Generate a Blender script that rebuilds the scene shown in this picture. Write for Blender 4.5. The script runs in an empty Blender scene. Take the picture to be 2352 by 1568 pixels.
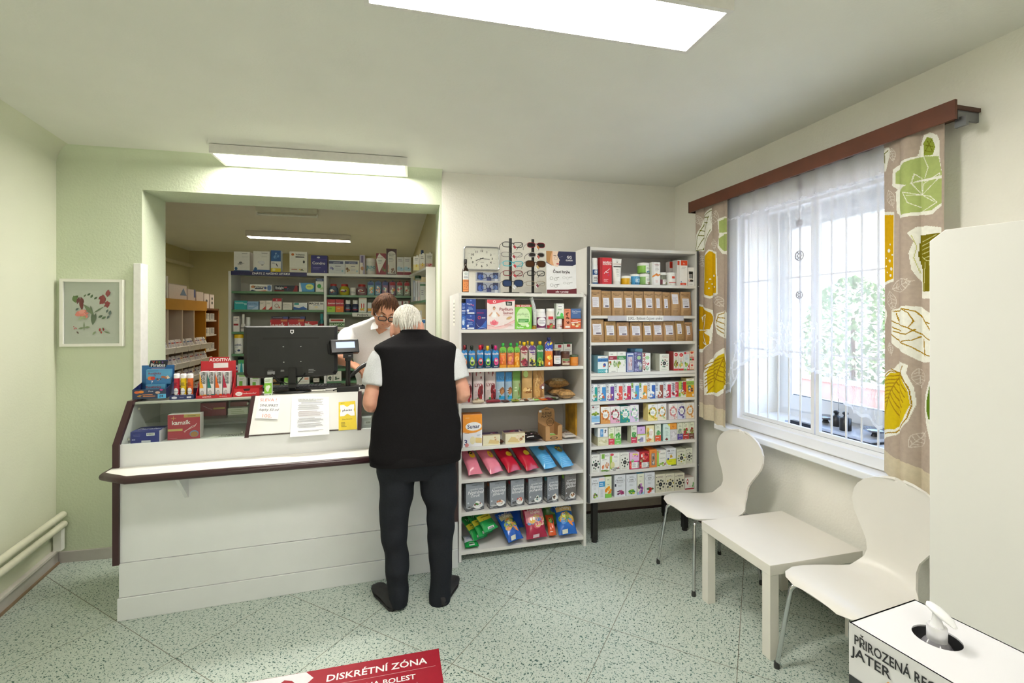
import bpy, bmesh, math, random
from mathutils import Vector, Matrix, Euler
from math import sin, cos, pi, radians as R, sqrt
SC = bpy.context.scene
COL = SC.collection.objects
# ---------------------------------------------------------------- camera model (level camera, 36 mm sensor)
FPX, CPX, HPX, YAW, CAMZ = 1065.0, 1176.0, 730.0, R(14.5), 1.615
def ray(px, py):
    u = (px-CPX)/FPX
    return Vector((sin(YAW)+u*cos(YAW), cos(YAW)-u*sin(YAW), (HPX-py)/FPX))
CAM = Vector((0, 0, CAMZ))
def ony(px, py, y):
    d = ray(px, py); return CAM + d*(y/d.y)
def onx(px, py, x):
    d = ray(px, py); return CAM + d*(x/d.x)
def onz(px, py, z):
    d = ray(px, py); return CAM + d*((z-CAMZ)/d.z)
def onpl(px, py, p, n):
    d = ray(px, py); return CAM + d*((Vector(p)-CAM).dot(n)/d.dot(n))
# ---------------------------------------------------------------- materials
def lin(c):
    c = c/255.0
    return c/12.92 if c <= .04045 else ((c+.055)/1.055)**2.4
def rgb(h):
    if len(h) == 3: h = ''.join(a+a for a in h)
    return tuple(lin(int(h[i:i+2], 16)) for i in (0, 2, 4))
_M = {}
def M(h, rough=.45, metal=0, var=.04, scale=30, bump=0, spec=.5):
    """procedural paint / card / plastic: a base colour with a faint noise in tone and gloss"""
    k = (h, rough, metal, var, scale, bump, spec)
    if k in _M: return _M[k]
    m = bpy.data.materials.new('surface_'+h); m.use_nodes = True
    nt = m.node_tree; N = nt.nodes; L = nt.links
    b = N['Principled BSDF']; c = rgb(h)
    b.inputs['Roughness'].default_value = rough; b.inputs['Metallic'].default_value = metal
    b.inputs['Specular IOR Level'].default_value = spec
    tc = N.new('ShaderNodeTexCoord'); no = N.new('ShaderNodeTexNoise'); no.inputs['Scale'].default_value = scale
    no.inputs['Detail'].default_value = 3
    L.new(tc.outputs['Object'], no.inputs['Vector'])
    r = N.new('ShaderNodeValToRGB')
    r.color_ramp.elements[0].position = .3; r.color_ramp.elements[1].position = .7
    r.color_ramp.elements[0].color = tuple(x*(1-var) for x in c)+(1,)
    r.color_ramp.elements[1].color = tuple(min(1, x*(1+var)) for x in c)+(1,)
    L.new(no.outputs['Fac'], r.inputs['Fac']); L.new(r.outputs['Color'], b.inputs['Base Color'])
    if bump:
        bp = N.new('ShaderNodeBump'); bp.inputs['Strength'].default_value = bump; bp.inputs['Distance'].default_value = .004
        L.new(no.outputs['Fac'], bp.inputs['Height']); L.new(bp.outputs['Normal'], b.inputs['Normal'])
    _M[k] = m; return m
def PM(h): return M(h, .4, 0, .03, 40)          # printed card / plastic
def emis(h, s, name):
    m = bpy.data.materials.new(name); m.use_nodes = True; nt = m.node_tree
    e = nt.nodes.new('ShaderNodeEmission'); e.inputs['Color'].default_value = rgb(h)+(1,); e.inputs['Strength'].default_value = s
    nt.links.new(e.outputs[0], nt.nodes['Material Output'].inputs[0]); return m
def glass(name, tint='f7faf9', rough=0.0, mixf=.88):
    m = bpy.data.materials.new(name); m.use_nodes = True; nt = m.node_tree; N = nt.nodes
    t = N.new('ShaderNodeBsdfTransparent'); t.inputs['Color'].default_value = rgb(tint)+(1,)
    g = N.new('ShaderNodeBsdfGlossy'); g.inputs['Roughness'].default_value = rough
    lw = N.new('ShaderNodeLayerWeight'); lw.inputs['Blend'].default_value = .5
    pw = N.new('ShaderNodeMath'); pw.operation = 'POWER'; pw.inputs[1].default_value = 4; nt.links.new(lw.outputs['Facing'], pw.inputs[0])
    fr = N.new('ShaderNodeMath'); fr.operation = 'MULTIPLY_ADD'; fr.inputs[1].default_value = .7; fr.inputs[2].default_value = .025; nt.links.new(pw.outputs[0], fr.inputs[0])
    mx = N.new('ShaderNodeMixShader')
    nt.links.new(fr.outputs[0], mx.inputs[0]); nt.links.new(t.outputs[0], mx.inputs[1]); nt.links.new(g.outputs[0], mx.inputs[2])
    nt.links.new(mx.outputs[0], N['Material Output'].inputs[0]); return m
# ---------------------------------------------------------------- text
_T = {}
def text_polys(s, bold=0.0, shear=0.0):
    k = (s, bold, shear)
    if k in _T: return _T[k]
    c = bpy.data.curves.new('t', 'FONT'); c.body = s; c.size = 1; c.resolution_u = 2; c.offset = bold; c.shear = shear
    o = bpy.data.objects.new('t', c); COL.link(o)
    me = o.to_mesh(); v = [(p.co.x, p.co.y) for p in me.vertices]; f = [tuple(p.vertices) for p in me.polygons]
    o.to_mesh_clear(); bpy.data.objects.remove(o); bpy.data.curves.remove(c)
    if v:
        x0 = min(p[0] for p in v); x1 = max(p[0] for p in v)
        v = [(p[0]-x0, p[1]) for p in v]; w = x1-x0
    else: w = 0
    _T[k] = (v, f, w); return _T[k]
# ---------------------------------------------------------------- mesh builder
class MB:
    def __init__(s, Mx=None):
        s.v = []; s.f = []; s.m = []; s.s = []; s.mats = []; s.M = Mx or Matrix()
    def mi(s, m):
        if isinstance(m, str): m = PM(m)
        if m not in s.mats: s.mats.append(m)
        return s.mats.index(m)
    def add(s, vs, fs, m, smooth=False):
        b = len(s.v); s.v += [s.M @ Vector(p) for p in vs]; i = s.mi(m)
        for f in fs: s.f.append(tuple(b+k for k in f)); s.m.append(i); s.s.append(smooth)
        return s
    def box(s, x0, y0, z0, x1, y1, z1, m):
        vs = [(x, y, z) for z in (z0, z1) for y in (y0, y1) for x in (x0, x1)]
        return s.add(vs, [(0, 2, 3, 1), (4, 5, 7, 6), (0, 1, 5, 4), (2, 6, 7, 3), (0, 4, 6, 2), (1, 3, 7, 5)], m)
    def bar(s, a, b, w, h, m, up=(0, 0, 1)):
        a, b = Vector(a), Vector(b); d = (b-a).normalized(); u = Vector(up)
        if abs(d.dot(u)) > .99: u = Vector((0, 1, 0))
        x = d.cross(u).normalized(); z = x.cross(d)
        vs = [p + x*(w/2*i) + z*(h/2*j) for p in (a, b) for j in (-1, 1) for i in (-1, 1)]
        return s.add(vs, [(0, 1, 3, 2), (4, 6, 7, 5), (0, 4, 5, 1), (2, 3, 7, 6), (0, 2, 6, 4), (1, 5, 7, 3)], m)
    def loft(s, rings, m, closed=True, cap=True, smooth=True):
        n = len(rings[0]); vs = [p for r in rings for p in r]; fs = []
        for i in range(len(rings)-1):
            for j in range(n if closed else n-1):
                k = (j+1) % n
                fs.append((i*n+j, i*n+k, (i+1)*n+k, (i+1)*n+j))
        s.add(vs, fs, m, smooth)
        if cap and closed:
            s.add(rings[0], [tuple(range(n))[::-1]], m); s.add(rings[-1], [tuple(range(n))], m)
        return s
    def lathe(s, prof, m, c=(0, 0, 0), n=20, smooth=True, cap=True, a0=0, a1=2*pi):
        """prof: (radius, z) from bottom to top; m a material or a list with one per segment"""
        ml = m if isinstance(m, list) else None
        rings = [[(c[0]+r*cos(2*pi*j/n), c[1]+r*sin(2*pi*j/n), c[2]+z) for j in range(n)] for r, z in prof]
        if not ml: return s.loft(rings, m, True, cap, smooth)
        for i in range(len(rings)-1): s.loft(rings[i:i+2], ml[i], True, False, smooth)
        s.add(rings[0], [tuple(range(n))[::-1]], ml[0]); s.add(rings[-1], [tuple(range(n))], ml[-1]); return s
    def tube(s, pts, r, m, n=8, cap=True):
        pts = [Vector(p) for p in pts]; rs = r if isinstance(r, (list, tuple)) else [r]*len(pts)
        rings = []; up = None
        for i, p in enumerate(pts):
            d = (pts[min(i+1, len(pts)-1)]-pts[max(i-1, 0)]).normalized()
            if up is None:
                up = Vector((0, 0, 1)) if abs(d.z) < .9 else Vector((1, 0, 0))
            x = d.cross(up).normalized(); up = x.cross(d)
            rings.append([p + x*(rs[i]*cos(2*pi*j/n)) + up*(rs[i]*sin(2*pi*j/n)) for j in range(n)])
        return s.loft(rings, m, True, cap, True)
    def prism(s, pts, thick, m):
        """pts: outline in local x,z; from y=0 to y=thick"""
        n = len(pts); vs = [(x, 0, z) for x, z in pts]+[(x, thick, z) for x, z in pts]
        a = sum(pts[i][0]*pts[(i+1) % n][1]-pts[(i+1) % n][0]*pts[i][1] for i in range(n))
        fr = tuple(range(n)) if a > 0 else tuple(range(n))[::-1]
        fs = [fr, tuple(n+i for i in fr[::-1])]
        for i in range(n):
            j = (i+1) % n; q = (i, j, n+j, n+i); fs.append(q[::-1] if a > 0 else q)
        return s.add(vs, fs, m)
    def ball(s, c, rx, ry, rz, m, n=14, k=9):
        rings = []
        for i in range(1, k):
            t = pi*i/k; rings.append([(c[0]+rx*sin(t)*cos(2*pi*j/n), c[1]+ry*sin(t)*sin(2*pi*j/n), c[2]-rz*cos(t)) for j in range(n)])
        return s.loft(rings, m)
    def flat(s, polys, m):
        for vs, fs in polys: s.add(vs, fs, m)
        return s
    def build(s, name, parent=None, bevel=0, subsurf=0, auto=None):
        me = bpy.data.meshes.new(name); me.from_pydata(s.v, [], s.f)
        for m in s.mats: me.materials.append(m)
        me.polygons.foreach_set('material_index', s.m); me.polygons.foreach_set('use_smooth', s.s)
        me.update()
        o = bpy.data.objects.new(name, me); COL.link(o)
        if parent: o.parent = parent
        if bevel:
            b = o.modifiers.new('bevel', 'BEVEL'); b.width = bevel; b.segments = 2; b.limit_method = 'ANGLE'
        if subsurf:
            b = o.modifiers.new('sub', 'SUBSURF'); b.levels = subsurf; b.render_levels = subsurf
        return o
def tag(o, label=None, cat=None, group=None, kind=None):
    if label: o['label'] = label
    if cat: o['category'] = cat
    if group: o['group'] = group
    if kind: o['kind'] = kind
    return o
def empty(name, loc, rz=0, label=None, cat=None, group=None):
    o = bpy.data.objects.new(name, None); COL.link(o); o.location = loc; o.rotation_euler = (0, 0, rz)
    return tag(o, label, cat, group)
def struct(name, mb, parent=None, bevel=0):
    o = mb.build(name, parent, bevel)
    if not parent: o['kind'] = 'structure'
    return o
def TR(x=0, y=0, z=0, rz=0, rx=0, ry=0):
    return Matrix.Translation((x, y, z)) @ Euler((rx, ry, rz)).to_matrix().to_4x4()
# ---------------------------------------------------------------- printing on packages
def prints(mb, spec, fmap, W, H, curved=False, eps0=.0005, rnd=None):
    """spec: lines of print ops in face coordinates u,v (0..1). fmap(u,v,e) -> local point, e = lift off the face"""
    rnd = rnd or random.Random(len(spec)*7+int(W*1e4))
    lay = [0]; cl = lambda q: min(.997, max(.003, q))
    def strips(outline_top, us, col):
        e = eps0*(1+.35*lay[0]); vs = []; fs = []
        for u, v0, v1 in outline_top: u = cl(u); vs += [fmap(u, cl(v0), e), fmap(u, cl(v1), e)]
        for i in range(len(outline_top)-1): fs.append((2*i, 2*i+2, 2*i+3, 2*i+1))
        mb.add(vs, fs, col)
    def rect(u0, v0, u1, v1, col):
        n = max(1, int(abs(u1-u0)*10)) if curved else 1
        k = max(1, int(abs(v1-v0)*9)) if curved else 1
        for j in range(k): strips([(u0+(u1-u0)*i/n, v0+(v1-v0)*j/k, v0+(v1-v0)*(j+1)/k) for i in range(n+1)], None, col)
    def ell(cu, cv, ru, rv, col, n=12):
        o = []
        for i in range(n+1):
            t = pi*i/n; o.append((cu-ru*cos(t), cv-rv*sin(t), cv+rv*sin(t)))
        strips(o, None, col)
    def poly(pts, col):
        e = eps0*(1+.35*lay[0]); mb.add([fmap(cl(u), cl(v), e) for u, v in pts], [tuple(range(len(pts)))], col)
    def txt(cu, cv, h, col, s, bold=0, rot=False, shear=0, maxw=.94):
        v, f, w = text_polys(s, bold, shear)
        if not v: return
        sc = h/.7; e = eps0*(1+.35*lay[0])
        if rot:   # reads upward
            su = sc*H/W; sv = sc; mw = min(maxw, 1.96*min(cv, 1-cv)); mh = 1.9*min(cu, 1-cu)
            if .75*su > mh: sv *= mh/(.75*su); su = mh/.75
            if w*sv > mw: sv = mw/w
            pts = [(cu-(y-.35)*su, cv+(x-w/2)*sv) for x, y in v]
        else:
            su = sc*H/W; mw = min(maxw, 1.96*min(cu, 1-cu))
            if w*su > mw: su = mw/w
            pts = [(cu+(x-w/2)*su, cv+(y-.35)*sc) for x, y in v]
        mb.add([fmap(a, b, e) for a, b in pts], f, col)
    for ln in spec.split(';'):
        t = ln.split()
        if not t: continue
        op = t[0]
        if op == 'r': rect(*map(float, t[1:5]), t[5])
        elif op == 'e': ell(*map(float, t[1:5]), t[5])
        elif op == 'o':
            cu, cv, ru, rv, w = map(float, t[1:6]); e = eps0*(1+.35*lay[0]); n = 20; vs = []; fs = []
            for i in range(n):
                a = 2*pi*i/n; vs += [fmap(cl(cu+ru*cos(a)), cl(cv+rv*sin(a)), e), fmap(cl(cu+ru*(1-w)*cos(a)), cl(cv+rv*(1-w)*sin(a)), e)]
            for i in range(n): k = (i+1) % n; fs.append((2*i, 2*k, 2*k+1, 2*i+1))
            mb.add(vs, fs, t[6])
        elif op in 'tTivV' and len(op) == 1:
            s = ' '.join(t[5:])
            txt(float(t[1]), float(t[2]), float(t[3]), t[4], s, .018 if op in 'TV' else 0, op in 'vV', .25 if op == 'i' else 0)
        elif op == 'n':
            u0, v0, u1, v1 = map(float, t[1:5]); k = int(t[5])
            dv = (v1-v0)/k
            for i in range(k):
                a = u0+(u1-u0)*rnd.uniform(0, .08); b = u1-(u1-u0)*rnd.uniform(0, .35)
                rect(a, v0+dv*(i+.25), b, v0+dv*(i+.6), t[6])
        elif op == 'x':   # bar code
            u0, v0, u1, v1 = map(float, t[1:5]); rect(u0, v0, u1, v1, 'f4f4f2'); lay[0] += 1
            u = u0+(u1-u0)*.06
            while u < u1-(u1-u0)*.1:
                w = (u1-u0)*rnd.uniform(.02, .05); rect(u, v0+(v1-v0)*.22, u+w, v1-(v1-v0)*.1, '333'); u += w+(u1-u0)*rnd.uniform(.02, .05)
        elif op == 'p': poly([(float(t[i]), float(t[i+1])) for i in range(2, len(t)-1, 2)], t[1])
        elif op == 'l':
            w = float(t[2]); pts = [(float(t[i]), float(t[i+1])) for i in range(3, len(t)-1, 2)]
            for a, b in zip(pts, pts[1:]):
                dx = (b[0]-a[0])*W; dy = (b[1]-a[1])*H; d = sqrt(dx*dx+dy*dy) or 1; ox = -dy/d*w*H/2/W; oy = dx/d*w/2
                poly([(a[0]+ox, a[1]+oy), (a[0]-ox, a[1]-oy), (b[0]-ox, b[1]-oy), (b[0]+ox, b[1]+oy)], t[1])
        elif op == 'b':   # cluster of fruit / leaves
            cu, cv, ru, rv = map(float, t[1:5]); k = int(t[5]); cols = t[6:]
            for i in range(k):
                a = rnd.uniform(0, 2*pi); q = sqrt(rnd.random()); s = rnd.uniform(.22, .42)
                ell(cu+ru*q*cos(a)*.8, cv+rv*q*sin(a)*.8, ru*s, rv*s, cols[i % len(cols)], 8); lay[0] += .15
        elif op == 'w':   # wreath of dashes
            cu, cv, ru, rv = map(float, t[1:5]); k = int(t[5])
            for i in range(k):
                a = 2*pi*i/k+rnd.uniform(-.15, .15); s = rnd.uniform(.16, .27)
                ell(cu+ru*cos(a), cv+rv*sin(a), ru*s, rv*s, t[6+i % (len(t)-6)], 6)
        elif op == 'q':   # leaf / petal: centre line from a to b, width
            w, a0, b0, a1, b1 = map(float, t[2:7]); pts = []
            dx = (a1-a0)*W; dy = (b1-b0)*H; d = sqrt(dx*dx+dy*dy) or 1
            for k in range(6): f = k/5; q = sin(pi*f)*w*d*.6; pts.append((a0+(a1-a0)*f-dy/d*q/W, b0+(b1-b0)*f+dx/d*q/H))
            for k in range(4, 0, -1): f = k/5; q = sin(pi*f)*w*d*.6; pts.append((a0+(a1-a0)*f+dy/d*q/W, b0+(b1-b0)*f-dx/d*q/H))
            poly(pts, t[1])
        lay[0] += 1
# ---------------------------------------------------------------- render settings
v = SC.view_settings; SC.display_settings.display_device = 'sRGB'
v.view_transform = 'Standard'; v.look = 'None'; v.gamma = 1; v.exposure = 1.08; v.use_curve_mapping = False
cy = SC.cycles
cy.max_bounces = 9; cy.diffuse_bounces = 5; cy.glossy_bounces = 4; cy.transparent_max_bounces = 24; cy.transmission_bounces = 6
cy.caustics_reflective = False; cy.caustics_refractive = False; cy.sample_clamp_indirect = 6
cam = bpy.data.cameras.new('camera'); co = bpy.data.objects.new('camera', cam); COL.link(co)
cam.sensor_width = 36; cam.lens = 36*FPX/2352; cam.shift_y = -(784-HPX)/2352; cam.clip_start = .05
co.location = CAM; co.rotation_euler = (pi/2, 0, -YAW); SC.camera = co
# ================================================================ ROOM
CEIL = 2.745; XL, XR = -2.14, 2.37
WSL = -.0421
def YB(x): return 3.72+WSL*(x-XL)          # face of the back wall
def XLW(y): return -2.14+.12*(3.65-y)      # face of the left wall
WR = math.atan(WSL)
def wallmat(name, h, h2=None, bump=.25):
    m = bpy.data.materials.new(name); m.use_nodes = True; nt = m.node_tree; N = nt.nodes; L = nt.links
    b = N['Principled BSDF']; b.inputs['Roughness'].default_value = .75; b.inputs['Specular IOR Level'].default_value = .25
    tc = N.new('ShaderNodeTexCoord'); n1 = N.new('ShaderNodeTexNoise'); n1.inputs['Scale'].default_value = 2.2; n1.inputs['Detail'].default_value = 4
    L.new(tc.outputs['Object'], n1.inputs['Vector'])
    cr = N.new('ShaderNodeValToRGB'); c = rgb(h); d = rgb(h2 or h)
    cr.color_ramp.elements[0].position = .35; cr.color_ramp.elements[1].position = .68
    cr.color_ramp.elements[0].color = c+(1,); cr.color_ramp.elements[1].color = d+(1,)
    L.new(n1.outputs['Fac'], cr.inputs['Fac']); L.new(cr.outputs['Color'], b.inputs['Base Color'])
    n2 = N.new('ShaderNodeTexNoise'); n2.inputs['Scale'].default_value = 75; n2.inputs['Detail'].default_value = 5
    L.new(tc.outputs['Object'], n2.inputs['Vector'])
    bp = N.new('ShaderNodeBump'); bp.inputs['Strength'].default_value = bump; bp.inputs['Distance'].default_value = .006
    L.new(n2.outputs['Fac'], bp.inputs['Height']); L.new(bp.outputs['Normal'], b.inputs['Normal']); return m
GREEN = wallmat('wall_paint_green', 'd3dbc3', 'cfd8bf', .35); CREAM = wallmat('wall_paint_cream', 'dadcc9', 'd6d9c5', .15)
WHITE = wallmat('wall_paint_white', 'efece4', 'ebe8e0', .3); CEILM = wallmat('ceiling_paint', 'e8e8e1', 'e4e4dd', .12)
REARM = wallmat('rear_room_paint', 'c9c3a0', 'c3be9c', .12)
TRIMW = M('ecebe8', .35); SKIRT = M('b9b4b0', .5, 0, .08, 8); DBROWN = M('3a2422', .35, 0, .08, 20)
def floor_mat():
    m = bpy.data.materials.new('floor_speckled_tiles'); m.use_nodes = True; nt = m.node_tree; N = nt.nodes; L = nt.links
    b = N['Principled BSDF']; b.inputs['Roughness'].default_value = .38; b.inputs['Specular IOR Level'].default_value = .45
    tc = N.new('ShaderNodeTexCoord'); mp = N.new('ShaderNodeMapping')
    mp.vector_type = 'POINT'; a = math.atan2(-.676, .737)
    # rotate world coordinates into the tile grid
    mp.inputs['Rotation'].default_value = (0, 0, -a)
    o = Matrix.Rotation(-a, 3, 'Z') @ Vector((-.163, 2.565, 0)); mp.inputs['Location'].default_value = (-o.x, -o.y, 0)
    L.new(tc.outputs['Object'], mp.inputs['Vector'])
    sx = N.new('ShaderNodeSeparateXYZ'); L.new(mp.outputs['Vector'], sx.inputs[0])
    def math_(op, a, bb=None, c=None):
        q = N.new('ShaderNodeMath'); q.operation = op
        for i, w in enumerate((a, bb, c)):
            if w is None: continue
            if isinstance(w, (int, float)): q.inputs[i].default_value = w
            else: L.new(w, q.inputs[i])
        return q.outputs[0]
    T = .589; ds = []; fl = []
    for ax in ('X', 'Y'):
        q = math_('DIVIDE', sx.outputs[ax], T); f = math_('FRACT', q); fl.append(math_('FLOOR', q))
        ds.append(math_('SUBTRACT', .5, math_('ABSOLUTE', math_('SUBTRACT', f, .5))))
    line = math_('LESS_THAN', math_('MINIMUM', ds[0], ds[1]), .0028)
    par = math_('MODULO', math_('ABSOLUTE', math_('ADD', fl[0], fl[1])), 2)
    def flecks(s1, s2, th, off):
        mx = N.new('ShaderNodeMix'); mx.data_type = 'VECTOR'; L.new(par, mx.inputs['Factor'])
        for i, sc in enumerate(((s1, s2, 1), (s2, s1, 1))):
            mm = N.new('ShaderNodeMapping'); mm.inputs['Scale'].default_value = sc; mm.inputs['Location'].default_value = (off, off*2, 0)
            L.new(mp.outputs['Vector'], mm.inputs['Vector']); L.new(mm.outputs[0], mx.inputs[4+i])
        no = N.new('ShaderNodeTexNoise'); no.inputs['Scale'].default_value = 1; no.inputs['Detail'].default_value = 1.2
        no.inputs['Distortion'].default_value = .6
        L.new(mx.outputs[1], no.inputs['Vector']); return math_('GREATER_THAN', no.outputs['Fac'], th)
    f1 = flecks(80, 140, .625, 3.1); f2 = flecks(125, 80, .655, 11.7); f3 = flecks(160, 190, .65, 5)
    def mix(fac, A, B):
        q = N.new('ShaderNodeMix'); q.data_type = 'RGBA'; L.new(fac, q.inputs['Factor'])
        for i, w in ((6, A), (7, B)):
            if isinstance(w, tuple): q.inputs[i].default_value = w+(1,)
            else: L.new(w, q.inputs[i])
        return q.outputs[2]
    n0 = N.new('ShaderNodeTexNoise'); n0.inputs['Scale'].default_value = 1.3; L.new(mp.outputs['Vector'], n0.inputs['Vector'])
    base = mix(n0.outputs['Fac'], rgb('b6c0b7'), rgb('c0cac1'))
    c = mix(f3, base, rgb('8ea39e')); c = mix(f2, c, rgb('5f7d78')); c = mix(f1, c, rgb('34554f')); c = mix(line, c, rgb('6d6a5e'))
    L.new(c, b.inputs['Base Color']); return m
mb = MB(); mb.box(-4.2, -1.9, -.12, 3.0, 9.2, 0, floor_mat()); struct('floor', mb)
mb = MB(); mb.box(-4.2, -1.9, CEIL, 3.0, 9.2, CEIL+.12, CEILM); struct('ceiling', mb)
# back wall with the dispensary opening (two paints: green round the opening, white to the right)
OX0, OX1, OZ, OT = -1.654, .357, 2.49, .34
def slab(mb, x0, x1, z0, z1, m, t=OT):
    vs = []
    for z in (z0, z1):
        for x in (x0, x1): vs += [(x, YB(x), z), (x, YB(x)+t, z)]
    return mb.add(vs, [(0, 2, 6, 4), (1, 5, 7, 3), (0, 4, 5, 1), (2, 3, 7, 6), (4, 6, 7, 5), (0, 1, 3, 2)], m)
mb = MB(); slab(mb, -4.2, OX0, 0, CEIL, GREEN); slab(mb, OX0, .372, OZ, CEIL, GREEN)
slab(mb, OX1, .372, 0, OZ, GREEN); slab(mb, .372, 3.0, 0, CEIL, WHITE); struct('wall_back', mb)
mb = MB()
p = [(XLW(-1.9), -1.9), (XLW(4.0), 4.0)]
mb.add([(p[0][0], p[0][1], 0), (p[1][0], p[1][1], 0), (p[1][0], p[1][1], CEIL), (p[0][0], p[0][1], CEIL),
        (p[0][0]-.2, p[0][1], 0), (p[1][0]-.2, p[1][1], 0), (p[1][0]-.2, p[1][1], CEIL), (p[0][0]-.2, p[0][1], CEIL)],
       [(0, 1, 2, 3), (4, 7, 6, 5), (0, 3, 7, 4), (1, 5, 6, 2), (3, 2, 6, 7), (0, 4, 5, 1)], CREAM); struct('wall_left', mb)
mb = MB(); mb.box(-2.2, -1.9, 0, 3.0, -1.75, CEIL, WHITE); struct('wall_front', mb)
# right wall with a deep window niche
WY0, WY1, WZ0, WZ1, WT = 1.56, 2.80, .875, 2.36, .47
mb = MB(); X2 = XR+WT
mb.box(XR, -1.9, 0, X2, WY0, CEIL, WHITE); mb.box(XR, WY1, 0, X2, 4.0, CEIL, WHITE)
mb.box(XR, WY0, 0, X2, WY1, WZ0, WHITE); mb.box(XR, WY0, WZ1, X2, WY1, CEIL, WHITE); struct('wall_right', mb)
# coves where the ceiling meets the green walls
def cove(pts, nrm, m, r=.09):
    mb = MB(); rings = []
    for (x, y), (nx, ny) in zip(pts, nrm):
        rg = []
        for k in range(9):
            a = pi/2*k/8; d = r*(1-sin(a))+.0005; z = CEIL-r*(1-cos(a))-.0005; rg.append((x+nx*d, y+ny*d, z))
        rings.append(rg)
    mb.loft(rings, m, False, False, True); return mb
struct('trim_1', cove([(-2.14, YB(-2.14)), (.372, YB(.372))], [(0, -1)]*2, GREEN, .075))
struct('trim_2', cove([(XLW(-1.75), -1.75), (XLW(3.74), 3.74)], [(1, 0)]*2, CREAM, .10))
# baseboards
mb = MB(); slab(mb, -2.14, OX0+.1, 0, .07, SKIRT, -.014); struct('baseboard_back', mb)
mb = MB(); slab(mb, .36, 2.37, 0, .08, M('a49a90', .5), -.014); slab(mb, .36, 2.37, 0, .02, DBROWN, -.02); struct('baseboard_back_right', mb)
mb = MB(); mb.box(XR-.016, -1.75, 0, XR, 3.53, .065, M('4a3a30', .5, 0, .1, 9)); struct('baseboard_right', mb)
mb = MB()
for z0, z1, t, m in ((0, .085, .018, SKIRT), (.085, .1, .03, M('cfcac4', .5)), (0, .012, .03, M('8a745c', .6))):
    a = (XLW(-1.75), -1.75); b_ = (XLW(3.7), 3.7)
    mb.add([(a[0]-.01, a[1], z0), (a[0]+t, a[1], z0), (b_[0]+t, b_[1], z0), (b_[0]-.01, b_[1], z0),
            (a[0]-.01, a[1], z1), (a[0]+t, a[1], z1), (b_[0]+t, b_[1], z1), (b_[0]-.01, b_[1], z1)],
           [(0, 3, 2, 1), (4, 5, 6, 7), (1, 2, 6, 5), (0, 1, 5, 4), (2, 3, 7, 6), (0, 4, 7, 3)], m)
struct('baseboard_left', mb)
# rear room
mb = MB(); mb.box(-3.5, 4.0, 0, -3.3, 9.2, CEIL, REARM); struct('wall_rear_left', mb)
mb = MB(); mb.box(.37, YB(.37)+OT-.02, 0, .55, 9.2, CEIL, REARM); struct('wall_rear_right', mb)
mb = MB(); mb.box(-3.5, 8.9, 0, .55, 9.1, CEIL, REARM); struct('wall_rear', mb)
# heating pipes along the left wall and the cable duct in the corner
PIPE = M('dcdac6', .35)
for nm, z, r, d, lab in (('heating_pipe', .325, .021, .05, 'upper cream heating pipe running along the left wall'),
                         ('heating_pipe', .262, .021, .055, 'lower cream heating pipe running along the left wall')):
    mb = MB(); mb.tube([(XLW(-1.7)+d, -1.7, z), (XLW(3.69)+d, 3.69, z)], r, PIPE, 12)
    mb.lathe([(.03, 0), (.03, .006)], M('4a4238'), (0, 0, 0)) if False else None
    tag(mb.build(nm), lab, 'pipe', 'heating pipes on the left wall')
mb = MB(); mb.box(-2.128, 3.655, .10, -2.085, 3.69, .235, TRIMW); tag(mb.build('cable_duct'), 'short white cable duct upright in the left corner under the pipes', 'cable duct')
# white guard strip at the left edge of the opening
mb = MB(); mb.box(0, -.028, 0, .045, .06, 1.985, TRIMW); o = struct('trim_3', mb, None, .003)
o.location = (OX0-.037, YB(OX0), 0); o.rotation_euler = (0, 0, WR)
# ---------------------------------------------------------------- ceiling lamps
LED = emis('fffaf1', 22.0, 'lamp_light'); LEDW = emis('fff1dc', 24.0, 'lamp_light_warm')
LFR = M('e2e0dc', .4)
def panel_light(name, cx, cy, rz, L, W, H, label, lm, fr=.018):
    o = empty(name, (cx, cy, CEIL), rz, label, 'ceiling light')
    mb = MB(); a, b = L/2, W/2
    mb.box(-a, -b, -H, a, -b+fr, -.004, LFR); mb.box(-a, b-fr, -H, a, b, -.004, LFR)
    mb.box(-a, -b+fr, -H, -a+fr, b-fr, -.004, LFR); mb.box(a-fr, -b+fr, -H, a, b-fr, -.004, LFR)
    mb.box(-a+fr, -b+fr, -.012, a-fr, b-fr, -.004, LFR); mb.build('housing', o)
    mb = MB(); mb.box(-a+fr, -b+fr, -H+.004, a-fr, b-fr, -H+.008, lm); mb.build('diffuser', o); return o
panel_light('led_panel_light', -.515, 3.495, WR, 1.25, .27, .062, 'white rectangular LED panel on the ceiling above the dispensary opening', LED)
panel_light('led_panel_light', .53, 1.515, WR*.4, 1.25, .275, .062, 'large white LED panel at the top edge, nearest the camera', LED)
panel_light('linear_ceiling_light', -1.19, 6.75, .03, 1.28, .2, .075, 'lit linear lamp on the ceiling of the rear room', LEDW, .012)
o = empty('linear_ceiling_light', (-1.04, 5.2, CEIL), -.03, 'short unlit lamp on the ceiling of the rear room', 'ceiling light')
mb = MB(); mb.box(-.29, -.05, -.055, .29, .05, 0, M('d8d6c4', .4)); mb.build('housing', o)
mb = MB(); mb.tube([(-.28, 0, -.075), (.28, 0, -.075)], .013, M('e8e8e0', .2)); mb.box(-.29, -.012, -.09, -.28, .012, -.055, LFR); mb.box(.28, -.012, -.09, .29, .012, -.055, LFR); mb.build('tube_lamp', o)
mb = MB(); mb.tube([(-3.2, 4.3, 2.47), (-3.2, 8.75, 2.47)], .03, M('bdb79c', .5)); tag(mb.build('ceiling_pipe'), 'beige pipe under the ceiling along the far left of the rear room', 'pipe')
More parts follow.
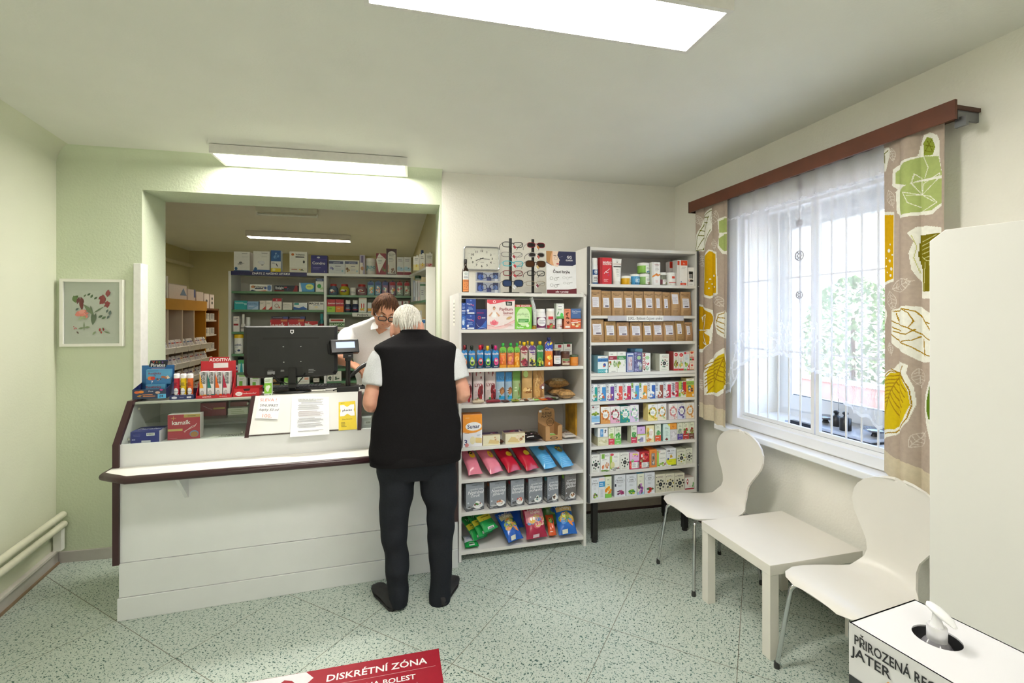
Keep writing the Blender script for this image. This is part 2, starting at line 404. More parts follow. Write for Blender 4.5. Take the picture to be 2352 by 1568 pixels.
panel_light('led_panel_light', -.35, -1.15, WR*.4, 1.25, .275, .062, 'white LED panel on the ceiling behind the camera', LED)  # unseen panel, added as fill to brighten the ceiling and room
# ================================================================ COUNTER
LAM = M('dfe1e3', .32, 0, .02, 6); LAM2 = M('dcdee0', .35, 0, .02, 6); WHT = M('dfdfdd', .4, 0, .02, 6); TRB = M('3c2528', .28, 0, .06, 20)
GLS = glass('clear_glass', 'f8fbf9')
CTR = TR(-1.411, 2.925, 0, math.atan2(.079, 1.823)); CL = 1.825; CT = 1.135   # counter frame: x along the front, y back, z up
def cw(x, y, z): return CTR @ Vector((x, y, z))
counter = empty('sales_counter', (-1.411, 2.925, 0), math.atan2(.079, 1.823), 'long white pharmacy counter with dark brown edging and slanted glass showcase', 'counter')
mb = MB(); mb.box(-.006, -.012, 0, CL, .012, .119, LAM2); mb.box(-.004, .012, 0, CL, .45, .119, LAM2); mb.build('kick_board', counter, .002)
mb = MB(); mb.box(0, -.006, .121, CL, .02, .302, LAM2); mb.box(.0, 0, .304, CL, .02, .936, LAM); mb.box(0, .02, .88, CL, .52, .918, WHT)
mb.build('front_panel', counter, .0015)
SLY = .165
for x, z0, nm in ((-.022, .30, 'end_panel'), (CL-.023, .30, 'end_panel')):
    mb = MB(TR(x)); w = .021
    out = [(-.004, z0), (-.004, .936), (SLY-.012, CT+.004), (.52, CT+.004), (.52, z0)]
    n = len(out); vs = [(0, y, z) for y, z in out]+[(w, y, z) for y, z in out]
    mb.add(vs, [(0, 1, 2, 3, 4), (9, 8, 7, 6, 5)]+[(i, 5+i, 5+(i+1) % 5, (i+1) % 5) for i in range(5)], WHT)
    p = mb.build(nm, counter)
    mb = MB(TR(x-.004)); w2 = w+.008
    for a, b in zip(out[:3], out[1:4]):
        mb.bar((w2/2, a[0], a[1]), (w2/2, b[0], b[1]), w2, .016, TRB, (1, 0, 0)) if False else None
    sec = [(-.014, z0-.001), (-.014, .94), (SLY-.02, CT+.012), (.52, CT+.012)]; inn = [(.006, z0-.001), (.006, .932), (SLY, CT-.006), (.52, CT-.006)]
    vs = [(0, *q) for q in sec]+[(w2, *q) for q in sec]+[(0, *q) for q in inn]+[(w2, *q) for q in inn]
    fs = []
    for i in range(3): fs += [(i, 4+i, 5+i, 1+i), (8+i, 9+i, 13+i, 12+i), (i, 1+i, 9+i, 8+i), (4+i, 12+i, 13+i, 5+i)]
    fs += [(0, 8, 12, 4), (3, 7, 15, 11)]
    mb.add(vs, fs, TRB); mb.build('edge_trim', p)
# bay dividers, slanted panes, slanted white board, top
for k, x in enumerate((.605, 1.218)):
    mb = MB(TR(x-.011)); w = .022
    sec = [(-.004, .93), (SLY-.004, CT+.006)]; inn = [(.03, .93), (SLY+.03, CT+.006)]
    vs = [(0, *q) for q in sec]+[(w, *q) for q in sec]+[(0, *q) for q in inn]+[(w, *q) for q in inn]
    mb.add(vs, [(0, 2, 3, 1), (4, 5, 7, 6), (0, 1, 5, 4), (2, 6, 7, 3), (0, 4, 6, 2), (1, 3, 7, 5)], TRB); mb.build('divider_trim', counter)
def slant(x0, x1, t, m, nm, parent=counter, s0=0.0, s1=1.0, lift=0.0):
    d = Vector((0, SLY, CT-.936)); nrm = Vector((0, -(CT-.936), SLY)).normalized(); mb = MB()
    a = Vector((0, 0, .938)); vs = []
    for q in (lift, lift+t):
        for f in (s0, s1):
            for x in (x0, x1): p = a+d*f+nrm*q; vs.append((x, p.y, p.z))
    mb.add(vs, [(0, 1, 3, 2), (4, 6, 7, 5), (0, 4, 5, 1), (2, 3, 7, 6), (0, 2, 6, 4), (1, 5, 7, 3)], m); return mb.build(nm, parent) if nm else mb
slant(.0, .594, .004, GLS, 'glass_pane'); slant(1.23, CL, .004, GLS, 'glass_pane')
slant(.617, 1.206, .008, WHT, 'front_board'); slant(.617, 1.206, .004, DBROWN, 'board_edge', counter, -.012, .012, .004)
mb = MB(); mb.box(-.002, SLY, CT-.012, CL, .545, CT, M('d3d0c8', .3, 0, .03, 8)); mb.build('counter_top', counter, .001)
mb = MB(); mb.box(0, .50, .918, CL, .52, CT-.012, M('d9d8d2', .5)); mb.box(0, .48, .1, CL, .52, .93, WHT); mb.build('back_panel', counter)
mb = MB(); mb.box(.02, .24, 1.0, .59, .49, 1.006, GLS); mb.build('glass_shelf', counter)
for x, f in ((.025, .12), (.025, .85), (.575, .12), (.575, .85)):
    mb = MB(); mb.lathe([(.006, 0), (.006, .012)], M('c8c4b8', .3, .8), (x, SLY*f+.02, .938+(CT-.938)*f-.012), 10); mb.build('pane_clip', counter)
# projecting ledge
led = [(-.03, -.085), (.105, -.182), (CL-.03, -.182), (CL-.012, -.1), (CL-.012, -.002), (-.03, -.002)]
mb = MB()
vs = [(x, y, .779) for x, y in led]+[(x, y, .817) for x, y in led]; n = len(led)
mb.add(vs, [tuple(range(n))[::-1], tuple(range(n, 2*n))]+[(i, (i+1) % n, n+(i+1) % n, n+i) for i in range(n)], M('eeebe6', .35, 0, .02, 6)); lg = mb.build('ledge', counter)
mb = MB(); mb.tube([(-.03, .02, .798), (-.03, -.085, .798), (.105, -.182, .798), (.5, -.182, .798), (CL-.03, -.182, .798), (CL-.012, -.1, .798), (CL-.012, .02, .798)], .0205, TRB, 12)
mb.build('edge_trim', lg)
for x in (.30, 1.45):
    mb = MB(TR(x)); mb.add([(0, 0, .778), (0, -.15, .778), (0, 0, .62), (.018, 0, .778), (.018, -.15, .778), (.018, 0, .62)], [(0, 1, 2), (3, 5, 4), (0, 3, 4, 1), (1, 4, 5, 2), (0, 2, 5, 3)], LAM); mb.build('bracket', counter)
# ================================================================ SHELF UNITS
SHW = M('dddbd8', .4, 0, .02, 6); SHB = M('c9c6c4', .55, 0, .03, 6); DGREY = M('4b4c50', .4, 0, .05, 20)
S1Y = 3.05; S1Z = [1.538, 1.276, 1.038, .755, .541, .324, .068]
s1 = empty('shelving_unit', (.88, S1Y, 0), 0, 'lower white open shelving unit with food and sweets, beside the counter', 'shelving unit')
s1i = Matrix.Translation((-.88, -S1Y, 0))
mb = MB(s1i); mb.prism([(0, 0), (.018, 0), (.018, 1.785), (0, 1.785)], .42, SHW); mb.M = s1i @ TR(.426, S1Y); mb.v = []; mb.f = []; mb.m = []; mb.s = []
mb.box(0, 0, 0, .018, .50, 1.782, SHW); mb.build('side_panel', s1, .001)
mb = MB(s1i @ TR(1.312, S1Y)); mb.add([(0, .0, 0), (0, .42, 0), (0, .42, 1.80), (0, .06, 1.80), (0, 0, 1.765), (.02, .0, 0), (.02, .42, 0), (.02, .42, 1.80), (.02, .06, 1.80), (.02, 0, 1.765)],
       [(0, 4, 3, 2, 1), (5, 6, 7, 8, 9)]+[(i, (i+1) % 5, 5+(i+1) % 5, 5+i) for i in range(5)], SHW); mb.build('side_panel', s1, .001)
mb = MB(s1i); mb.box(.444, 3.46, .05, 1.312, 3.47, 1.76, SHB); mb.build('back_panel', s1)
for z in [1.785]+S1Z:
    mb = MB(s1i); mb.box(.444, S1Y+.003, z-.022, 1.312, 3.46, z, SHW); mb.build('shelf_board', s1, .001)
mb = MB(s1i @ TR(.4255, 3.08)); mb.box(-.001, .15, 1.56, .0, .25, 1.745, M('f0eee6'))
for k in range(6): mb.box(-.0016, .17, 1.58+k*.026, -.001, .23, 1.592+k*.026, '9a9a98')
mb.build('note_strip', s1)
S2Y = 3.055; S2Z = [1.859, 1.632, 1.440, 1.219, 1.016, .852, .695, .507, .316]
s2 = empty('shelving_unit', (1.80, S2Y, 0), 0, 'taller white shelving unit on black legs filled with tea boxes, near the window', 'shelving unit')
s2i = Matrix.Translation((-1.80, -S2Y, 0))
for x in (1.351, 2.226):
    mb = MB(s2i); mb.box(x, S2Y, .295, x+.022, 3.39, 2.122, SHW); p = mb.build('side_panel', s2, .001)
    mb = MB(s2i); q = x-.003 if x < 2 else x+.012; mb.box(q, S2Y-.006, .30, q+.014, S2Y+.02, 2.123, DGREY)
    for k in range(4): mb.lathe([(.004, 0), (.004, .006)], M('b8b8b8', .3, .9), (q+.007, S2Y-.012, .5+k*.45), 8)
    mb.build('upright_edge', p)
mb = MB(s2i); mb.box(1.373, 3.38, .30, 2.226, 3.39, 2.10, SHB); mb.build('back_panel', s2)
mb = MB(s2i); mb.box(1.373, S2Y, 2.098, 2.226, 3.38, 2.12, SHW); mb.build('top_board', s2, .001)
for i, z in enumerate(S2Z):
    mb = MB(s2i); h = .045 if i == 3 else .021; mb.box(1.373, S2Y+.002, z-h, 2.226, 3.38, z, SHW)
    if i == 3: mb.box(1.373, S2Y, z-.024, 2.226, S2Y+.003, z-.021, M('8e8e90'))
    mb.build('shelf_board', s2, .001)
for x in (1.395, 2.14):
    for y in (S2Y+.02, 3.34):
        mb = MB(s2i); mb.box(x, y, .02, x+.038, y+.038, .296, M('1c1a1b', .4)); mb.lathe([(.02, 0), (.02, .02)], M('2a2829', .5), (x+.019, y+.019, 0), 12); mb.build('leg', s2)
# label strip below the second board
mb = MB(); a = ony(1396, 733, S2Y-.002); b = ony(1570, 733, S2Y-.002); 
mb.box(a.x, S2Y-.004, 1.594, b.x, S2Y-.002, 1.631, M('bdbcc6', .25)); a = ony(1439, 733, S2Y-.002); b = ony(1523, 733, S2Y-.002); mb.box(a.x, S2Y-.0055, 1.592, b.x, S2Y-.004, 1.633, 'ecebea')
prints(mb, 't .5 .5 .5 333 JUKL- Bylinné čajové směsi', lambda u, v, e: (a.x+(b.x-a.x)*u, S2Y-.0056-e, 1.592+.041*v), b.x-a.x, .041)
tag(mb.build('shelf_label'), 'white printed strip taped under the shelf edge above the lower row of kraft bags', 'label')
# ---------------------------------------------------------------- dispensary shelves in the rear room
DY = 5.0; GRS = M('5f8a68', .3, 0, .05, 12); DSB = M('c2beb2', .55, 0, .03, 5)
def dzx(px, py): p = ony(px, py, DY); return p.x, p.z
dx = [dzx(p, 700)[0] for p in (524.5, 531, 744, 750, 944, 950)]
DLZ = [dzx(640, p)[1] for p in (669, 711, 761, 811, 853, 884)]; DRZ = [dzx(850, p)[1] for p in (678, 717, 762, 812, 845, 873)]; DT = dzx(640, 625)[1]
disp = empty('dispensary_shelving', (dx[2], DY, 0), 0, 'white two-bay medicine shelving with green shelves behind the pharmacist', 'shelving unit')
dI = Matrix.Translation((-dx[2], -DY, 0))
for a, b in ((0, 1), (2, 3), (4, 5)):
    mb = MB(dI); mb.box(dx[a], DY, 0, dx[b], DY+.3, DT-.02, WHT); mb.build('side_panel', disp)
mb = MB(dI); mb.box(dx[0], DY-.003, DT-.026, dx[5], DY+.3, DT, WHT); mb.build('top_board', disp)
mb = MB(dI); mb.box(dx[0], DY+.29, 0, dx[5], DY+.3, DT-.03, DSB); mb.build('back_panel', disp)
for zz, xa, xb in ((DLZ, dx[1], dx[2]), (DRZ, dx[3], dx[4])):
    for z in zz:
        mb = MB(dI); mb.box(xa, DY+.01, z-.022, xb, DY+.29, z, GRS); mb.build('shelf_board', disp)
a = ony(531, 622, DY-.004); b = ony(705, 634.5, DY-.004)
mb = MB(); mb.box(a.x, DY-.012, b.z-.002, b.x, DY-.008, a.z, M('2c2a5c', .35))
prints(mb, 'T .52 .5 .52 f2f2f4 ZNÁTE Z NAŠEHO LETÁKU', lambda u, v, e: (a.x+(b.x-a.x)*u, DY-.0121-e, b.z+(a.z-b.z)*v), b.x-a.x, a.z-b.z)
tag(mb.build('header_sign'), 'dark blue header strip with white lettering along the top of the medicine shelves', 'sign')
# side unit along the right wall of the rear room
su = empty('side_shelving', (.3, 4.1, 0), 0, 'narrow white shelf unit against the right wall just inside the opening', 'shelving unit')
sI = Matrix.Translation((-.3, -4.1, 0)); mb = MB(sI); mb.box(.284, 4.08, 0, .366, 4.10, 2.06, WHT); mb.build('end_panel', su)
for k, py in enumerate((613, 688, 760, 835)):
    z = ony(977, py, 4.1).z; mb = MB(sI); vs = [(.284, 4.1, z), (.366, 4.1, z), (.366, 4.9, z), (.17, 4.9, z)]
    vs = [(x, y, zz) for zz in (z-.02, z) for x, y, _ in vs]
    mb.add(vs, [(0, 3, 2, 1), (4, 5, 6, 7), (0, 1, 5, 4), (1, 2, 6, 5), (2, 3, 7, 6), (3, 0, 4, 7)], GRS if k else WHT); mb.build('shelf_board', su)
# ---------------------------------------------------------------- drawer rack with medicines, far left of the rear room
UX = -1.93; OCH = M('c68a25', .4, 0, .05, 6); BEI = M('c9b6a4', .5, 0, .04, 6)
rk = empty('medicine_rack', (UX, 4.6, 0), 0, 'tall beige medicine rack with an ochre top and sloping compartments, left in the rear room', 'rack')
ri = Matrix.Translation((-UX, -4.6, 0))
y0 = onx(340, 700, UX).y; ys = [y0]+[onx(p, 700, UX).y for p in (386, 419, 446, 472.5)]; zt = 1.79
mb = MB(ri); mb.box(UX-.45, ys[0], zt-.10, UX+.012, ys[-1], zt, OCH); mb.build('top_fascia', rk)
mb = MB(ri); mb.box(UX-.47, ys[0], 0, UX-.45, ys[-1], zt, BEI); mb.build('back_panel', rk)
for y in ys:
    mb = MB(ri); mb.box(UX-.45, y-.009, 0, UX, y+.009, zt-.1, BEI if y < ys[-1] else OCH); mb.build('divider', rk)
RKZ = [1.31, 1.16, 1.01, .86, .71, .56]
rr = random.Random(5); TRAYM = M('d6cbc0', .4)
for z in RKZ:
    for ya, yb in zip(ys, ys[1:]):
        mb = MB(ri); x0 = UX-.4; a, b = ya+.011, yb-.011   # sloping tray that drops towards the front, with a lip
        mb.add([(x0, a, z+.09), (x0, b, z+.09), (UX+.045, b, z), (UX+.045, a, z), (UX+.06, b, z+.045), (UX+.06, a, z+.045), (x0, a, z+.075), (x0, b, z+.075), (UX+.05, b, z-.012), (UX+.05, a, z-.012), (UX+.066, b, z+.04), (UX+.066, a, z+.04)],
               [(0, 3, 2, 1), (3, 5, 4, 2), (6, 7, 8, 9), (9, 8, 10, 11), (4, 5, 11, 10), (0, 1, 7, 6), (0, 6, 9, 3), (1, 2, 8, 7), (3, 9, 11, 5), (2, 4, 10, 8)], TRAYM); mb.build('tray', rk)
# brown open shelf behind it
bs = empty('brown_shelf', (UX, 5.8, 0), 0, 'dark brown open shelf behind the medicine rack in the rear room', 'shelf'); bi = Matrix.Translation((-UX, -5.8, 0))
BRW = M('6b3d1e', .4, 0, .1, 5); ya, yb = ys[-1]+.02, onx(503, 700, UX).y
mb = MB(bi); mb.box(UX-.45, yb-.02, 0, UX, yb, 1.72, M('9a5a20', .4, 0, .1, 5)); mb.build('side_panel', bs)
mb = MB(bi); mb.box(UX-.45, ya, 1.70, UX, yb, 1.72, BRW); mb.build('top_board', bs)
mb = MB(bi); mb.box(UX-.47, ya, 0, UX-.45, yb, 1.72, BRW); mb.build('back_panel', bs)
for py in (735, 768, 803):
    z = onx(490, py, UX).z; mb = MB(bi); mb.box(UX-.45, ya, z-.015, UX-.02, yb-.02, z, M('cfc8be', .4)); mb.build('shelf_board', bs)
# ================================================================ TABLE, CHAIRS, CABINET, DISPENSER BOX
LACK = M('e0dcd4', .35, 0, .015, 5)
tb = empty('side_table', (2.0, 2.06, 0), 0, 'low square white side table between the two white chairs', 'table'); ti = Matrix.Translation((-2.0, -2.06, 0))
mb = MB(ti); mb.box(1.722, 1.808, .40, 2.282, 2.308, .45, LACK); mb.build('table_top', tb, .002)
for x in (1.724, 2.23):
    for y in (1.810, 2.256):
        mb = MB(ti); mb.box(x, y, 0, x+.05, y+.05, .40, LACK); mb.build('leg', tb, .0015)
CHW = M('e2dfd9', .3, 0, .015, 5); CHR = M('c9cacc', .12, 1, .02, 20)
def chair(x, y, label, rz=0):
    """moulded shell chair facing -x; origin on the floor under the seat centre"""
    o = empty('shell_chair', (x, y, 0), rz, label, 'chair', 'white waiting chairs')
    # centre line (x, z) from seat front to the top of the back, with half widths
    cl = [(-.225, .432, .10), (-.215, .440, .155), (-.19, .447, .182), (-.13, .449, .203), (-.06, .445, .207), (.0, .441, .203), (.06, .439, .192), (.11, .441, .172), (.15, .450, .148),
          (.18, .468, .125), (.203, .495, .112), (.213, .53, .106), (.219, .57, .114), (.225, .61, .138), (.231, .65, .165), (.237, .69, .190), (.243, .735, .203), (.249, .78, .199), (.253, .815, .181), (.257, .845, .150), (.260, .868, .106), (.262, .881, .058), (.263, .885, .02)]
    rows = []; W = 8
    for i, (cx, cz, hw) in enumerate(cl):
        a = cl[max(i-1, 0)]; b = cl[min(i+1, len(cl)-1)]; t = Vector((b[0]-a[0], 0, b[1]-a[1])).normalized(); nn = Vector((-t.z, 0, t.x))
        row = []
        for k in range(-W, W+1):
            f = k/W; f = sin(f*pi/2) if i in (0, len(cl)-1) else f; yv = hw*f; d = (.009 if i > 8 else -.011)*abs(f)**2.2
            row.append(Vector((cx, yv, cz))+nn*d)
        rows.append(row)
    th = .0055; mb = MB(); nr = len(rows); nc = 2*W+1; top = []; bot = []
    for i in range(nr):
        for k in range(nc):
            p = rows[i][k]; a = rows[max(i-1, 0)][k]; b = rows[min(i+1, nr-1)][k]; c = rows[i][max(k-1, 0)]; d = rows[i][min(k+1, nc-1)]
            n = (b-a).cross(d-c); n = n.normalized() if n.length > 1e-9 else Vector((0, 0, 1)); top.append(p+n*th); bot.append(p-n*th)
    vs = top+bot; fs = []; q = nr*nc
    for i in range(nr-1):
        for k in range(nc-1):
            a = i*nc+k; fs.append((a, a+1, a+nc+1, a+nc)); fs.append((q+a, q+a+nc, q+a+nc+1, q+a+1))
    mb.add(vs, fs, CHW, True); es = []
    for k in range(nc-1): es += [(k+1, k, q+k, q+k+1), ((nr-1)*nc+k, (nr-1)*nc+k+1, q+(nr-1)*nc+k+1, q+(nr-1)*nc+k)]
    for i in range(nr-1): es += [(i*nc, (i+1)*nc, q+(i+1)*nc, q+i*nc), ((i+1)*nc+nc-1, i*nc+nc-1, q+i*nc+nc-1, q+(i+1)*nc+nc-1)]
    mb.add(vs, es, CHW, False); mb.build('seat_shell', o)
    for sx, fx, fz in ((-1, -.235, 0), (1, .235, 0)):
        for sy in (-1, 1):
            mb = MB(); a = Vector((fx, sy*.185, .011)); t = Vector((sx*.196, sy*.140, .407)); c = Vector((sx*.12, sy*.095, .425))
            pts = [a, a.lerp(t, .5), a.lerp(t, .93)]
            e0 = a.lerp(t, .93); e1 = t+Vector((-sx*.012, -sy*.012, .022))
            for k in range(1, 6): f = k/6; pts.append(e0.lerp(t, f).lerp(t.lerp(c, f), f))
            pts += [c, Vector((sx*.02, sy*.03, .43))]
            mb.tube(pts, .0095, CHR, 10); l = mb.build('leg', o)
            mb = MB(); mb.lathe([(.012, 0), (.0125, .012), (.0105, .03)], M('303030', .5), (a.x, a.y, 0), 10); mb.build('foot_cap', l)
    mb = MB(); mb.lathe([(.055, .405), (.055, .432)], M('2a2a2a', .5), (0, 0, 0), 16); mb.build('hub', o)
    return o
chair(1.932, 2.53, 'white moulded shell chair on chrome legs, the one beside the tea shelves')
chair(1.955, 1.582, 'white moulded shell chair on chrome legs, the one partly behind the white cabinet')
# white cabinet at the right edge
cb = empty('white_cabinet', (1.405, .930, 0), 0, 'tall plain white cabinet with a clipped top corner at the right edge', 'cabinet')
f = Vector((sin(YAW), cos(YAW), 0)); rt = Vector((cos(YAW), -sin(YAW), 0))
d1 = rt*.516-f*.856; d2 = rt*.856+f*.516
mb = MB()
L_ = .42; prof = [(0, 0), (L_, 0), (L_, 1.848), (.032, 1.848), (0, 1.822)]
n = len(prof); th = .022
vs = [d1*s+Vector((0, 0, z)) for s, z in prof]+[d1*s+d2*th+Vector((0, 0, z)) for s, z in prof]
fr = [tuple(range(n)), tuple(range(n, 2*n))[::-1]]+[(i, n+i, n+(i+1) % n, (i+1) % n) for i in range(n)]
mb.add(vs, fr, M('d9d8d6', .4, 0, .01, 4)); mb.build('side_panel', cb, .0015)
def cbx(mb, s0, s1, t0, t1, z0, z1, m):
    vs = [d1*s+d2*t+Vector((0, 0, z)) for z in (z0, z1) for t in (t0, t1) for s in (s0, s1)]
    mb.add(vs, [(0, 2, 3, 1), (4, 5, 7, 6), (0, 1, 5, 4), (2, 6, 7, 3), (0, 4, 6, 2), (1, 3, 7, 5)], m)
mb = MB(); cbx(mb, .03, L_, .4, .42, 0, 1.82, WHT); mb.build('side_panel', cb)
mb = MB(); cbx(mb, L_-.02, L_, .022, .4, 0, 1.82, WHT); mb.build('back_panel', cb)
for z in (.08, .5, .9, 1.3, 1.8):
    mb = MB(); cbx(mb, .03, L_-.02, .022, .4, z, z+.018, WHT); mb.build('shelf_board', cb)
# counter under the dispenser box (below the frame) and the box itself
dt = empty('entrance_table', (.74, .52, 0), 0, 'white table under the white disinfectant box in the right front corner', 'table')
mb = MB(); mb.box(-.2, -.24, .70, .34, .16, .73, WHT); mb.build('table_top', dt, .002)
for x in (-.19, .30):
    for y in (-.23, .12): mb = MB(); mb.box(x, y, 0, x+.035, y+.035, .70, WHT); mb.build('leg', dt)
zt = 1.055; pL = onz(1950, 1428, zt); pB = onz(2101, 1376, zt); e1 = (pB-pL); wB = e1.length; e1.normalize(); e2 = Vector((e1.y, -e1.x, 0)); lB = .205
bx = empty('dispenser_box', (pL.x, pL.y, .73), math.atan2(e2.y, e2.x), 'white cardboard display box with a pump bottle in its round hole', 'display box')
H = zt-.73; mb = MB(); BXW = M('d3d3d8', .4, 0, .01, 4)
mb.box(0, .0, 0, lB, .003, H, BXW); mb.box(0, wB-.003, 0, lB, wB, H, BXW); mb.box(0, .003, 0, .003, wB-.003, H, BXW); mb.box(lB-.003, .003, 0, lB, wB-.003, H, BXW); mb.box(0, 0, 0, lB, wB, .003, BXW)
ph = onz(2152, 1463, zt); hx = (ph-pL).dot(e2); hy = (ph-pL).dot(e1); hr = .034; n = 32; vs = []; fs = []
for i in range(n):
    a = 2*pi*i/n; ca, sa = cos(a), sin(a); k = min((lB-hx if ca > 0 else hx)/max(abs(ca), 1e-6), (wB-hy if sa > 0 else hy)/max(abs(sa), 1e-6))
    vs += [(hx+hr*ca, hy+hr*sa, H), (hx+k*ca, hy+k*sa, H), (hx+hr*ca, hy+hr*sa, H-.003)]
for i in range(n):
    j = (i+1) % n; fs += [(3*i, 3*i+1, 3*j+1, 3*j), (3*i, 3*j, 3*j+2, 3*i+2)]
mb.add(vs, fs, BXW)
for cx_, cy_ in ((0, 0), (lB, 0), (lB, wB), (0, wB)):
    i = min(range(n), key=lambda i: (vs[3*i+1][0]-cx_)**2+(vs[3*i+1][1]-cy_)**2)
    c1, c2 = vs[3*((i-1) % n)+1], vs[3*((i+1) % n)+1]; mb.add([vs[3*i+1], (cx_, cy_, H), c1, c2], [(2, 1, 0), (0, 1, 3)], BXW)
prints(mb, 'r 0 .0 1 .71 2c2f33;T .52 .925 .052 26262c PŘIROZENÁ REGENERACE;T .18 .855 .052 26262c JATER;p db952e .25 .66 .27 .76 .32 .81 .39 .79 .49 .67 .63 .56 .5 .45 .3 .5',
       lambda u, v, e: (lB*u, -.0004-e, H*v), lB, H)
prints(mb, 'n .08 .7 .6 .9 3 555', lambda u, v, e: (lB+.0004+e, wB*u, H*v), wB, H)
mb.build('carton', bx)
pb = empty('pump_bottle', (*(Vector((pL.x, pL.y, 0))+e2*hx+e1*hy).xy, .735), math.atan2(e2.y, e2.x), 'clear disinfectant pump bottle standing in the white display box', 'pump bottle')
PB = glass('bottle_plastic', '8d8f96', .05); CLR = M('dfe0e4', .25)
mb = MB(); mb.lathe([(.031, 0), (.032, .01), (.032, .27), (.028, .295), (.018, .312), (.013, .318)], M('7d7c82', .12, 0, .1, 30), (0, 0, 0), 24); mb.build('bottle', pb)
mb = MB(); mb.lathe([(.0145, .31), (.0145, .338), (.0135, .341)], M('dcdce2', .2, .35), (0, 0, 0), 20); mb.build('collar', pb)
mb = MB(); mb.lathe([(.010, .341), (.007, .35), (.006, .364)], CLR, (0, 0, 0), 14)
mb.loft([[(x, .0115*w*cos(a), .366+dz+.0055*sin(a)*w) for a in [2*pi*k/12 for k in range(12)]] for x, w, dz in ((-.016, .25, .007), (-.012, .8, .005), (0, 1, .002), (.012, .95, -.002), (.022, .7, -.006), (.03, .35, -.011))], CLR, True, True, True)
hd = mb.build('pump_head', pb); hd.rotation_euler = (0, 0, -.2)
# floor sticker
a = onz(703, 1545, 0); b = onz(1007.4, 1488, 0); sw = b.x-(-.63); sh = .42
fk = MB(); x0, y1 = -.63, 2.283
fm = lambda u, v, e: (x0+sw*u, y1-sh+sh*v, .0012+e)
fk.add([fm(u, v, 0) for u, v in ((0, 0), (1, 0), (1, 1), (0, 1))]+[(p[0], p[1], 0) for p in (fm(0, 0, 0), fm(1, 0, 0), fm(1, 1, 0), fm(0, 1, 0))], [(0, 1, 2, 3), (4, 5, 1, 0), (5, 6, 2, 1), (6, 7, 3, 2), (7, 4, 0, 3)], M('a32334', .35))
u1 = (a.x-x0)/sw
prints(fk, f'r 0 0 {u1:.3f} 1 e3e1e6;p e3e1e6 {u1:.3f} .78 {u1+.045:.3f} .89 {u1:.3f} 1;p a32334 {u1-.16:.3f} .8 {u1-.02:.3f} .8 {u1-.06:.3f} .9 {u1-.1:.3f} .93;T {(1+u1)/2+.02:.3f} .845 .092 f0eef0 DISKRÉTNÍ ZÓNA;r {u1+.06:.3f} .735 .97 .74 d9a8ae;T {(1+u1)/2+.04:.3f} .64 .07 f0eef0 LÉK NA BOLEST;t {(1+u1)/2+.12:.3f} .53 .05 f0eef0 při menstruaci', fm, sw, sh, False, .0002)
tag(fk.build('floor_sticker'), 'dark red floor sticker with white lettering at the bottom edge of the view', 'floor sticker')
# ================================================================ WINDOW
FRW = M('e9eaee', .35, 0, .015, 8); PVC = M('eceef2', .25, 0, .01, 8)
mb = MB(); mb.box(XR+.03, WY0, WZ0, XR+WT, WY1, WZ0+.055, PVC); struct('trim_4', mb)            # niche sill board
mb = MB(); mb.box(XR-.105, WY0-.13, .812, XR, WY1+.10, .850, PVC); struct('windowsill', mb, None, .006)
win = empty('window_1', (XR, 2.18, WZ0), 0); win['kind'] = 'structure'; wi = Matrix.Translation((-XR, -2.18, -WZ0))
def fr_rect(mb, x0, x1, y0, y1, z0, z1, w, m, wb=None):
    mb.box(x0, y0, z0, x1, y1, z0+(wb or w), m); mb.box(x0, y0, z1-w, x1, y1, z1, m)
    mb.box(x0, y0, z0+(wb or w), x1, y0+w, z1-w, m); mb.box(x0, y1-w, z0+(wb or w), x1, y1, z1-w, m)
mb = MB(wi); fr_rect(mb, XR-.012, XR+.03, WY0-.02, WY1+.02, .858, WZ1+.02, .05, FRW, .055); mb.build('window_frame', win)
xo = XR+WT-.09
mb = MB(wi); fr_rect(mb, xo, xo+.07, WY0, WY1, .93, WZ1, .06, PVC); mb.build('outer_frame', win)
mb = MB(wi); fr_rect(mb, xo-.015, xo+.05, WY0+.05, WY1-.05, .975, WZ1-.045, .075, PVC, .10); sa = mb.build('sash', win)
mb = MB(wi); mb.box(xo+.01, WY0+.12, 1.07, xo+.03, WY1-.12, WZ1-.115, glass('window_glass', 'eef3f6')); mb.build('pane', sa)
mb = MB(wi); mb.box(xo-.006, WY0+.118, 1.068, xo+.012, WY1-.118, 1.078, M('3a3d44')); mb.build('gasket', sa)
# hinged white security grille in two leaves
gr = empty('window_grille', (XR+.035, 2.18, .92), 0, 'white two-leaf window grille of thin vertical bars inside the window', 'window grille'); gi = Matrix.Translation((-XR-.035, -2.18, -.92))
for y0, y1, bars in ((2.195, 2.772, [2.719-.084*k for k in range(6)]), (1.59, 2.185, [2.092-.087*k for k in range(6)])):
    mb = MB(gi); fr_rect(mb, XR+.032, XR+.055, y0, y1, .932, 2.325, .022, FRW); lf = mb.build('grille_leaf', gr)
    for y in bars:
        mb = MB(gi); mb.tube([(XR+.044, y, .95), (XR+.044, y, 2.31)], .0058, FRW, 6); mb.build('bar', lf)
    for z in (1.405, 1.865):
        mb = MB(gi); mb.box(XR+.036, y0+.02, z-.005, XR+.040, y1-.02, z+.005, FRW); mb.build('cross_bar', lf)
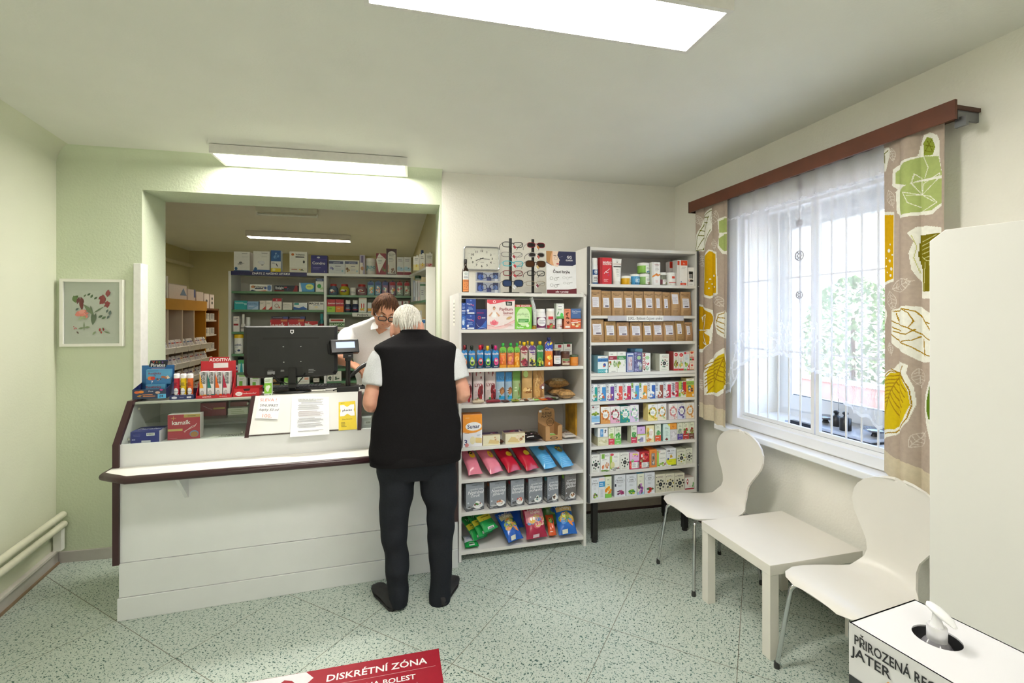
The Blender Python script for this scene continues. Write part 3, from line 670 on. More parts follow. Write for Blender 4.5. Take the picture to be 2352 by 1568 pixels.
# apothecary balance on the niche sill
STL = M('c9cbd0', .15, 1, .03, 30); BLK = M('1b1a1c', .35); zs = WZ0+.055
bl = empty('balance_scale', (2.60, 2.17, zs), 0, 'steel balance scale with two round pans and black weights behind the window grille', 'scale')
mb = MB(); mb.box(-.11, -.24, .012, .11, .17, .028, M('d5d6da', .3, .4)); mb.box(-.115, -.245, .004, .115, .175, .012, BLK); mb.build('base_plate', bl)
mb = MB(); mb.box(-.12, .10, .0, -.09, .27, .03, BLK); mb.box(-.122, .27, .008, -.1, .31, .02, STL); mb.build('slide_rail', bl)
for x, y in ((.04, .16), (.0, -.18)):
    mb = MB(); mb.lathe([(.012, .0), (.045, .008), (.066, .022), (.068, .024), (.044, .011), (.006, .004)], STL, (x, y, .045), 24, True, False); mb.lathe([(.02, .028), (.012, .05)], BLK, (x, y, 0), 12); mb.build('pan', bl)
    mb = MB(); mb.tube([(x+.02, y-.07, .028), (x+.02, y-.07, .34)], .0022, STL, 6); mb.build('rod', bl)
for x, y, h in ((.02, .07, .055), (-.03, -.03, .07)):
    mb = MB(); mb.lathe([(.03, .028), (.03, .028+h), (.012, .035+h), (.008, .045+h), (.016, .055+h), (.012, .066+h), (0, .068+h)], BLK, (x, y, 0), 18); mb.build('weight', bl)
# ---------------------------------------------------------------- pelmet and curtains
WOOD = M('63331f', .4, 0, .16, 9)
pe = empty('curtain_pelmet', (XR-.02, 2.25, 2.46), 0, 'long dark brown wooden pelmet above the window', 'pelmet'); pi_ = Matrix.Translation((-XR+.02, -2.25, -2.46))
mb = MB(pi_); mb.box(2.222, 1.378, 2.428, 2.236, 3.128, 2.508, WOOD); mb.build('fascia', pe, .001)
mb = MB(pi_); mb.box(2.236, 1.378, 2.47, XR, 3.128, 2.486, M('4a2a1c', .5)); mb.build('top_board', pe)
mb = MB(pi_); mb.box(2.222, 3.126, 2.426, XR, 3.136, 2.51, M('3f2318', .4)); mb.build('end_cap', pe)
mb = MB(pi_); mb.box(2.255, 1.36, 2.40, 2.27, 1.40, 2.44, M('77787c', .3, .6)); mb.box(2.25, 1.385, 2.43, XR, 1.395, 2.47, M('77787c', .3, .6)); mb.build('rail_bracket', pe)
mb = MB(pi_); mb.box(2.25, 1.39, 2.452, 2.30, 3.12, 2.468, M('d9d9d9', .4)); mb.build('curtain_rail', pe)
def inpoly(x, y, P):
    c = False; n = len(P); j = n-1
    for i in range(n):
        xi, yi = P[i]; xj, yj = P[j]
        if (yi > y) != (yj > y) and x < (xj-xi)*(y-yi)/(yj-yi)+xi: c = not c
        j = i
    return c
def sdist(x, y, P):
    best = 9
    for (ax, ay), (bx_, by_) in zip(P, P[1:]):
        dx, dy = bx_-ax, by_-ay; q = dx*dx+dy*dy; t = max(0, min(1, ((x-ax)*dx+(y-ay)*dy)/q)) if q else 0
        best = min(best, (ax+dx*t-x)**2+(ay+dy*t-y)**2)
    return sqrt(best)
def cloth_mat(h, name):
    m = M(h, .85, 0, .05, 60, .15, .1); return m
def z1(*a): return [(1560+.3156*a[i], 220+.3156*a[i+1]) for i in range(0, len(a), 2)]
def z2(*a): return [(1560+.3156*a[i], 700+.3156*a[i+1]) for i in range(0, len(a), 2)]
def z8(*a): return [(1440+.1658*a[i], 380+.1658*a[i+1]) for i in range(0, len(a), 2)]
TAUPE, CWH, OLV, PGR, YEL, YE2, DGR, MUS, HEM, LWH = 'b3a397', 'ecebe2', '6f6f1e', 'aab873', 'd3a50f', 'd3b81c', '776d14', 'a3801c', 'cfc3ab', 'd3cbc2'
def leaflines(cx, cy, l, ang, w=1.1, k=4):
    """outline leaf as polylines in px"""
    ca, sa = cos(ang), sin(ang); T = lambda u, v: (cx+u*ca-v*sa, cy+u*sa+v*ca); out = []
    up = [T(l*(f-.5), .3*l*sin(pi*f)) for f in [i/8 for i in range(9)]]; dn = [T(l*(f-.5), -.3*l*sin(pi*f)) for f in [i/8 for i in range(9)]]
    out += [up, dn, [T(-l*.5, 0), T(l*.62, 0)]]
    for i in range(1, k+1):
        f = i/(k+1); out += [[T(l*(f-.5), 0), T(l*(f-.38), .26*l*sin(pi*f))], [T(l*(f-.5), 0), T(l*(f-.38), -.26*l*sin(pi*f))]]
    return [('L', w, LWH, p) for p in out]
def curtain(name, label, x, px0, px1, zbot, zhem, shapes, folds, cell):
    ya, yb = onx(px0, 700, x).y, onx(px1, 700, x).y        # ya > yb
    ny = int(abs(ya-yb)/cell); ztop = 2.45; nz = int((ztop-.80)/cell)
    S = []
    for sh in shapes:
        pts = [(lambda p: (p.y, p.z))(onx(a, b, x)) for a, b in sh[-1]]
        wd = sh[1]*abs(onx(sh[-1][0][0]+1, 700, x).y-onx(sh[-1][0][0], 700, x).y)*1.0 if sh[0] == 'L' else 0
        bb = (min(p[0] for p in pts)-wd, max(p[0] for p in pts)+wd, min(p[1] for p in pts)-wd, max(p[1] for p in pts)+wd)
        S.append((sh[0], wd, sh[1] if sh[0] == 'P' else sh[2], pts, bb))
    mb = MB(); vs = []; cols = []
    def bot(f): return zbot[0]+(zbot[1]-zbot[0])*f
    for j in range(nz+1):
        for i in range(ny+1):
            f = i/ny; y = ya+(yb-ya)*f; zb = bot(f)+.004*sin(f*15); z = ztop+(zb-ztop)*j/nz
            vs.append((x+folds(f, (ztop-z)/1.6), y, z))
    byc = {}
    for j in range(nz):
        for i in range(ny):
            f = (i+.5)/ny; y = ya+(yb-ya)*f; zb = bot(f); z = ztop+(zb-ztop)*(j+.5)/nz
            c = TAUPE if z > zhem[0]+(zhem[1]-zhem[0])*f else HEM
            if c != HEM:
                for kd, wd, col, pts, bb in S:
                    if bb[0] <= y <= bb[1] and bb[2] <= z <= bb[3]:
                        if kd == 'P':
                            if inpoly(y, z, pts): c = col
                        elif sdist(y, z, pts) < wd: c = col
            a = j*(ny+1)+i; byc.setdefault(c, []).append((a, a+1, a+ny+2, a+ny+1))
    mb.v = [Vector(p) for p in vs]
    for c, fs in byc.items():
        k = mb.mi(cloth_mat(c, c)); mb.f += fs; mb.m += [k]*len(fs); mb.s += [True]*len(fs)
    return tag(mb.build(name), label, 'curtain', 'patterned curtains at the window')
def dots(*a): return [('P', CWH, [(cx+r*cos(t*pi/4), cy+r*sin(t*pi/4)) for t in range(8)]) for cx, cy, r in zip(a[::3], a[1::3], a[2::3])]
def veins(A, B, n, ln, ang, col, w=.9):
    out = [('L', w*1.5, col, [A, B])]
    for i in range(1, n):
        f = i/n; x = A[0]+(B[0]-A[0])*f; y = A[1]+(B[1]-A[1])*f; l = ln*sin(pi*(.12+.8*f))
        for s in (-1, 1): out.append(('L', w, col, [(x, y), (x+l*cos(ang+s*1.0), y+l*sin(ang+s*1.0))]))
    return out
SR = [('P', CWH, z1(1785, 285, 1830, 266, 1880, 285, 1897, 330, 1897, 440, 1912, 560, 1912, 800, 1850, 860, 1765, 868, 1640, 893, 1600, 850, 1590, 700, 1606, 682, 1560, 655, 1566, 540, 1650, 480, 1750, 440, 1765, 340)),
      ('P', PGR, z1(1590, 640, 1590, 560, 1670, 492, 1780, 440, 1890, 440, 1912, 560, 1912, 580, 1760, 610, 1700, 655)), ('P', PGR, z1(1660, 670, 1760, 625, 1912, 600, 1912, 780, 1840, 832, 1770, 842, 1650, 868, 1618, 800, 1622, 705)),
      ('P', '8f9c3c', z1(1780, 345, 1808, 300, 1845, 310, 1866, 370, 1848, 430, 1785, 436)), *[('L', .8, OLV, q) for q in (z1(1785, 420, 1840, 320), z1(1790, 400, 1850, 410), z1(1800, 360, 1850, 370), z1(1810, 330, 1845, 400))],
      *[('L', .8, CWH, q) for q in (z1(1780, 440, 1815, 520, 1790, 600), z1(1770, 720, 1720, 640, 1735, 570, 1765, 600, 1770, 720), z1(1770, 720, 1780, 640, 1900, 560, 1890, 600, 1770, 720), z1(1770, 720, 1665, 705, 1700, 780, 1760, 810), z1(1770, 720, 1830, 730, 1880, 775, 1770, 840), z1(1770, 720, 1860, 770), z1(1770, 720, 1690, 730))],
      ('P', CWH, z1(1470, 380, 1530, 375, 1545, 405, 1500, 550, 1470, 555)), ('L', 1.2, OLV, z1(1470, 430, 1520, 400)), ('L', 1.2, OLV, z1(1485, 420, 1490, 490)),
      ('P', CWH, z1(1470, 845, 1578, 845, 1578, 1350, 1470, 1385)), ('P', YEL, z1(1470, 868, 1577, 868, 1577, 1330, 1470, 1364)),
      *dots(*sum(([x, y, r] for (x, y), r in zip(z1(1543, 1083, 1531, 1130, 1565, 1157, 1503, 1182, 1541, 1203, 1503, 1243, 1556, 1260, 1515, 1287, 1550, 1308), (2, 4.5, 2.2, 1.8, 3.5, 2, 4, 2, 3.4))), [])),
      ('P', CWH, z1(1698, 1003, 1742, 955, 1800, 943, 1912, 958, 1912, 1480, 1766, 1470, 1762, 1350, 1720, 1270, 1705, 1150, 1730, 1060)), ('P', DGR, z1(1762, 1012, 1912, 1000, 1912, 1415, 1767, 1422, 1767, 1260, 1750, 1160)),
      *[('L', .8, 'c9c88a', q) for q in (z1(1765, 1170, 1800, 1195, 1912, 1210), z1(1790, 1210, 1780, 1420), z1(1826, 1200, 1830, 1420), z1(1770, 1060, 1880, 1010), z1(1768, 1090, 1900, 1030), z1(1768, 1120, 1912, 1060), z1(1768, 1150, 1912, 1095), z1(1785, 1180, 1912, 1130), z1(1720, 1020, 1745, 1100, 1730, 1180, 1760, 1290))],
      ('P', CWH, z2(1480, 15, 1510, 50, 1515, 80, 1495, 135, 1480, 140)),
      ('P', CWH, z2(1562, 40, 1650, 8, 1760, 13, 1860, 75, 1860, 413, 1770, 416, 1640, 332, 1562, 275)),
      *[('L', 1.3, MUS, q) for q in (z2(1575, 45, 1640, 40, 1650, 25, 1740, 50, 1790, 120, 1860, 145), z2(1565, 115, 1700, 170, 1860, 275), z2(1565, 215, 1640, 270, 1720, 310, 1770, 350, 1860, 380), z2(1700, 170, 1730, 120, 1700, 60, 1650, 25), z2(1575, 190, 1690, 215, 1735, 180), z2(1650, 265, 1720, 260, 1760, 230), z2(1790, 120, 1860, 220), z2(1600, 60, 1625, 140), z2(1780, 245, 1790, 370), z2(1570, 160, 1650, 190))],
      ('P', CWH, z2(1470, 510, 1590, 455, 1625, 406, 1700, 440, 1690, 500, 1730, 600, 1743, 720, 1700, 850, 1600, 940, 1470, 985)), ('P', YE2, z2(1470, 555, 1560, 492, 1630, 490, 1695, 620, 1712, 730, 1660, 840, 1590, 900, 1470, 915)),
      *[('L', 1.2, MUS, q) for q in (z2(1470, 530, 1560, 480, 1640, 490, 1705, 620, 1720, 730, 1690, 830, 1600, 920, 1500, 940), z2(1660, 445, 1620, 520, 1550, 640, 1495, 790), z2(1560, 465, 1630, 490), *[z2(1635-q*16, 500+q*30, 1700-q*12, 600+q*36) for q in range(7)], *[z2(1630-q*14, 505+q*28, 1480, 530+q*26) for q in range(8)])],
      ('P', CWH, z2(1860, 520, 1825, 555, 1800, 640, 1790, 740, 1805, 860, 1835, 980, 1860, 990)), ('P', '5d7a1d', z2(1860, 560, 1830, 590, 1808, 690, 1808, 770, 1825, 830, 1860, 835)),
      *leaflines(2052, 355, 30, 1.4, .7), *leaflines(2048, 455, 38, 1.2, .7), *leaflines(2078, 655, 50, -.35, .8), *leaflines(2052, 690, 44, 1.3, .7), *leaflines(2112, 1010, 46, -.9, .8), *leaflines(2114, 865, 40, 1.5, .6), *leaflines(2050, 800, 26, 1.3, .7)]
SL = [('P', CWH, z8(1190, 588, 1195, 900, 1150, 1000, 1092, 1185, 968, 1192, 985, 960, 1040, 850, 1075, 680)), *[('L', .6, OLV, q) for q in (z8(1190, 620, 1090, 700, 1060, 840, 1000, 990, 975, 1185, 1080, 1160, 1130, 1010, 1180, 890), z8(1160, 700, 1100, 920, 1000, 1160), z8(1080, 720, 1160, 715), z8(1080, 790, 1145, 795), z8(1030, 900, 1095, 915), z8(1010, 970, 1080, 975), z8(1110, 1000, 1060, 1160))],
      ('P', CWH, z1(196, 1160, 232, 1118, 292, 1135, 297, 1440, 240, 1477, 194, 1458)), ('P', YEL, z1(203, 1165, 236, 1130, 285, 1150, 288, 1430, 240, 1460, 200, 1440)),
      *dots(*sum(([x, y, r] for (x, y), r in zip(z1(272, 1310, 240, 1335, 225, 1355, 250, 1370, 275, 1390, 235, 1400, 270, 1440), (2.5, 1.6, 1.6, 1.6, 1.8, 1.6, 2))), [])),
      ('P', CWH, z1(298, 900, 330, 878, 360, 880, 360, 1155, 320, 1150, 297, 1100, 306, 1010)), ('P', PGR, z1(307, 912, 336, 892, 360, 890, 360, 992, 306, 996)), ('P', PGR, z1(303, 1040, 330, 1008, 360, 1005, 360, 1130, 325, 1130, 305, 1090)),
      ('P', CWH, z2(130, -20, 190, 8, 252, 40, 270, 90, 250, 180, 243, 280, 180, 345, 130, 350)), ('P', 'c49613', z2(130, 0, 190, 20, 243, 60, 254, 100, 238, 180, 205, 198, 238, 230, 235, 285, 190, 318, 130, 330)), *[('L', .7, CWH, q) for q in (z2(155, 185, 245, 180), z2(190, 185, 175, 90, 215, 70, 200, 180), z2(190, 195, 220, 290, 185, 260))],
      ('P', CWH, z2(275, 130, 290, 60, 345, 40, 365, 60, 365, 245, 330, 245, 290, 205)), *[('L', .7, MUS, q) for q in (z2(285, 130, 300, 70, 345, 50), z2(285, 110, 345, 150), z2(290, 170, 345, 230), z2(300, 90, 345, 100), z2(290, 150, 340, 190))],
      ('P', CWH, z2(200, 610, 194, 500, 240, 400, 285, 345, 330, 308, 350, 320, 372, 420, 372, 600, 300, 662, 205, 650)), ('P', YE2, z2(225, 600, 222, 480, 255, 415, 300, 365, 340, 345, 362, 420, 362, 580, 290, 636, 228, 640)), *[('L', .8, MUS, q) for q in (z2(222, 640, 280, 540, 320, 400, 342, 325), *[z2(330-q*14, 375+q*30, 362, 430+q*30) for q in range(6)], *[z2(322-q*13, 380+q*30, 210, 440+q*26) for q in range(7)])],
      *leaflines(1608, 505, 22, 1.3, .5), *leaflines(1646, 500, 34, 1.9, .5), *leaflines(1645, 560, 24, 1.4, .5), *leaflines(1653, 690, 30, 1.0, .5), *leaflines(1615, 600, 26, 1.4, .5), *leaflines(1612, 880, 24, 1.3, .5)]
def fold_r(f, d):
    k = f*3.0; q = k-int(k); return -.018*abs(sin(pi*q))**.7*(1+.2*d)+.012*sin(2*pi*f*1.3+1)+.004*sin(9*f+3*d)
def fold_l(f, d):
    k = f*3.2+.3; q = k-int(k); return -.020*abs(sin(pi*q))**.7*(1+.3*d)+.006*sin(7*f+4*d)
curtain('patterned_curtain', 'taupe curtain with yellow and green leaf print, the one next to the white cabinet', 2.273, 2027, 2168, (.885, .80), (.985, .93), SR, fold_r, .0026)
curtain('patterned_curtain', 'taupe curtain with yellow leaf print, the one next to the tea shelves', 2.287, 1602, 1675, (.865, .845), (.975, .965), SL, fold_l, .003)
# net curtain
def sheer(name, fac):
    m = bpy.data.materials.new(name); m.use_nodes = True; nt = m.node_tree; N = nt.nodes; L = nt.links
    t = N.new('ShaderNodeBsdfTransparent'); d = N.new('ShaderNodeBsdfDiffuse'); d.inputs[0].default_value = (.80, .81, .88, 1)
    tr = N.new('ShaderNodeBsdfTranslucent'); tr.inputs[0].default_value = (.86, .87, .92, 1); a = N.new('ShaderNodeMixShader'); a.inputs[0].default_value = .5
    b = N.new('ShaderNodeMixShader'); L.new(d.outputs[0], a.inputs[1]); L.new(tr.outputs[0], a.inputs[2])
    tc = N.new('ShaderNodeTexCoord'); no = N.new('ShaderNodeTexNoise'); no.inputs['Scale'].default_value = 500; L.new(tc.outputs['Object'], no.inputs['Vector'])
    mr = N.new('ShaderNodeMapRange'); mr.inputs['To Min'].default_value = fac-.08; mr.inputs['To Max'].default_value = fac+.08; L.new(no.outputs['Fac'], mr.inputs[0])
    L.new(mr.outputs[0], b.inputs[0]); L.new(t.outputs[0], b.inputs[1]); L.new(a.outputs[0], b.inputs[2]); L.new(b.outputs[0], N['Material Output'].inputs[0]); return m
NET, LACE = sheer('net_fabric', .42), sheer('lace_fabric', .72)
nx = 2.30; prof = [(1655, 905), (1680, 903), (1697, 853), (1722, 830), (1765, 822), (1809, 817), (1834, 851), (1871, 858), (1907, 870), (1920, 908), (1939, 934), (1955, 949), (1986, 962), (2014, 984), (2045, 992)]
pb_ = [(lambda p: (p.y, p.z))(onx(a, b, nx)) for a, b in prof]
def netbot(y):
    for (ya, za), (yb, zb) in zip(pb_, pb_[1:]):
        if yb <= y <= ya: return za+(zb-za)*(y-ya)/(yb-ya)
    return pb_[0][1] if y > pb_[0][0] else pb_[-1][1]
ny, nz = 260, 150; ya, yb = onx(1664, 700, nx).y, onx(2033, 700, nx).y
lrnd = random.Random(3); LC = []
for i in range(17):        # lace scrolls near the lower edge
    cy_ = ya+(yb-ya)*(i+.5)/17; cz = netbot(cy_)+lrnd.uniform(.09, .2); pts = []
    for k in range(14): a = k*.45+i; r = .012+.0042*k; pts.append((cy_+r*cos(a), cz+r*sin(a)))
    LC.append(pts); LC.append([(cy_+.01*sin(k*.8), netbot(cy_)+.04+.035*k) for k in range(8)])
LB = [(min(p[0] for p in P)-.006, max(p[0] for p in P)+.006, min(p[1] for p in P)-.006, max(p[1] for p in P)+.006) for P in LC]
mb = MB(); zt_ = 2.45; by = {0: [], 1: []}
for j in range(nz+1):
    for i in range(ny+1):
        f = i/ny; y = ya+(yb-ya)*f; b0 = netbot(y)+.012*abs(sin(f*70)); z = zt_+(b0-zt_)*(j/nz); d = (zt_-z)
        x = nx+(.014*sin(f*62+.6*sin(f*9))+.008*sin(f*23+1))*(.55+.5*min(1, d)); mb.v.append(Vector((x, y, z)))
for j in range(nz):
    for i in range(ny):
        y = ya+(yb-ya)*(i+.5)/ny; b0 = netbot(y); z = zt_+(b0-zt_)*(j+.5)/nz; k = 0
        if z-b0 < .022 or (z > 2.30 and z < 2.31+.008*sin(y*70)): k = 1
        elif z-b0 < .36:
            for P, B in zip(LC, LB):
                if B[0] <= y <= B[1] and B[2] <= z <= B[3] and sdist(y, z, P) < .0045: k = 1; break
        a = j*(ny+1)+i; by[k].append((a, a+1, a+ny+2, a+ny+1))
for k, m in ((0, NET), (1, LACE)):
    q = mb.mi(m); mb.f += by[k]; mb.m += [q]*len(by[k]); mb.s += [True]*len(by[k])
tag(mb.build('net_curtain'), 'white lace net curtain with a scalloped slanting hem in front of the window grille', 'net curtain')
# ornament chain
oc = onx(1836, 425, 2.335); an = empty('hanging_ornament', (oc.x, oc.y, 2.44), 0, 'string of round brown pierced discs hanging in the middle of the window', 'ornament')
BRN = M('6d5a50', .5); zs_ = [onx(1836, p, 2.335).z-2.44 for p in (425, 512, 587, 677)]
mb = MB(); mb.tube([(0, 0, 0), (0, 0, zs_[-1]-.05)], .0012, BRN, 5); mb.build('thread', an)
for z, r in zip(zs_, (.022, .022, .031, .024)):
    mb = MB(); n = 24
    for ra, rb in ((r, r*.82), (r*.45, r*.32)):
        for i in range(n):
            a, b = 2*pi*i/n, 2*pi*(i+1)/n; vs = [(x, rr_*cos(t), z+rr_*sin(t)) for x in (-.002, .002) for t in (a, b) for rr_ in (ra, rb)]
            mb.add(vs, [(0, 1, 3, 2), (4, 6, 7, 5), (0, 2, 6, 4), (1, 5, 7, 3)], BRN)
    for k in range(6):
        a = pi*k/3; mb.bar((0, r*.4*cos(a), z+r*.4*sin(a)), (0, r*.86*cos(a), z+r*.86*sin(a)), .004, .004, BRN)
    mb.build('disc', an)
# ---------------------------------------------------------------- outside
mb = MB(); mb.box(2.95, -14, -.5, 40, 22, -.3, M('d6d5d0', .8, 0, .1, 2)); struct('outside_ground', mb)
mb = MB(); mb.box(6.3, -6, -.3, 6.5, 14, .66, M('c98a80', .8, 0, .1, 4)); mb.box(6.28, -6, .66, 6.52, 14, .70, M('d8d4d0', .8)); struct('outside_low_wall', mb)
fa = empty('apartment_house', (15, 7, -.3), 0, 'pale cream house with a window, seen outside through the net curtain', 'house')
mb = MB(); mb.box(0, -9, 0, 6, 9, 9, M('e9dfc6', .8, 0, .05, 2)); mb.build('wall', fa)
for y, z in ((.1, 3.0), (3.0, 3.0), (-3.2, 3.0), (.1, 6.0), (3.0, 6.0), (-3.2, 6.0)):
    mb = MB(); mb.box(-.06, y-.6, z-.1, 0, y+.6, z+1.6, M('f2f0ea', .5)); wf = mb.build('window', fa); mb = MB(); mb.box(-.07, y-.5, z, -.055, y+.5, z+1.5, M('8d99a6', .1)); mb.build('pane', wf)
gr_ = random.Random(11); LEAF = [M('84996c', .6), M('93a87c', .6), M('a2b48c', .6)]
for y, r, h, lb in ((2.6, .85, 2.3, 'green shrub outside, the tallest behind the grille'), (4.65, .85, 2.0, 'green shrub outside, left part of the hedge'), (6.7, .85, 2.4, 'green shrub outside, seen at the left window edge'), (.55, .85, 1.8, 'green shrub outside, nearest the right curtain')):
    o = empty('garden_shrub', (8.2, y, -.3), 0, lb, 'shrub', 'shrubs outside the window')
    mb = MB()
    for k in range(2200):
        a = gr_.uniform(0, 2*pi); t = gr_.uniform(-.9, 1); q = sqrt(1-t*t)*gr_.uniform(.75, 1.05); c = Vector((r*.8*q*cos(a), r*q*sin(a), .25+h*.5*(1+t)))
        s = gr_.uniform(.05, .10); d = Vector((gr_.uniform(-1, 1), gr_.uniform(-1, 1), gr_.uniform(-.6, 1))).normalized(); e = d.cross(Vector((.3, .2, 1))).normalized()
        mb.add([c-d*s, c+e*s*.5, c+d*s, c-e*s*.5], [(0, 1, 2, 3)], LEAF[k % 3])
    mb.build('foliage', o); mb = MB(); mb.tube([(0, 0, 0), (.05, .02, h*.8)], [.06, .03], M('5a4636', .8), 8); mb.build('trunk', o)
# ================================================================ GOODS
DYF = DY+.012
class Row:
    """a row of goods on a shelf: picture coordinates are read off an enlarged view (ox, oy, scale) and carried to the shelf's front plane"""
    def __init__(s, ox, oy, sc, Y, Z, group):
        s.t = (ox, oy, sc); s.Y = Y; s.Z = Z; s.g = group; up_ = [z for z in (S1Z+[1.785] if Y == S1Y+.012 else S2Z+[2.12] if Y in (S2Y+.012, S2Y+.016) else []) if z > Z+.05]
        if abs(Y-DYF) < 1e-6: up_ = [z for z in (DLZ if Z in DLZ else DRZ)+[DT] if z > Z+.05]
        s.zm = min(up_)-.026 if up_ else 9
    def pos(s, x0, x1, top, dy=0, bot=None):
        ox, oy, sc = s.t; Y = s.Y+dy; xm = (x0+x1)/2
        # the shelf front is seen at s.Y; goods stand a little behind it
        a = ony(ox+x0*sc, 700, Y).x; b = ony(ox+x1*sc, 700, Y).x; zt = ony(ox+xm*sc, oy+top*sc, Y).z
        zb = s.Z if bot is None else ony(ox+xm*sc, oy+bot*sc, Y).z
        lo, hi = (.447, 1.309) if s.Y == S1Y+.012 else (1.379, 2.223) if s.Y in (S2Y+.012, S2Y+.016) else (-9, 9)
        if s.Z < 1.78: a = max(a, lo); b = min(b, hi)
        return (a+b)/2, Y, zb+.001, max(.008, b-a-.0012), max(.01, min(zt, s.zm)-zb-.001)
def fm_box(W, H): return lambda u, v, e: (W*(u-.5), -e, H*v)
def fm_cyl(r, z0, h, span=2.2): return lambda u, v, e: ((r+e*2)*sin((u-.5)*span), r-(r+e*2)*cos((u-.5)*span), z0+h*v)
def finish(mb, name, x, y, z, rz, label, cat, group):
    o = mb.build(name); o.location = (x, y, z); o.rotation_euler = (0, 0, rz); return tag(o, label, cat, group)
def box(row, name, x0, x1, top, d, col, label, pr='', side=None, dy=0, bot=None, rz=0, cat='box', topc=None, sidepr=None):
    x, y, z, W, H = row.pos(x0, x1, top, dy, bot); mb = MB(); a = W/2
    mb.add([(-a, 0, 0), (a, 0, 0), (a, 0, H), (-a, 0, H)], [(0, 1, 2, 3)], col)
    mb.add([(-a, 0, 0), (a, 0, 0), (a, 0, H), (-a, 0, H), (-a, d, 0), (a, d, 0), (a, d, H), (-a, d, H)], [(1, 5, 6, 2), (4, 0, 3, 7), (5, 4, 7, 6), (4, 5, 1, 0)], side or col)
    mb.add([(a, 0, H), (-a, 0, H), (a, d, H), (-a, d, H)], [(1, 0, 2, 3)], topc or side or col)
    if pr: prints(mb, pr, fm_box(W, H), W, H)
    if sidepr: prints(mb, sidepr, lambda u, v, e: (-a-e, d*(1-u), H*v), d, H)
    return finish(mb, name, x, y, z, rz, label, cat, row.g)
def jar(row, name, x0, x1, top, col, lid, label, pr='', lidh=.22, dy=0, bot=None, neck=1.0, cat='jar', lidw=1.0, mat=None, lidname='lid', shoulder=.06):
    """round jar, tub or bottle with its lid as a part; neck = neck radius / body radius"""
    x, y, z, W, H = row.pos(x0, x1, top, dy, bot); r = W/2; mb = MB(); m = mat or col; zb = H*(1-lidh)
    if neck > .95: pf = [(r*.93, 0), (r*.98, .003), (r*.98, zb-.002), (r*.95, zb)]
    else: pf = [(r*.92, 0), (r, .004), (r, zb*(1-shoulder*4)), (r*.93, zb*(1-shoulder*2.4)), (r*neck*1.15, zb*(1-shoulder)), (r*neck, zb)]
    mb.lathe(pf, m, (0, r, 0), 22)
    if pr:
        hb = zb if neck > .95 else zb*(1-shoulder*4); prints(mb, pr, fm_cyl(r, 0, hb), 2.2*r, hb, True, .0006)
    o = finish(mb, name, x, y, z, 0, label, cat, row.g)
    lb = MB(); rl = r*(1.0 if neck > .95 else neck*1.12)*lidw
    lb.lathe([(rl, zb-.001), (rl*1.0, H-.004), (rl*.9, H)] if lidname == 'lid' else [(rl, zb-.001), (rl, H-.003), (rl*.85, H)], lid, (0, r, 0), 22)
    lb.build(lidname, o); return o
def kraft(row, x0, x1, top, label, pr, d=.055, dy=0, lean=0, rz=0, tint='b8946b', name='kraft_bag', maxz=None):
    x, y, z, W, H = row.pos(x0, x1, top, dy)
    if maxz: H = min(H, maxz-z)
    mb = MB(); a = W/2; rings = []
    sec = [(0, 1.0, .7), (.04, .99, .95), (.3, .97, 1.0), (.55, .95, .85), (.75, .98, .45), (.86, 1.0, .16), (.93, 1.0, .08), (1.0, 1.0, .06)]
    for f, w, t in sec:
        yy = d/2; t = d/2*t; ww = a*w; zz = H*f; yf = yy+(-.4*(d/2-t))
        rings.append([(-ww, yf, zz), (-ww*.9, yf-t, zz), (0, yf-t*1.08, zz), (ww*.9, yf-t, zz), (ww, yf, zz), (ww*.9, yf+t, zz), (0, yf+t*1.05, zz), (-ww*.9, yf+t, zz)])
    m = M(tint, .75, 0, .07, 25); mb.loft(rings, m, True, True, True)
    def fm(u, v, e):
        i = 0
        while i < len(sec)-2 and sec[i+1][0] < v: i += 1
        f0, w0, t0 = sec[i]; f1, w1, t1 = sec[i+1]; q = (v-f0)/(f1-f0); w = w0+(w1-w0)*q; t = (t0+(t1-t0)*q)*d/2
        yf = d/2-.4*(d/2-t)-t*(1.0+.08*(1-abs(2*u-1)))
        return (a*w*.9*(2*u-1), yf-e-.0008, H*v)
    # the wide label follows the bag: cut it in bands
    prints(mb, pr, fm, W*.9, H, True)
    return finish(mb, name, x, y, z, rz, label, 'bag', row.g)
def pouch(row, x0, x1, top, col, cap, label, pr, caph=.16, dy=0, d=.028, name='fruit_pouch', waist=.0):
    x, y, z, W, H = row.pos(x0, x1, top, dy); mb = MB(); a = W/2; hb = H*(1-caph); rings = []
    sec = [(0, .92, .55), (.05, 1, 1), (.35, .95-waist, .95), (.65, .93-waist, .7), (.85, .98, .35), (.94, .9, .25), (1, .35, .18)]
    for f, w, t in sec:
        ww = a*w; t = d/2*t; rings.append([(ww*cos(q)*(1 if abs(cos(q)) > .9 else 1), d/2+t*sin(q), hb*f) for q in [2*pi*k/14 for k in range(14)]])
    mb.loft(rings, M(col, .25, 0, .04, 30), True, True, True)
    def fm(u, v, e):
        i = 0
        while i < len(sec)-2 and sec[i+1][0] < v: i += 1
        f0, w0, t0 = sec[i]; f1, w1, t1 = sec[i+1]; q = (v-f0)/(f1-f0); w = w0+(w1-w0)*q; t = (t0+(t1-t0)*q)*d/2; xx = max(-1, min(1, (2*u-1)))
        return (a*w*xx*.97, d/2-t*sqrt(max(0, 1-(xx*.97)**2))-e-.0012, hb*v)
    prints(mb, pr, fm, W, hb, True)
    o = finish(mb, name, x, y, z, 0, label, 'pouch', row.g)
    c = MB(); r = a*.42; c.lathe([(r*.5, hb-.004), (r*.5, hb+.003), (r, hb+.004), (r, H-.002), (r*.8, H)], cap, (0, d/2, 0), 14); c.build('cap', o); return o
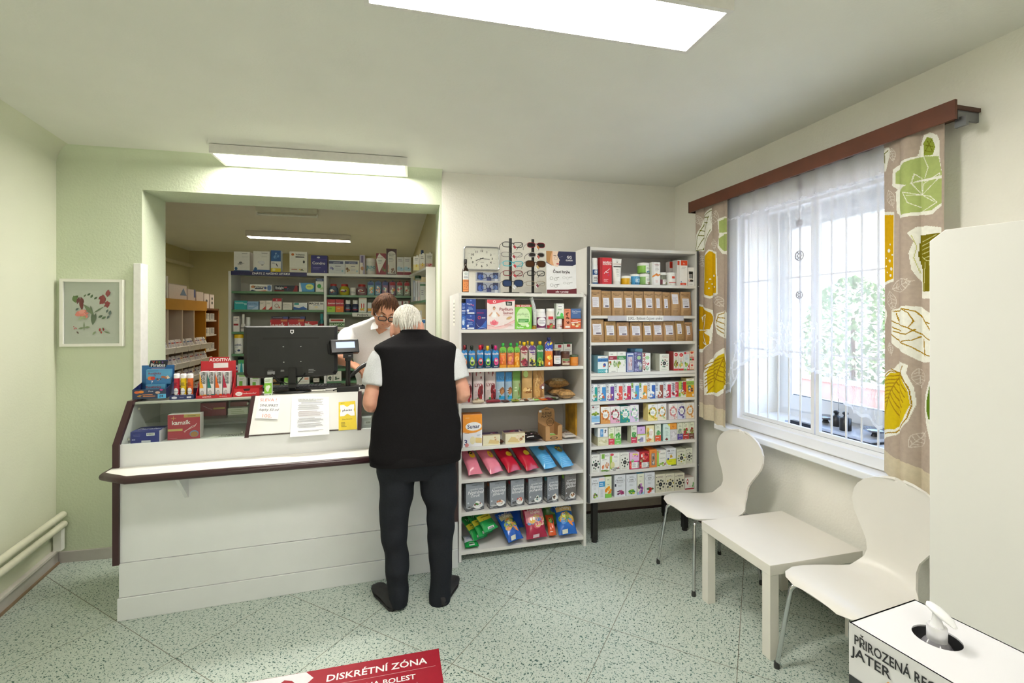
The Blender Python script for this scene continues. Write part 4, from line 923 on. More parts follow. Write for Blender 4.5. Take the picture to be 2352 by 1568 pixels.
def tubeup(row, x0, x1, top, col, cap, label, pr, dy=0, caph=.12, name='cream_tube'):
    """cosmetic tube standing on its cap, crimped flat at the top"""
    x, y, z, W, H = row.pos(x0, x1, top, dy); mb = MB(); a = W/2; r = a*.72; hb = H*caph; rings = []
    for k in range(8):
        f = k/7; w = r+(a-r)*f; t = r*(1-f)+.002*f; rings.append([(w*cos(q), r+t*sin(q), hb+(H-hb)*f) for q in [2*pi*j/18 for j in range(18)]])
    mb.loft(rings, M(col, .3, 0, .02, 30), True, True, True)
    def fm(u, v, e):
        xx = 2*u-1; w = r+(a-r)*v; t = r*(1-v)+.002*v; return (w*xx*.95, r-t*sqrt(max(0, 1-(xx*.95)**2))-e-.001, hb+(H-hb)*v)
    prints(mb, pr, fm, W, H-hb, True); o = finish(mb, name, x, y, z, 0, label, 'tube', row.g)
    c = MB(); c.lathe([(r*.95, 0), (r*.95, hb), (r*.8, hb+.002)], cap, (0, r, 0), 18); c.build('cap', o); return o
def pillow(name, label, cat, group, loc, W, L, T, rot, cols, pr='', seed=1, seam=.06, mat=None, prm=None):
    """lying sealed bag: length along local y (front edge at y=0), width along x, thickness z"""
    rn = random.Random(seed); mb = MB(TR()); nu, nv = 14, 16; m = mat or M(cols, .28, 0, .05, 25)
    ph = [rn.uniform(0, 6) for _ in range(6)]
    def prof(u, v):
        q = max(0, sin(pi*min(1, max(0, u))))**.36*max(0, sin(pi*min(1, max(0, (v-seam)/(1-2*seam)))))**.40 if seam < v < 1-seam else 0
        return min(1, q*(.93+.07*sin(7*u+ph[0])*sin(5*v+ph[1])+.05*sin(13*u+9*v+ph[2])))
    def P(u, v, sgn):
        h = prof(u, v); k = 1-.10*(1-abs(2*v-1)**2)*abs(2*u-1)**2; edge = .012*W*sin(9*v+ph[3])
        return Vector((W*((u-.5)*k)+edge*(2*u-1), L*v+.01*L*sin(6*u+ph[4]), T*.5+sgn*T*.5*h+(.0015 if sgn > 0 and 0 < u < 1 else 0)))
    for sgn in (1, -1):
        vs = [P(i/nu, j/nv, sgn) for j in range(nv+1) for i in range(nu+1)]; fs = []
        for j in range(nv):
            for i in range(nu):
                a = j*(nu+1)+i; q = (a, a+1, a+nu+2, a+nu+1); fs.append(q if sgn > 0 else q[::-1])
        mb.add(vs, fs, m, True)
    if pr:
        def fm(u, v, e): return P(u, v, 1)+Vector((0, 0, e+.0015))
        prints(mb, pr, fm, W, L, True)
    o = mb.build(name); o.location = loc; o.rotation_euler = rot; return tag(o, label, cat, group)
# ================================================================ GOODS ON THE TALLER UNIT
Y2 = S2Y+.012
r = Row(1340, 560, .1339, Y2, S2Z[0], 'cosmetics on the top shelf of the taller unit')
jar(r, 'spray_bottle', 165, 272, 240, 'eceef0', 'f2f2f2', 'white and blue cosmetic bottle at the left end of the taller unit\'s top shelf', 'r 0 .6 1 .95 26508c;e .5 .8 .25 .13 dfe6ee;o .5 .8 .2 .1 .3 26508c;n .2 .2 .8 .5 3 444;r 0 0 1 .1 2d5a8e', .23, .02, None, .8, 'bottle')
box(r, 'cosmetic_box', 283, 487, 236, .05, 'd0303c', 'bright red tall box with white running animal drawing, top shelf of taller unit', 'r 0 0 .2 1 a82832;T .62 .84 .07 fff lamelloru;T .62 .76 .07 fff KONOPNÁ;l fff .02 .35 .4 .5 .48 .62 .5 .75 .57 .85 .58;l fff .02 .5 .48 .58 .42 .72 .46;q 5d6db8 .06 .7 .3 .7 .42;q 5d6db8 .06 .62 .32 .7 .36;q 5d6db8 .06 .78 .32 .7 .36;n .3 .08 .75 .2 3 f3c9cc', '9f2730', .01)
tubeup(r, 488, 540, 290, 'c9c7c8', 'd0cecd', 'grey cream tube half hidden between the red box and white tube', 'r .2 .6 .8 .64 444;n .2 .3 .8 .5 3 777', .06)
tubeup(r, 515, 688, 246, 'eeeeec', 'e6e6e4', 'white cream tube with a black band, right of the red box on top shelf', 'r .06 .62 .94 .67 26282a;t .5 .76 .05 a05048 CANNADERM;e .5 .84 .05 .02 555;n .3 .2 .7 .55 5 bbb;t .5 .9 .04 888 crema', .0)
jar(r, 'cream_jar', 664, 715, 550, 'd5a813', 'efefec', 'yellow cream jar behind the other yellow jar on the top tea-unit shelf', '', .27, .07)
jar(r, 'cream_jar', 690, 852, 543, 'dca80f', 'f2f2ef', 'yellow cream jar with white lid in front, left of the blue jar', 'r .62 .1 1 .95 d9d6c2;n .66 .4 .95 .8 4 776;e .8 .25 .1 .12 8a6a1c', .27, .0)
jar(r, 'cream_jar', 840, 1000, 513, '3f98d0', 'f2f2f0', 'bright blue jar with white frosty lettering, between yellow and green jars', 'r .4 .1 1 .9 6fb4dd;T .68 .5 .4 f4f8fb ICE;r .3 .15 1 .22 1d4f86;t .65 .82 .12 234a8a Alpa', .2, .012)
jar(r, 'cream_jar', 1000, 1172, 505, '8fbb6d', 'f3f3f0', 'green and white salve jar, lower one of the stacked pair', 'r .4 .06 1 .95 e9ece2;n .5 .5 .9 .75 3 445;b .75 .22 .2 .18 9 8a3a34 6a2c28 7a8f4a;r 0 .0 1 .05 3f5a2a', .27, .005)
jar(r, 'cream_jar', 985, 1172, 318, '8cc152', 'f3f3f0', 'green salve jar, upper one of the stacked pair', 'r .45 .06 1 .95 eaefe2;n .5 .5 .9 .75 3 445;b .75 .18 .22 .16 9 2f86b5 2a6a8f 58a5c4;r 0 0 1 .06 2d4a22', .27, .005, 503)
box(r, 'cosmetic_box', 1180, 1318, 314, .05, 'efeeec', 'white tall box with an orange ribbon around it, top shelf', 'r 0 0 .22 1 dcdbd8;n .35 .6 .9 .95 6 a9a4a4;t .6 .9 .05 b06060 Hemagel;p e08a2c 0 .32 .3 .38 .5 .44 .7 .38 1 .44 1 .5 .7 .46 .5 .52 .3 .46 0 .4;e .55 .46 .16 .05 cf7418;n .4 .1 .8 .22 3 d9a8a8', None, .004)
jar(r, 'glass_jar', 1322, 1458, 484, '7a7c6c', 'eeeeea', 'small glass jar with burgundy and white label and white lid', 'r 0 .12 .32 .72 6e2338;r .32 .1 1 .72 eceae6;n .4 .45 .9 .66 3 667;b .75 .25 .18 .16 7 7c9a4c 9a4a3c', .2, .006, None, .93)
jar(r, 'white_tub', 1460, 1622, 486, 'efefee', 'f4f4f3', 'white plastic tub with a small red square mark, top shelf', 'r .38 .62 .66 .82 d8452e;r .15 .22 .9 .28 cf4a44;n .2 .06 .4 .12 1 888', .15, .003)
box(r, 'cosmetic_box', 1475, 1537, 305, .05, 'd8d2d0', 'pale box with red top, leftmost behind the white tub', 'r .05 .74 .95 1 c23a2c;r .3 .78 .7 .95 a02c22;n .2 .3 .8 .65 3 bbb', None, .09)
box(r, 'cosmetic_box', 1540, 1604, 305, .05, 'd8d2d0', 'pale box with red top behind the white tub, beside the tall red-topped box', 'r .05 .74 .95 1 c23a2c;n .2 .3 .8 .65 3 bbb', None, .085)
box(r, 'cosmetic_box', 1608, 1786, 279, .06, 'efeeed', 'tallest white box with orange-red square at the top, right end of top shelf', 'r 0 0 .24 1 dedad8;r .35 .79 .98 .99 df4a22;r .02 .8 .22 .97 c13a1e;t .66 .88 .05 f6d5c8 Bio;t .66 .82 .03 f6d5c8 vivant;n .4 .65 .9 .74 2 c5c5c5;r .3 .02 .86 .1 dc4526;t .58 .06 .04 fff alvea;r .34 .12 .42 .17 5577a8', 'd5d0ce', .0)
box(r, 'cosmetic_box', 1792, 1896, 404, .05, 'f0efee', 'small white box with black lettering at the right end of the top shelf', 'r .15 .62 .8 .78 1e1e20;r .2 .4 .72 .6 8a8a8c;r .72 .38 .84 .78 333;o .22 .28 .12 .06 .4 c8381c;r .35 .22 .86 .34 2a2a2a;n .2 .04 .8 .1 1 bbb', None, .006)
KB = ['t .45 .885 .05 3a2a1c Bylinná směs;n .2 .8 .75 .85 1 5a4430', 'n .22 .28 .85 .31 1 6b553c;n .1 .05 .8 .25 4 8b6e4c']
r = Row(1340, 560, .1339, Y2+.004, S2Z[1], 'kraft tea bags on the upper bag shelf'); r3 = Row(1340, 730, .1339, Y2+.004, S2Z[2], 'kraft tea bags on the lower bag shelf')
ordn = ['leftmost', 'second from left', 'third from left', 'fourth from left', 'fifth from left', 'sixth from left', 'seventh from left', 'eighth from left', 'ninth from left', 'rightmost']
up = [(128, 318, 785, .02, .7), (318, 492, 805, .05, .7), (495, 708, 808, .03, .75), (708, 876, 808, .02, .7), (880, 1050, 812, .06, .72), (1050, 1235, 812, .02, .68), (1235, 1372, 818, .0, .5), (1372, 1508, 828, .0, .5), (1512, 1672, 830, 0, .72), (1678, 1865, 822, .04, .72)]
for i, (a, b, t, o_, w) in enumerate(up):
    l0 = .06; v0, v1 = (.32, .72) if i != 8 else (.5, .92)
    lab = f'r {l0} {v0} {l0+w:.2f} {v1} dfdde6;n {l0+.04} {v0+.12:.2f} {l0+w-.05:.2f} {v1-.03:.2f} 6 a5a0b0;r {l0+.2:.2f} {v0+.03:.2f} {l0+w-.1:.2f} {v0+.09:.2f} 5b5568' if i % 2 else f'r {l0} {v0} {l0+w:.2f} {v1} e1dfe7;n {l0+.04} {v0+.06:.2f} {l0+w-.05:.2f} {v1-.03:.2f} 8 b0a8b4'
    kraft(r, a, b, t, f'brown kraft tea bag with white label, {ordn[i]} on the upper bag shelf', (KB[0] if i != 8 else 'n .1 .1 .7 .2 2 8b6e4c')+';'+lab+';'+KB[1], .05, .002*(i % 3), tint=['b8946b', 'b08c62', 'bb976e'][i % 3], rz=[.0, .03, 0, -.02, .04][i % 5])
dn = [(130, 368, 0), (370, 575, 60), (580, 805, 75), (808, 1025, 75), (1030, 1200, 70), (1195, 1385, 60), (1385, 1590, 60), (1590, 1755, 10), (1755, 1890, 75)]
ordn2 = ordn[:8]+['rightmost']
for i, (a, b, t) in enumerate(dn):
    w = .72 if i not in (7, 8) else .5; l0 = .08
    lab = f'r {l0} .33 {l0+w:.2f} .8 e0dee6;n {l0+.04} .48 {l0+w-.05:.2f} .77 6 aaa4b0;r {l0+.25:.2f} .36 {l0+w-.08:.2f} .43 6a5f70'
    kraft(r3, a, b, t, f'brown kraft tea bag with white label, {ordn2[i]} on the lower bag shelf', KB[0]+';'+lab+';'+KB[1], .05, .002*(i % 3), tint=['b9956c', 'b3905f', 'b48d66'][i % 3], rz=[0, -.03, .02, 0][i % 4], maxz=1.604)
G4 = 'boxes on the shelf below the kraft bags'
r = Row(1340, 730, .1339, Y2, S2Z[3], G4)
FB = 'r 0 .86 1 1 eceef0;n .3 .9 .8 .97 1 777;r 0 .66 1 .86 3b7fc0;T .55 .72 .11 1e3f7e DĚTSKÝ;e .62 .48 .26 .13 e8e8e4;e .66 .46 .14 .11 3457a8;q e0672e .5 .5 .34 .68 .42;r 0 0 1 .22 35a3b0;t .45 .1 .1 cdeef0 OVOCNÝ;e .85 .1 .1 .1 e6eef2'
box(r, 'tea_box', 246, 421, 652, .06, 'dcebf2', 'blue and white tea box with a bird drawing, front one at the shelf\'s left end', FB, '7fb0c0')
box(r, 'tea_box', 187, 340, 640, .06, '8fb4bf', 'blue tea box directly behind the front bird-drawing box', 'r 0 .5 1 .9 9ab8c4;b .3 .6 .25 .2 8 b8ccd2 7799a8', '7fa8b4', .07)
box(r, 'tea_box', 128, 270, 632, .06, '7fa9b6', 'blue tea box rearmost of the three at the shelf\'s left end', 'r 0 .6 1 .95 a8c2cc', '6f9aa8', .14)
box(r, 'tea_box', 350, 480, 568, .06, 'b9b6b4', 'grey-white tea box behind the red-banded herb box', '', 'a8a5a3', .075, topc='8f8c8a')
HB = ['r 0 .62 1 .8 ;', ]
box(r, 'tea_box', 431, 577, 584, .07, 'e9ebe6', 'white herb tea box with a dark red band and green leaves', 'r 0 .62 1 .8 96283c;n .1 .66 .7 .76 2 e6c8cc;b .12 .42 .22 .16 10 a8542c 7fa04e c08a3c;b .8 .4 .3 .2 14 a9bf96 8aa878 c9d6bc;n .3 .03 .9 .1 1 aaa;n .2 .86 .6 .95 1 999', 'd4d2cc')
box(r, 'tea_box', 579, 730, 580, .07, 'eaece8', 'white herb tea box with a green band and green leaves', 'r 0 .62 1 .8 3f8a55;n .15 .66 .8 .76 2 cfe6d4;b .2 .38 .28 .18 14 8aa04c b9c46a 6f8f48;b .9 .4 .2 .2 10 9fbfa8 c4d8c8;n .3 .86 .7 .95 1 999', 'd6d5d0')
box(r, 'tea_box', 740, 868, 598, .06, '4a66a8', 'narrow box with a blue frame and pale pink centre', 'r .06 .03 .94 .97 d8dcea;r .14 .07 .86 .92 4a66a8;r .22 .1 .78 .8 cfc3cf;b .5 .5 .25 .25 12 c9a9b0 b58a98 d9d0dc;r .15 .9 .85 .95 dfe4f0', '6d7fae')
box(r, 'tea_box', 806, 1014, 526, .05, '3a86b4', 'taller blue box behind the purple and blue-framed boxes', 'r 0 0 .35 1 2f5f80;e .7 .92 .3 .1 7fbcd8;r .36 .72 .98 .8 2b3f68', None, .07)
box(r, 'tea_box', 873, 1005, 588, .06, '5b5a8c', 'narrow purple box with a pale green dot and white flowers', 'r 0 0 .3 1 8d8fc0;V .15 .55 .16 4a4a80 PRIMULUS;e .6 .72 .26 .1 a8cf9c;n .4 .86 .9 .95 1 c8c8e0;b .6 .3 .35 .25 14 c8cbe0 9ab0a0 7f86b8;b .3 .1 .25 .08 6 b9b6d8 8f90c0', '6a6a9a')
box(r, 'tea_box', 1015, 1152, 603, .06, 'e8eae8', 'white box with a pale green dot and pink flowers', 'V .2 .55 .16 b02a3c SPLENUM;e .6 .75 .26 .1 a6cf9a;b .6 .45 .22 .12 8 c8405c a82c48 e08898;b .6 .2 .25 .12 9 86b09a 9ac4ac;e .2 .1 .08 .04 333', 'd3d1ce')
IM = 't .6 .88 .07 7c8a84 IMUNITA;n .3 .78 .9 .84 1 c06a78;e .5 .45 .19 .115 26282a;n .42 .42 .58 .48 2 ddd;w .5 .45 .34 .2 9 5f8f6f 3a3c40 8a5a4a;n .15 .06 .85 .14 2 b5b8b0'
box(r, 'tea_box', 1306, 1470, 618, .05, 'e6e8de', 'cream tea box with a black round emblem, front of the three in mid shelf', IM, 'c8c9ba')
box(r, 'tea_box', 1236, 1400, 611, .05, 'd2d4c4', 'cream tea box, middle of the three standing one behind another', '', 'b4b6a4', .06)
box(r, 'tea_box', 1183, 1330, 606, .05, 'c9cbb9', 'cream tea box, rearmost of the three standing one behind another', '', 'a9ab98', .12)
RB = 'r 0 .0 1 .1 c83434;b .5 .35 .4 .2 14 %s;e .5 .86 .36 .1 c92c34;n .25 .82 .75 .9 1 f4dada;n .15 .55 .85 .7 3 b9b5b0'
box(r, 'tea_box', 1476, 1546, 570, .05, '8c4a4c', 'dark red tea box half hidden behind the fruit tea boxes', 'e .5 .9 .3 .08 a83238', None, .06)
box(r, 'tea_box', 1547, 1630, 584, .06, 'dcd9cf', 'fruit tea box with red oval and berries, leftmost of the three upright ones', RB % '5a3a2c 8a9a3c c8a23c', 'a84a48')
box(r, 'tea_box', 1632, 1721, 590, .06, 'e9e6e2', 'white fruit tea box with coloured leaves, middle of the three upright ones', RB % 'd87a4a 9ec46a e8c86a a8d0d0', 'd8d4d0')
box(r, 'tea_box', 1723, 1818, 577, .06, 'dfe6ea', 'pale blue tea box with lemon and red corner, rightmost of the three upright ones', 'r .05 .86 .45 .98 c93a40;r .55 .86 .95 .98 e8c0b8;n .2 .55 .8 .8 4 a9bcc8;b .45 .32 .35 .16 12 9dbf4a c9d05a 6f9a3c;p c9303a .55 0 1 .4 1 0;r 0 0 .5 .08 6fb06a;e .82 .1 .08 .06 fff', 'c9d2d8')
for i, (t, b_, lb, pr) in enumerate([(785, 886, 'bottom', 'e .55 .75 .25 .16 d03a38;n .2 .2 .8 .5 3 c98a6a;r 0 .0 1 .12 e8b48c'), (682, 784, 'middle', 'r .05 .55 .45 .9 3c8f4e;r .5 .55 1 .9 c62c3c;n .1 .15 .9 .4 3 aaa'), (566, 681, 'top', 'r 0 .7 1 1 eac09a;e .5 .75 .3 .16 d84a34;n .2 .1 .8 .4 3 c9987a;r 0 0 1 .12 d9503c')]):
    box(r, 'tea_box', 1821, 1946, t, .06, 'efe2d6', f'small orange-white tea box, {lb} of the stack at the shelf\'s right end', pr, 'e0cbb8', .0, b_)
r = Row(1340, 730, .1339, Y2, S2Z[4], 'children\'s tea boxes standing in one row')
c5 = [(128, 238, 1140, '1d9a9c', 'teal', 'd97a4a e8e4dc 6fae6a'), (240, 385, 1140, '3f8fd2', 'sky-blue', 'c0583c 3b5fae e0e0dc 8ac07a'), (386, 525, 1130, '6d4a9e', 'purple', 'b06a8a b04a4a e0c8d0'), (527, 671, 1124, 'e0584c', 'coral red', 'd84038 f0e8e4 c03a3a'), (672, 813, 1120, 'c02a62', 'magenta', 'd8684a e8e4e0 c83a3a'),
      (815, 951, 1114, '4a93d6', 'mid-blue with a green corner', '58b0a0 e0d0a0 c8403a 8ac04a'), (952, 1092, 1113, 'e39a2e', 'orange with a green corner', '5fa08a f0a040 e8e4d8'), (1093, 1232, 1107, '2b5fb4', 'royal blue', 'd8903c f0f0ee 6a9ad8'), (1233, 1367, 1103, '8e4636', 'reddish brown', 'b08058 f0f0ec a04838'), (1368, 1502, 1097, 'c8304a', 'raspberry red', 'c03050 f0ecec 90283c')]
for i, (a, b, t, c, nm, cl) in enumerate(c5):
    g = 'r 0 .7 .28 1 9cc84a;' if 'green' in nm else ''
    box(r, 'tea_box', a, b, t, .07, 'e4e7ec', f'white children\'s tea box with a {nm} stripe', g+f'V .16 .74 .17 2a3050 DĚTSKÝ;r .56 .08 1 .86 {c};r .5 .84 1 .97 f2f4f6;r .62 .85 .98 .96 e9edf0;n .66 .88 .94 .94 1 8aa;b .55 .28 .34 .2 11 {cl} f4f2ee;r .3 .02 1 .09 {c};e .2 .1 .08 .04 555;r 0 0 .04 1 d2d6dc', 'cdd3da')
box(r, 'tea_box', 1503, 1633, 1091, .07, 'e9e4ea', 'white children\'s tea box with broad crimson stripe and sloping lettering', 'r .58 .05 1 .96 c72440;r 0 .02 .58 .06 9fd4e8;V .2 .66 .13 3a3f5c Detské;V .36 .66 .13 3a3f5c ovoce;V .72 .66 .12 f0c0c8 jahoda;b .42 .26 .3 .18 10 c8304a f2eeee 503038', 'd8cfd6')
box(r, 'tea_box', 1634, 1762, 1086, .07, 'dfe6d2', 'green and red children\'s tea box beside the yellow one', 'r 0 .5 .4 1 a9cf58;r .58 .3 1 .97 c72a34;r 0 .0 1 .06 f4f4f0;V .42 .62 .15 2c3050 Detské;b .5 .26 .4 .2 12 8ac24a e0a03c c83a34 f0eee6;r 0 .05 .25 .3 8ac04a', 'c2cfae')
box(r, 'tea_box', 1763, 1913, 1036, .07, 'e9a82c', 'yellow and green children\'s tea box with a white top, right end of its row', 'r 0 .86 1 1 eef0ec;n .3 .9 .8 .96 1 888;r 0 .64 1 .86 9cc45c;t .5 .74 .08 3a5030 IMUNITKA;e .4 .54 .24 .1 4f9a6a;b .55 .4 .32 .14 10 f0ece0 5a4038 3f7a9a e87a3a;n .1 .18 .7 .3 3 b06a1c;e .85 .1 .08 .07 e8eef2', 'd8c48a')
r = Row(1340, 920, .1339, Y2, S2Z[5], 'wreath-printed tea boxes on one shelf')
W6 = lambda c1, c2, c3, bgc: f'p {bgc} 0 0 1 0 1 .18 .7 .3 .3 .5 0 .75;e .5 .5 .3 .2 f1f1ee;w .5 .52 .36 .27 16 {c1} {c2} {c3};w .5 .5 .34 .24 9 {c2} {c1};e .5 .5 .27 .17 f4f4f1;n .3 .42 .74 .58 3 8a8f94;n .35 .88 .75 .95 1 999;b .72 .14 .22 .1 6 {c3} {c1}'
box(r, 'tea_box', 120, 283, 68, .07, 'eceef0', 'white and pale blue tea box with a dark pot mark and green leaves', 'e .2 .9 .1 .05 7a2a34;t .6 .9 .06 333 Herbex;n .1 .78 .8 .84 1 888;b .45 .58 .42 .13 16 7f9a2e a9b84a 5f7f2c;r 0 .12 1 .44 8fc0e6;t .5 .33 .06 3a6a9a KOPŘIVA;p f4f4f4 0 0 0 .12 .4 .04 .4 0;r .35 .0 1 .05 26386a', 'd3d5d8')
for a, b, t, cc, lb in [(296, 460, 104, ('d8843c', 'c86a2c', 'e0b070', 'd79a58'), 'orange-brown wreath print and nuts'), (461, 628, 97, ('d0647c', '7a4438', '58a07a', 'e3b0c8'), 'pink wreath print, left half of the shelf'), (633, 799, 94, ('2f9a94', '58b4a8', 'd0d04a', '2a8f88'), 'teal wreath print'), (800, 949, 74, ('8cc4a0', 'c8a8d8', '6fb08a', 'dcc8e6'), 'pale lilac print and mint leaves'),
                        (1108, 1272, 60, ('a8b03c', 'd8c04a', 'e8a03c', 'eedc8e'), 'yellow wreath print and a flower'), (1273, 1425, 50, ('a4b47c', 'e08a2e', 'c8d0a0', 'e6ddcb'), 'pale print and two oranges at the bottom'), (1468, 1615, 51, ('d88a8c', 'c87478', 'e0a8a0', 'ddd6d8'), 'rose-coloured wreath print'), (1616, 1755, 44, ('6a5aa8', '8a7ab8', '4a3f6a', 'd0d4ea'), 'purple flower wreath print'), (1761, 1914, 32, ('e0a05c', 'c88a3c', 'eec08a', 'efe0c8'), 'orange wreath print and bread, right end')]:
    box(r, 'tea_box', a, b, t, .07, 'eae9e8', 'white tea box with '+lb, W6(*cc), cc[3])
r = Row(1340, 920, .1339, Y2, S2Z[6], 'small tea boxes on the shelf with a gap')
box(r, 'tea_box', 245, 429, 628, .12, 'd9d6ba', 'low beige patterned tea box under the white one, left end of its shelf', 'b .5 .5 .4 .3 24 cfcaa4 c4c096 e6e3cc', 'b9b594')
box(r, 'tea_box', 245, 420, 460, .06, 'edeef0', 'small white box with a blue stripe lying on the beige tea box', 'r .25 .05 .55 .85 4f93cf;n .3 .2 .5 .7 4 d8e8f4;b .78 .6 .15 .25 7 4a4a50 6a7a9a', 'b8c2c8', .0, 626)
N7 = lambda c, f1, f2: f'r 0 .02 1 .36 {c};n .15 .2 .85 .28 1 f4f0ee;n .3 .05 .7 .1 1 f4f0ee;b .5 .5 .42 .18 16 {f1} {f2};n .2 .75 .8 .9 2 a9b096;e .22 .95 .06 .02 444'
for a, b, t, c, f1, f2, lb in [(430, 532, 445, 'd8485c', '8cc052', 'a9d06a', 'narrow tea box with pink-red base and lime leaves'), (536, 648, 438, '7fc86a', '3f9a4a', '58b05a', 'narrow tea box with bright green base and green leaves'), (819, 918, 418, 'cf3a5c', '3f8f4a', '58a85a', 'narrow tea box with crimson base and dark green leaves, right of the gap'),
                             (1229, 1330, 400, 'e2603c', '4a9a58', '7fba7a', 'narrow tea box with orange base and green leaves'), (1612, 1705, 374, '5a4aa0', '7f9a8a', 'a8b4a0', 'narrow tea box with violet base and lavender'), (1708, 1810, 369, 'b83438', 'b8343c', '6f8a3c', 'narrow tea box with red base and red berries'), (1812, 1912, 364, '6a3a2e', '8a3a2c', '8aa04a', 'narrow tea box with brown base, right end of its shelf')]:
    box(r, 'tea_box', a, b, t, .06, 'e6ead6', lb, N7(c, f1, f2), 'c9cdb4')
box(r, 'tea_box', 925, 1071, 574, .06, 'e6e8c8', 'small pale box with violet flowers under the lilac one', 'r .3 .05 .95 .85 eceaf2;b .45 .4 .4 .3 12 8a8ab4 a8a0c4 6f7f7a;r 0 .9 1 1 b9d05a', 'd0d2ae')
box(r, 'tea_box', 925, 1060, 446, .06, 'd3aede', 'small lilac box on top of the pale violet-flower box', 'b .5 .5 .14 .22 6 7a6a90 8aa07a;n .15 .1 .85 .2 1 b08ac0', 'b890c4', .0, 572)
box(r, 'tea_box', 1075, 1214, 425, .06, 'e9dfae', 'pale yellow tea box with orange fruit print and white centre', 'e .62 .5 .3 .32 f3f1ec;n .45 .4 .85 .65 4 d08a7a;b .2 .6 .2 .3 12 d8a04a 7fa05a e8c060;b .3 .15 .3 .14 7 e0884a c86a3c', 'd8cb90')
box(r, 'tea_box', 1366, 1489, 397, .07, 'd3e6df', 'pale mint tea box with a dark pot mark at the bottom', 'p e0d84a .6 1 .9 .8 1 .95 1 1;n .2 .7 .8 .82 2 7f9a94;n .35 .3 .75 .6 4 9ab4ae;e .5 .1 .2 .06 7a2c34;e .5 .17 .06 .03 333', '8fb0ac')
box(r, 'tea_box', 1487, 1610, 492, .06, 'd6d4d8', 'small pale grey box under the orange one', 'b .5 .5 .4 .35 20 c4c2c8 e6e4ea', 'c0bec2')
box(r, 'tea_box', 1483, 1600, 379, .06, 'eda040', 'small orange box on top of the pale grey one', 'b .5 .45 .16 .22 6 c8742c b8642a 8a6a2c;n .2 .8 .8 .92 1 c87a2c', 'd88a30', .0, 490)
r = Row(1340, 920, .1339, Y2, S2Z[7], 'tea boxes on the second shelf from the bottom')
EM = lambda t, c1, c2: f'n .18 .84 .85 .93 2 9a8f92;e .12 .85 .05 .02 333;e .52 .44 .2 .12 242628;n .43 .41 .61 .47 2 ccc;w .52 .44 .38 .23 8 {c1} {c2} 3f4440;n .15 .05 .85 .13 3 b5b5a8'
box(r, 'tea_box', 121, 286, 928, .07, 'e9e9e6', 'white tea box with black round emblem and green leaf above it', EM(0, '3f7a5a', '454a48'), 'd0d0cb')
box(r, 'tea_box', 291, 452, 905, .07, 'efefec', 'white organic tea box with green corner square and orange flowers', 'r .12 .72 .45 .97 7fb24a;T .7 .88 .1 999 BIO;n .2 .62 .75 .7 1 888;b .25 .25 .2 .14 8 e08a5c d0704a;b .72 .32 .24 .2 11 d8a07a b0644a e6c0a8;b .5 .06 .5 .06 16 6f9a3c 4f7f34', 'dcdcd6', topc='d0d0ca')
box(r, 'tea_box', 456, 625, 898, .07, 'ecece6', 'white children\'s tea box with lime strip and small red heart', 'r 0 .12 .2 .85 a4c84a;e .2 .92 .18 .07 d0485a;n .35 .75 .9 .84 2 888;t .6 .55 .05 7fa0d0 KLID;e .25 .34 .22 .18 dcd8a0;b .5 .1 .5 .1 14 e8e8e4 888 555;q c83a40 .2 .72 .12 .95 .22', 'd4d4cc')
box(r, 'tea_box', 629, 785, 888, .07, 'e6e6e0', 'white tea box with a black round emblem, left of the magenta box', EM(0, '4a5a52', '555a58'), 'cacac4')
box(r, 'tea_box', 791, 959, 890, .08, 'e63f9a', 'magenta and white tea box with pink flower', 'r 0 .5 1 1 e6b8e0;b .55 .82 .35 .14 14 c85ab0 e0d060 f0c8e8;b .3 .5 .25 .12 9 7fae6a b0d0a0;r .2 .05 .98 .42 f4f2f4;n .28 .1 .7 .38 5 999;V .86 .24 .13 333 Echinacea;r 0 0 .16 .5 e0304a;b .1 .2 .12 .2 6 e8604a f08a70;r 0 0 1 .04 b82a60', 'c8307c', topc='d8c8da')
box(r, 'tea_box', 963, 1130, 874, .08, 'b8202e', 'crimson and white tea box with red berries', 'b .6 .75 .4 .22 22 d84050 8a1c28 e86a60;b .3 .5 .25 .14 9 d8b0a0 9a3a34 6f8f4a;r .2 .04 .98 .36 f4f2f2;n .28 .08 .7 .32 5 999;V .86 .2 .13 333 Šípek;r .14 .68 .3 .85 f0e8e8;b .1 .14 .12 .14 6 d83a40 f07060', '8e1c28', topc='a83038')
box(r, 'tea_box', 1133, 1258, 838, .09, 'e38a3c', 'orange box with a clear window showing tea bags', 'r .26 .12 .76 .8 8f8a86;b .5 .45 .2 .3 22 d8d4d0 5f5a58 b8b0a8 c08a5c;n .3 .84 .7 .9 1 8a4a1c', 'c8702c')
box(r, 'tea_box', 1262, 1418, 851, .07, 'edede8', 'white tea box with lime strip and white daisies', 'p a2cc48 0 0 .2 .1 .2 1 0 1;o .2 .93 .16 .06 .4 c84a7a;n .35 .75 .9 .86 2 888;t .6 .52 .05 777 LAKTAČNÍ;b .5 .14 .48 .14 16 f4f4f0 7fa83c a0c45a;b .86 .16 .12 .1 5 8a2c3c b04050', 'd3d3cc')
box(r, 'tea_box', 1420, 1588, 818, .08, 'dfe3ea', 'pale tea box with yellow lower half and yellow flower', 'o .25 .86 .13 .05 .5 333;t .68 .87 .05 444 Herbex;n .15 .7 .85 .76 1 889;b .5 .55 .2 .1 9 d0a02c e0b840;r 0 .06 1 .4 dbe02a;n .2 .24 .8 .3 1 8a8a30;p dfe3ea 0 0 0 .2 .3 .02 .3 0;r .5 0 1 .06 34503c;e .18 .4 .08 .07 44508a', 'c0c4ca', topc='e9ebee')
box(r, 'tea_box', 1602, 1757, 834, .07, 'e0e2d0', 'cream tea box with black round emblem and small yellow flower', EM(0, 'c8b030', '6a8a3c'), 'c6c8b2', topc='d5d7c2')
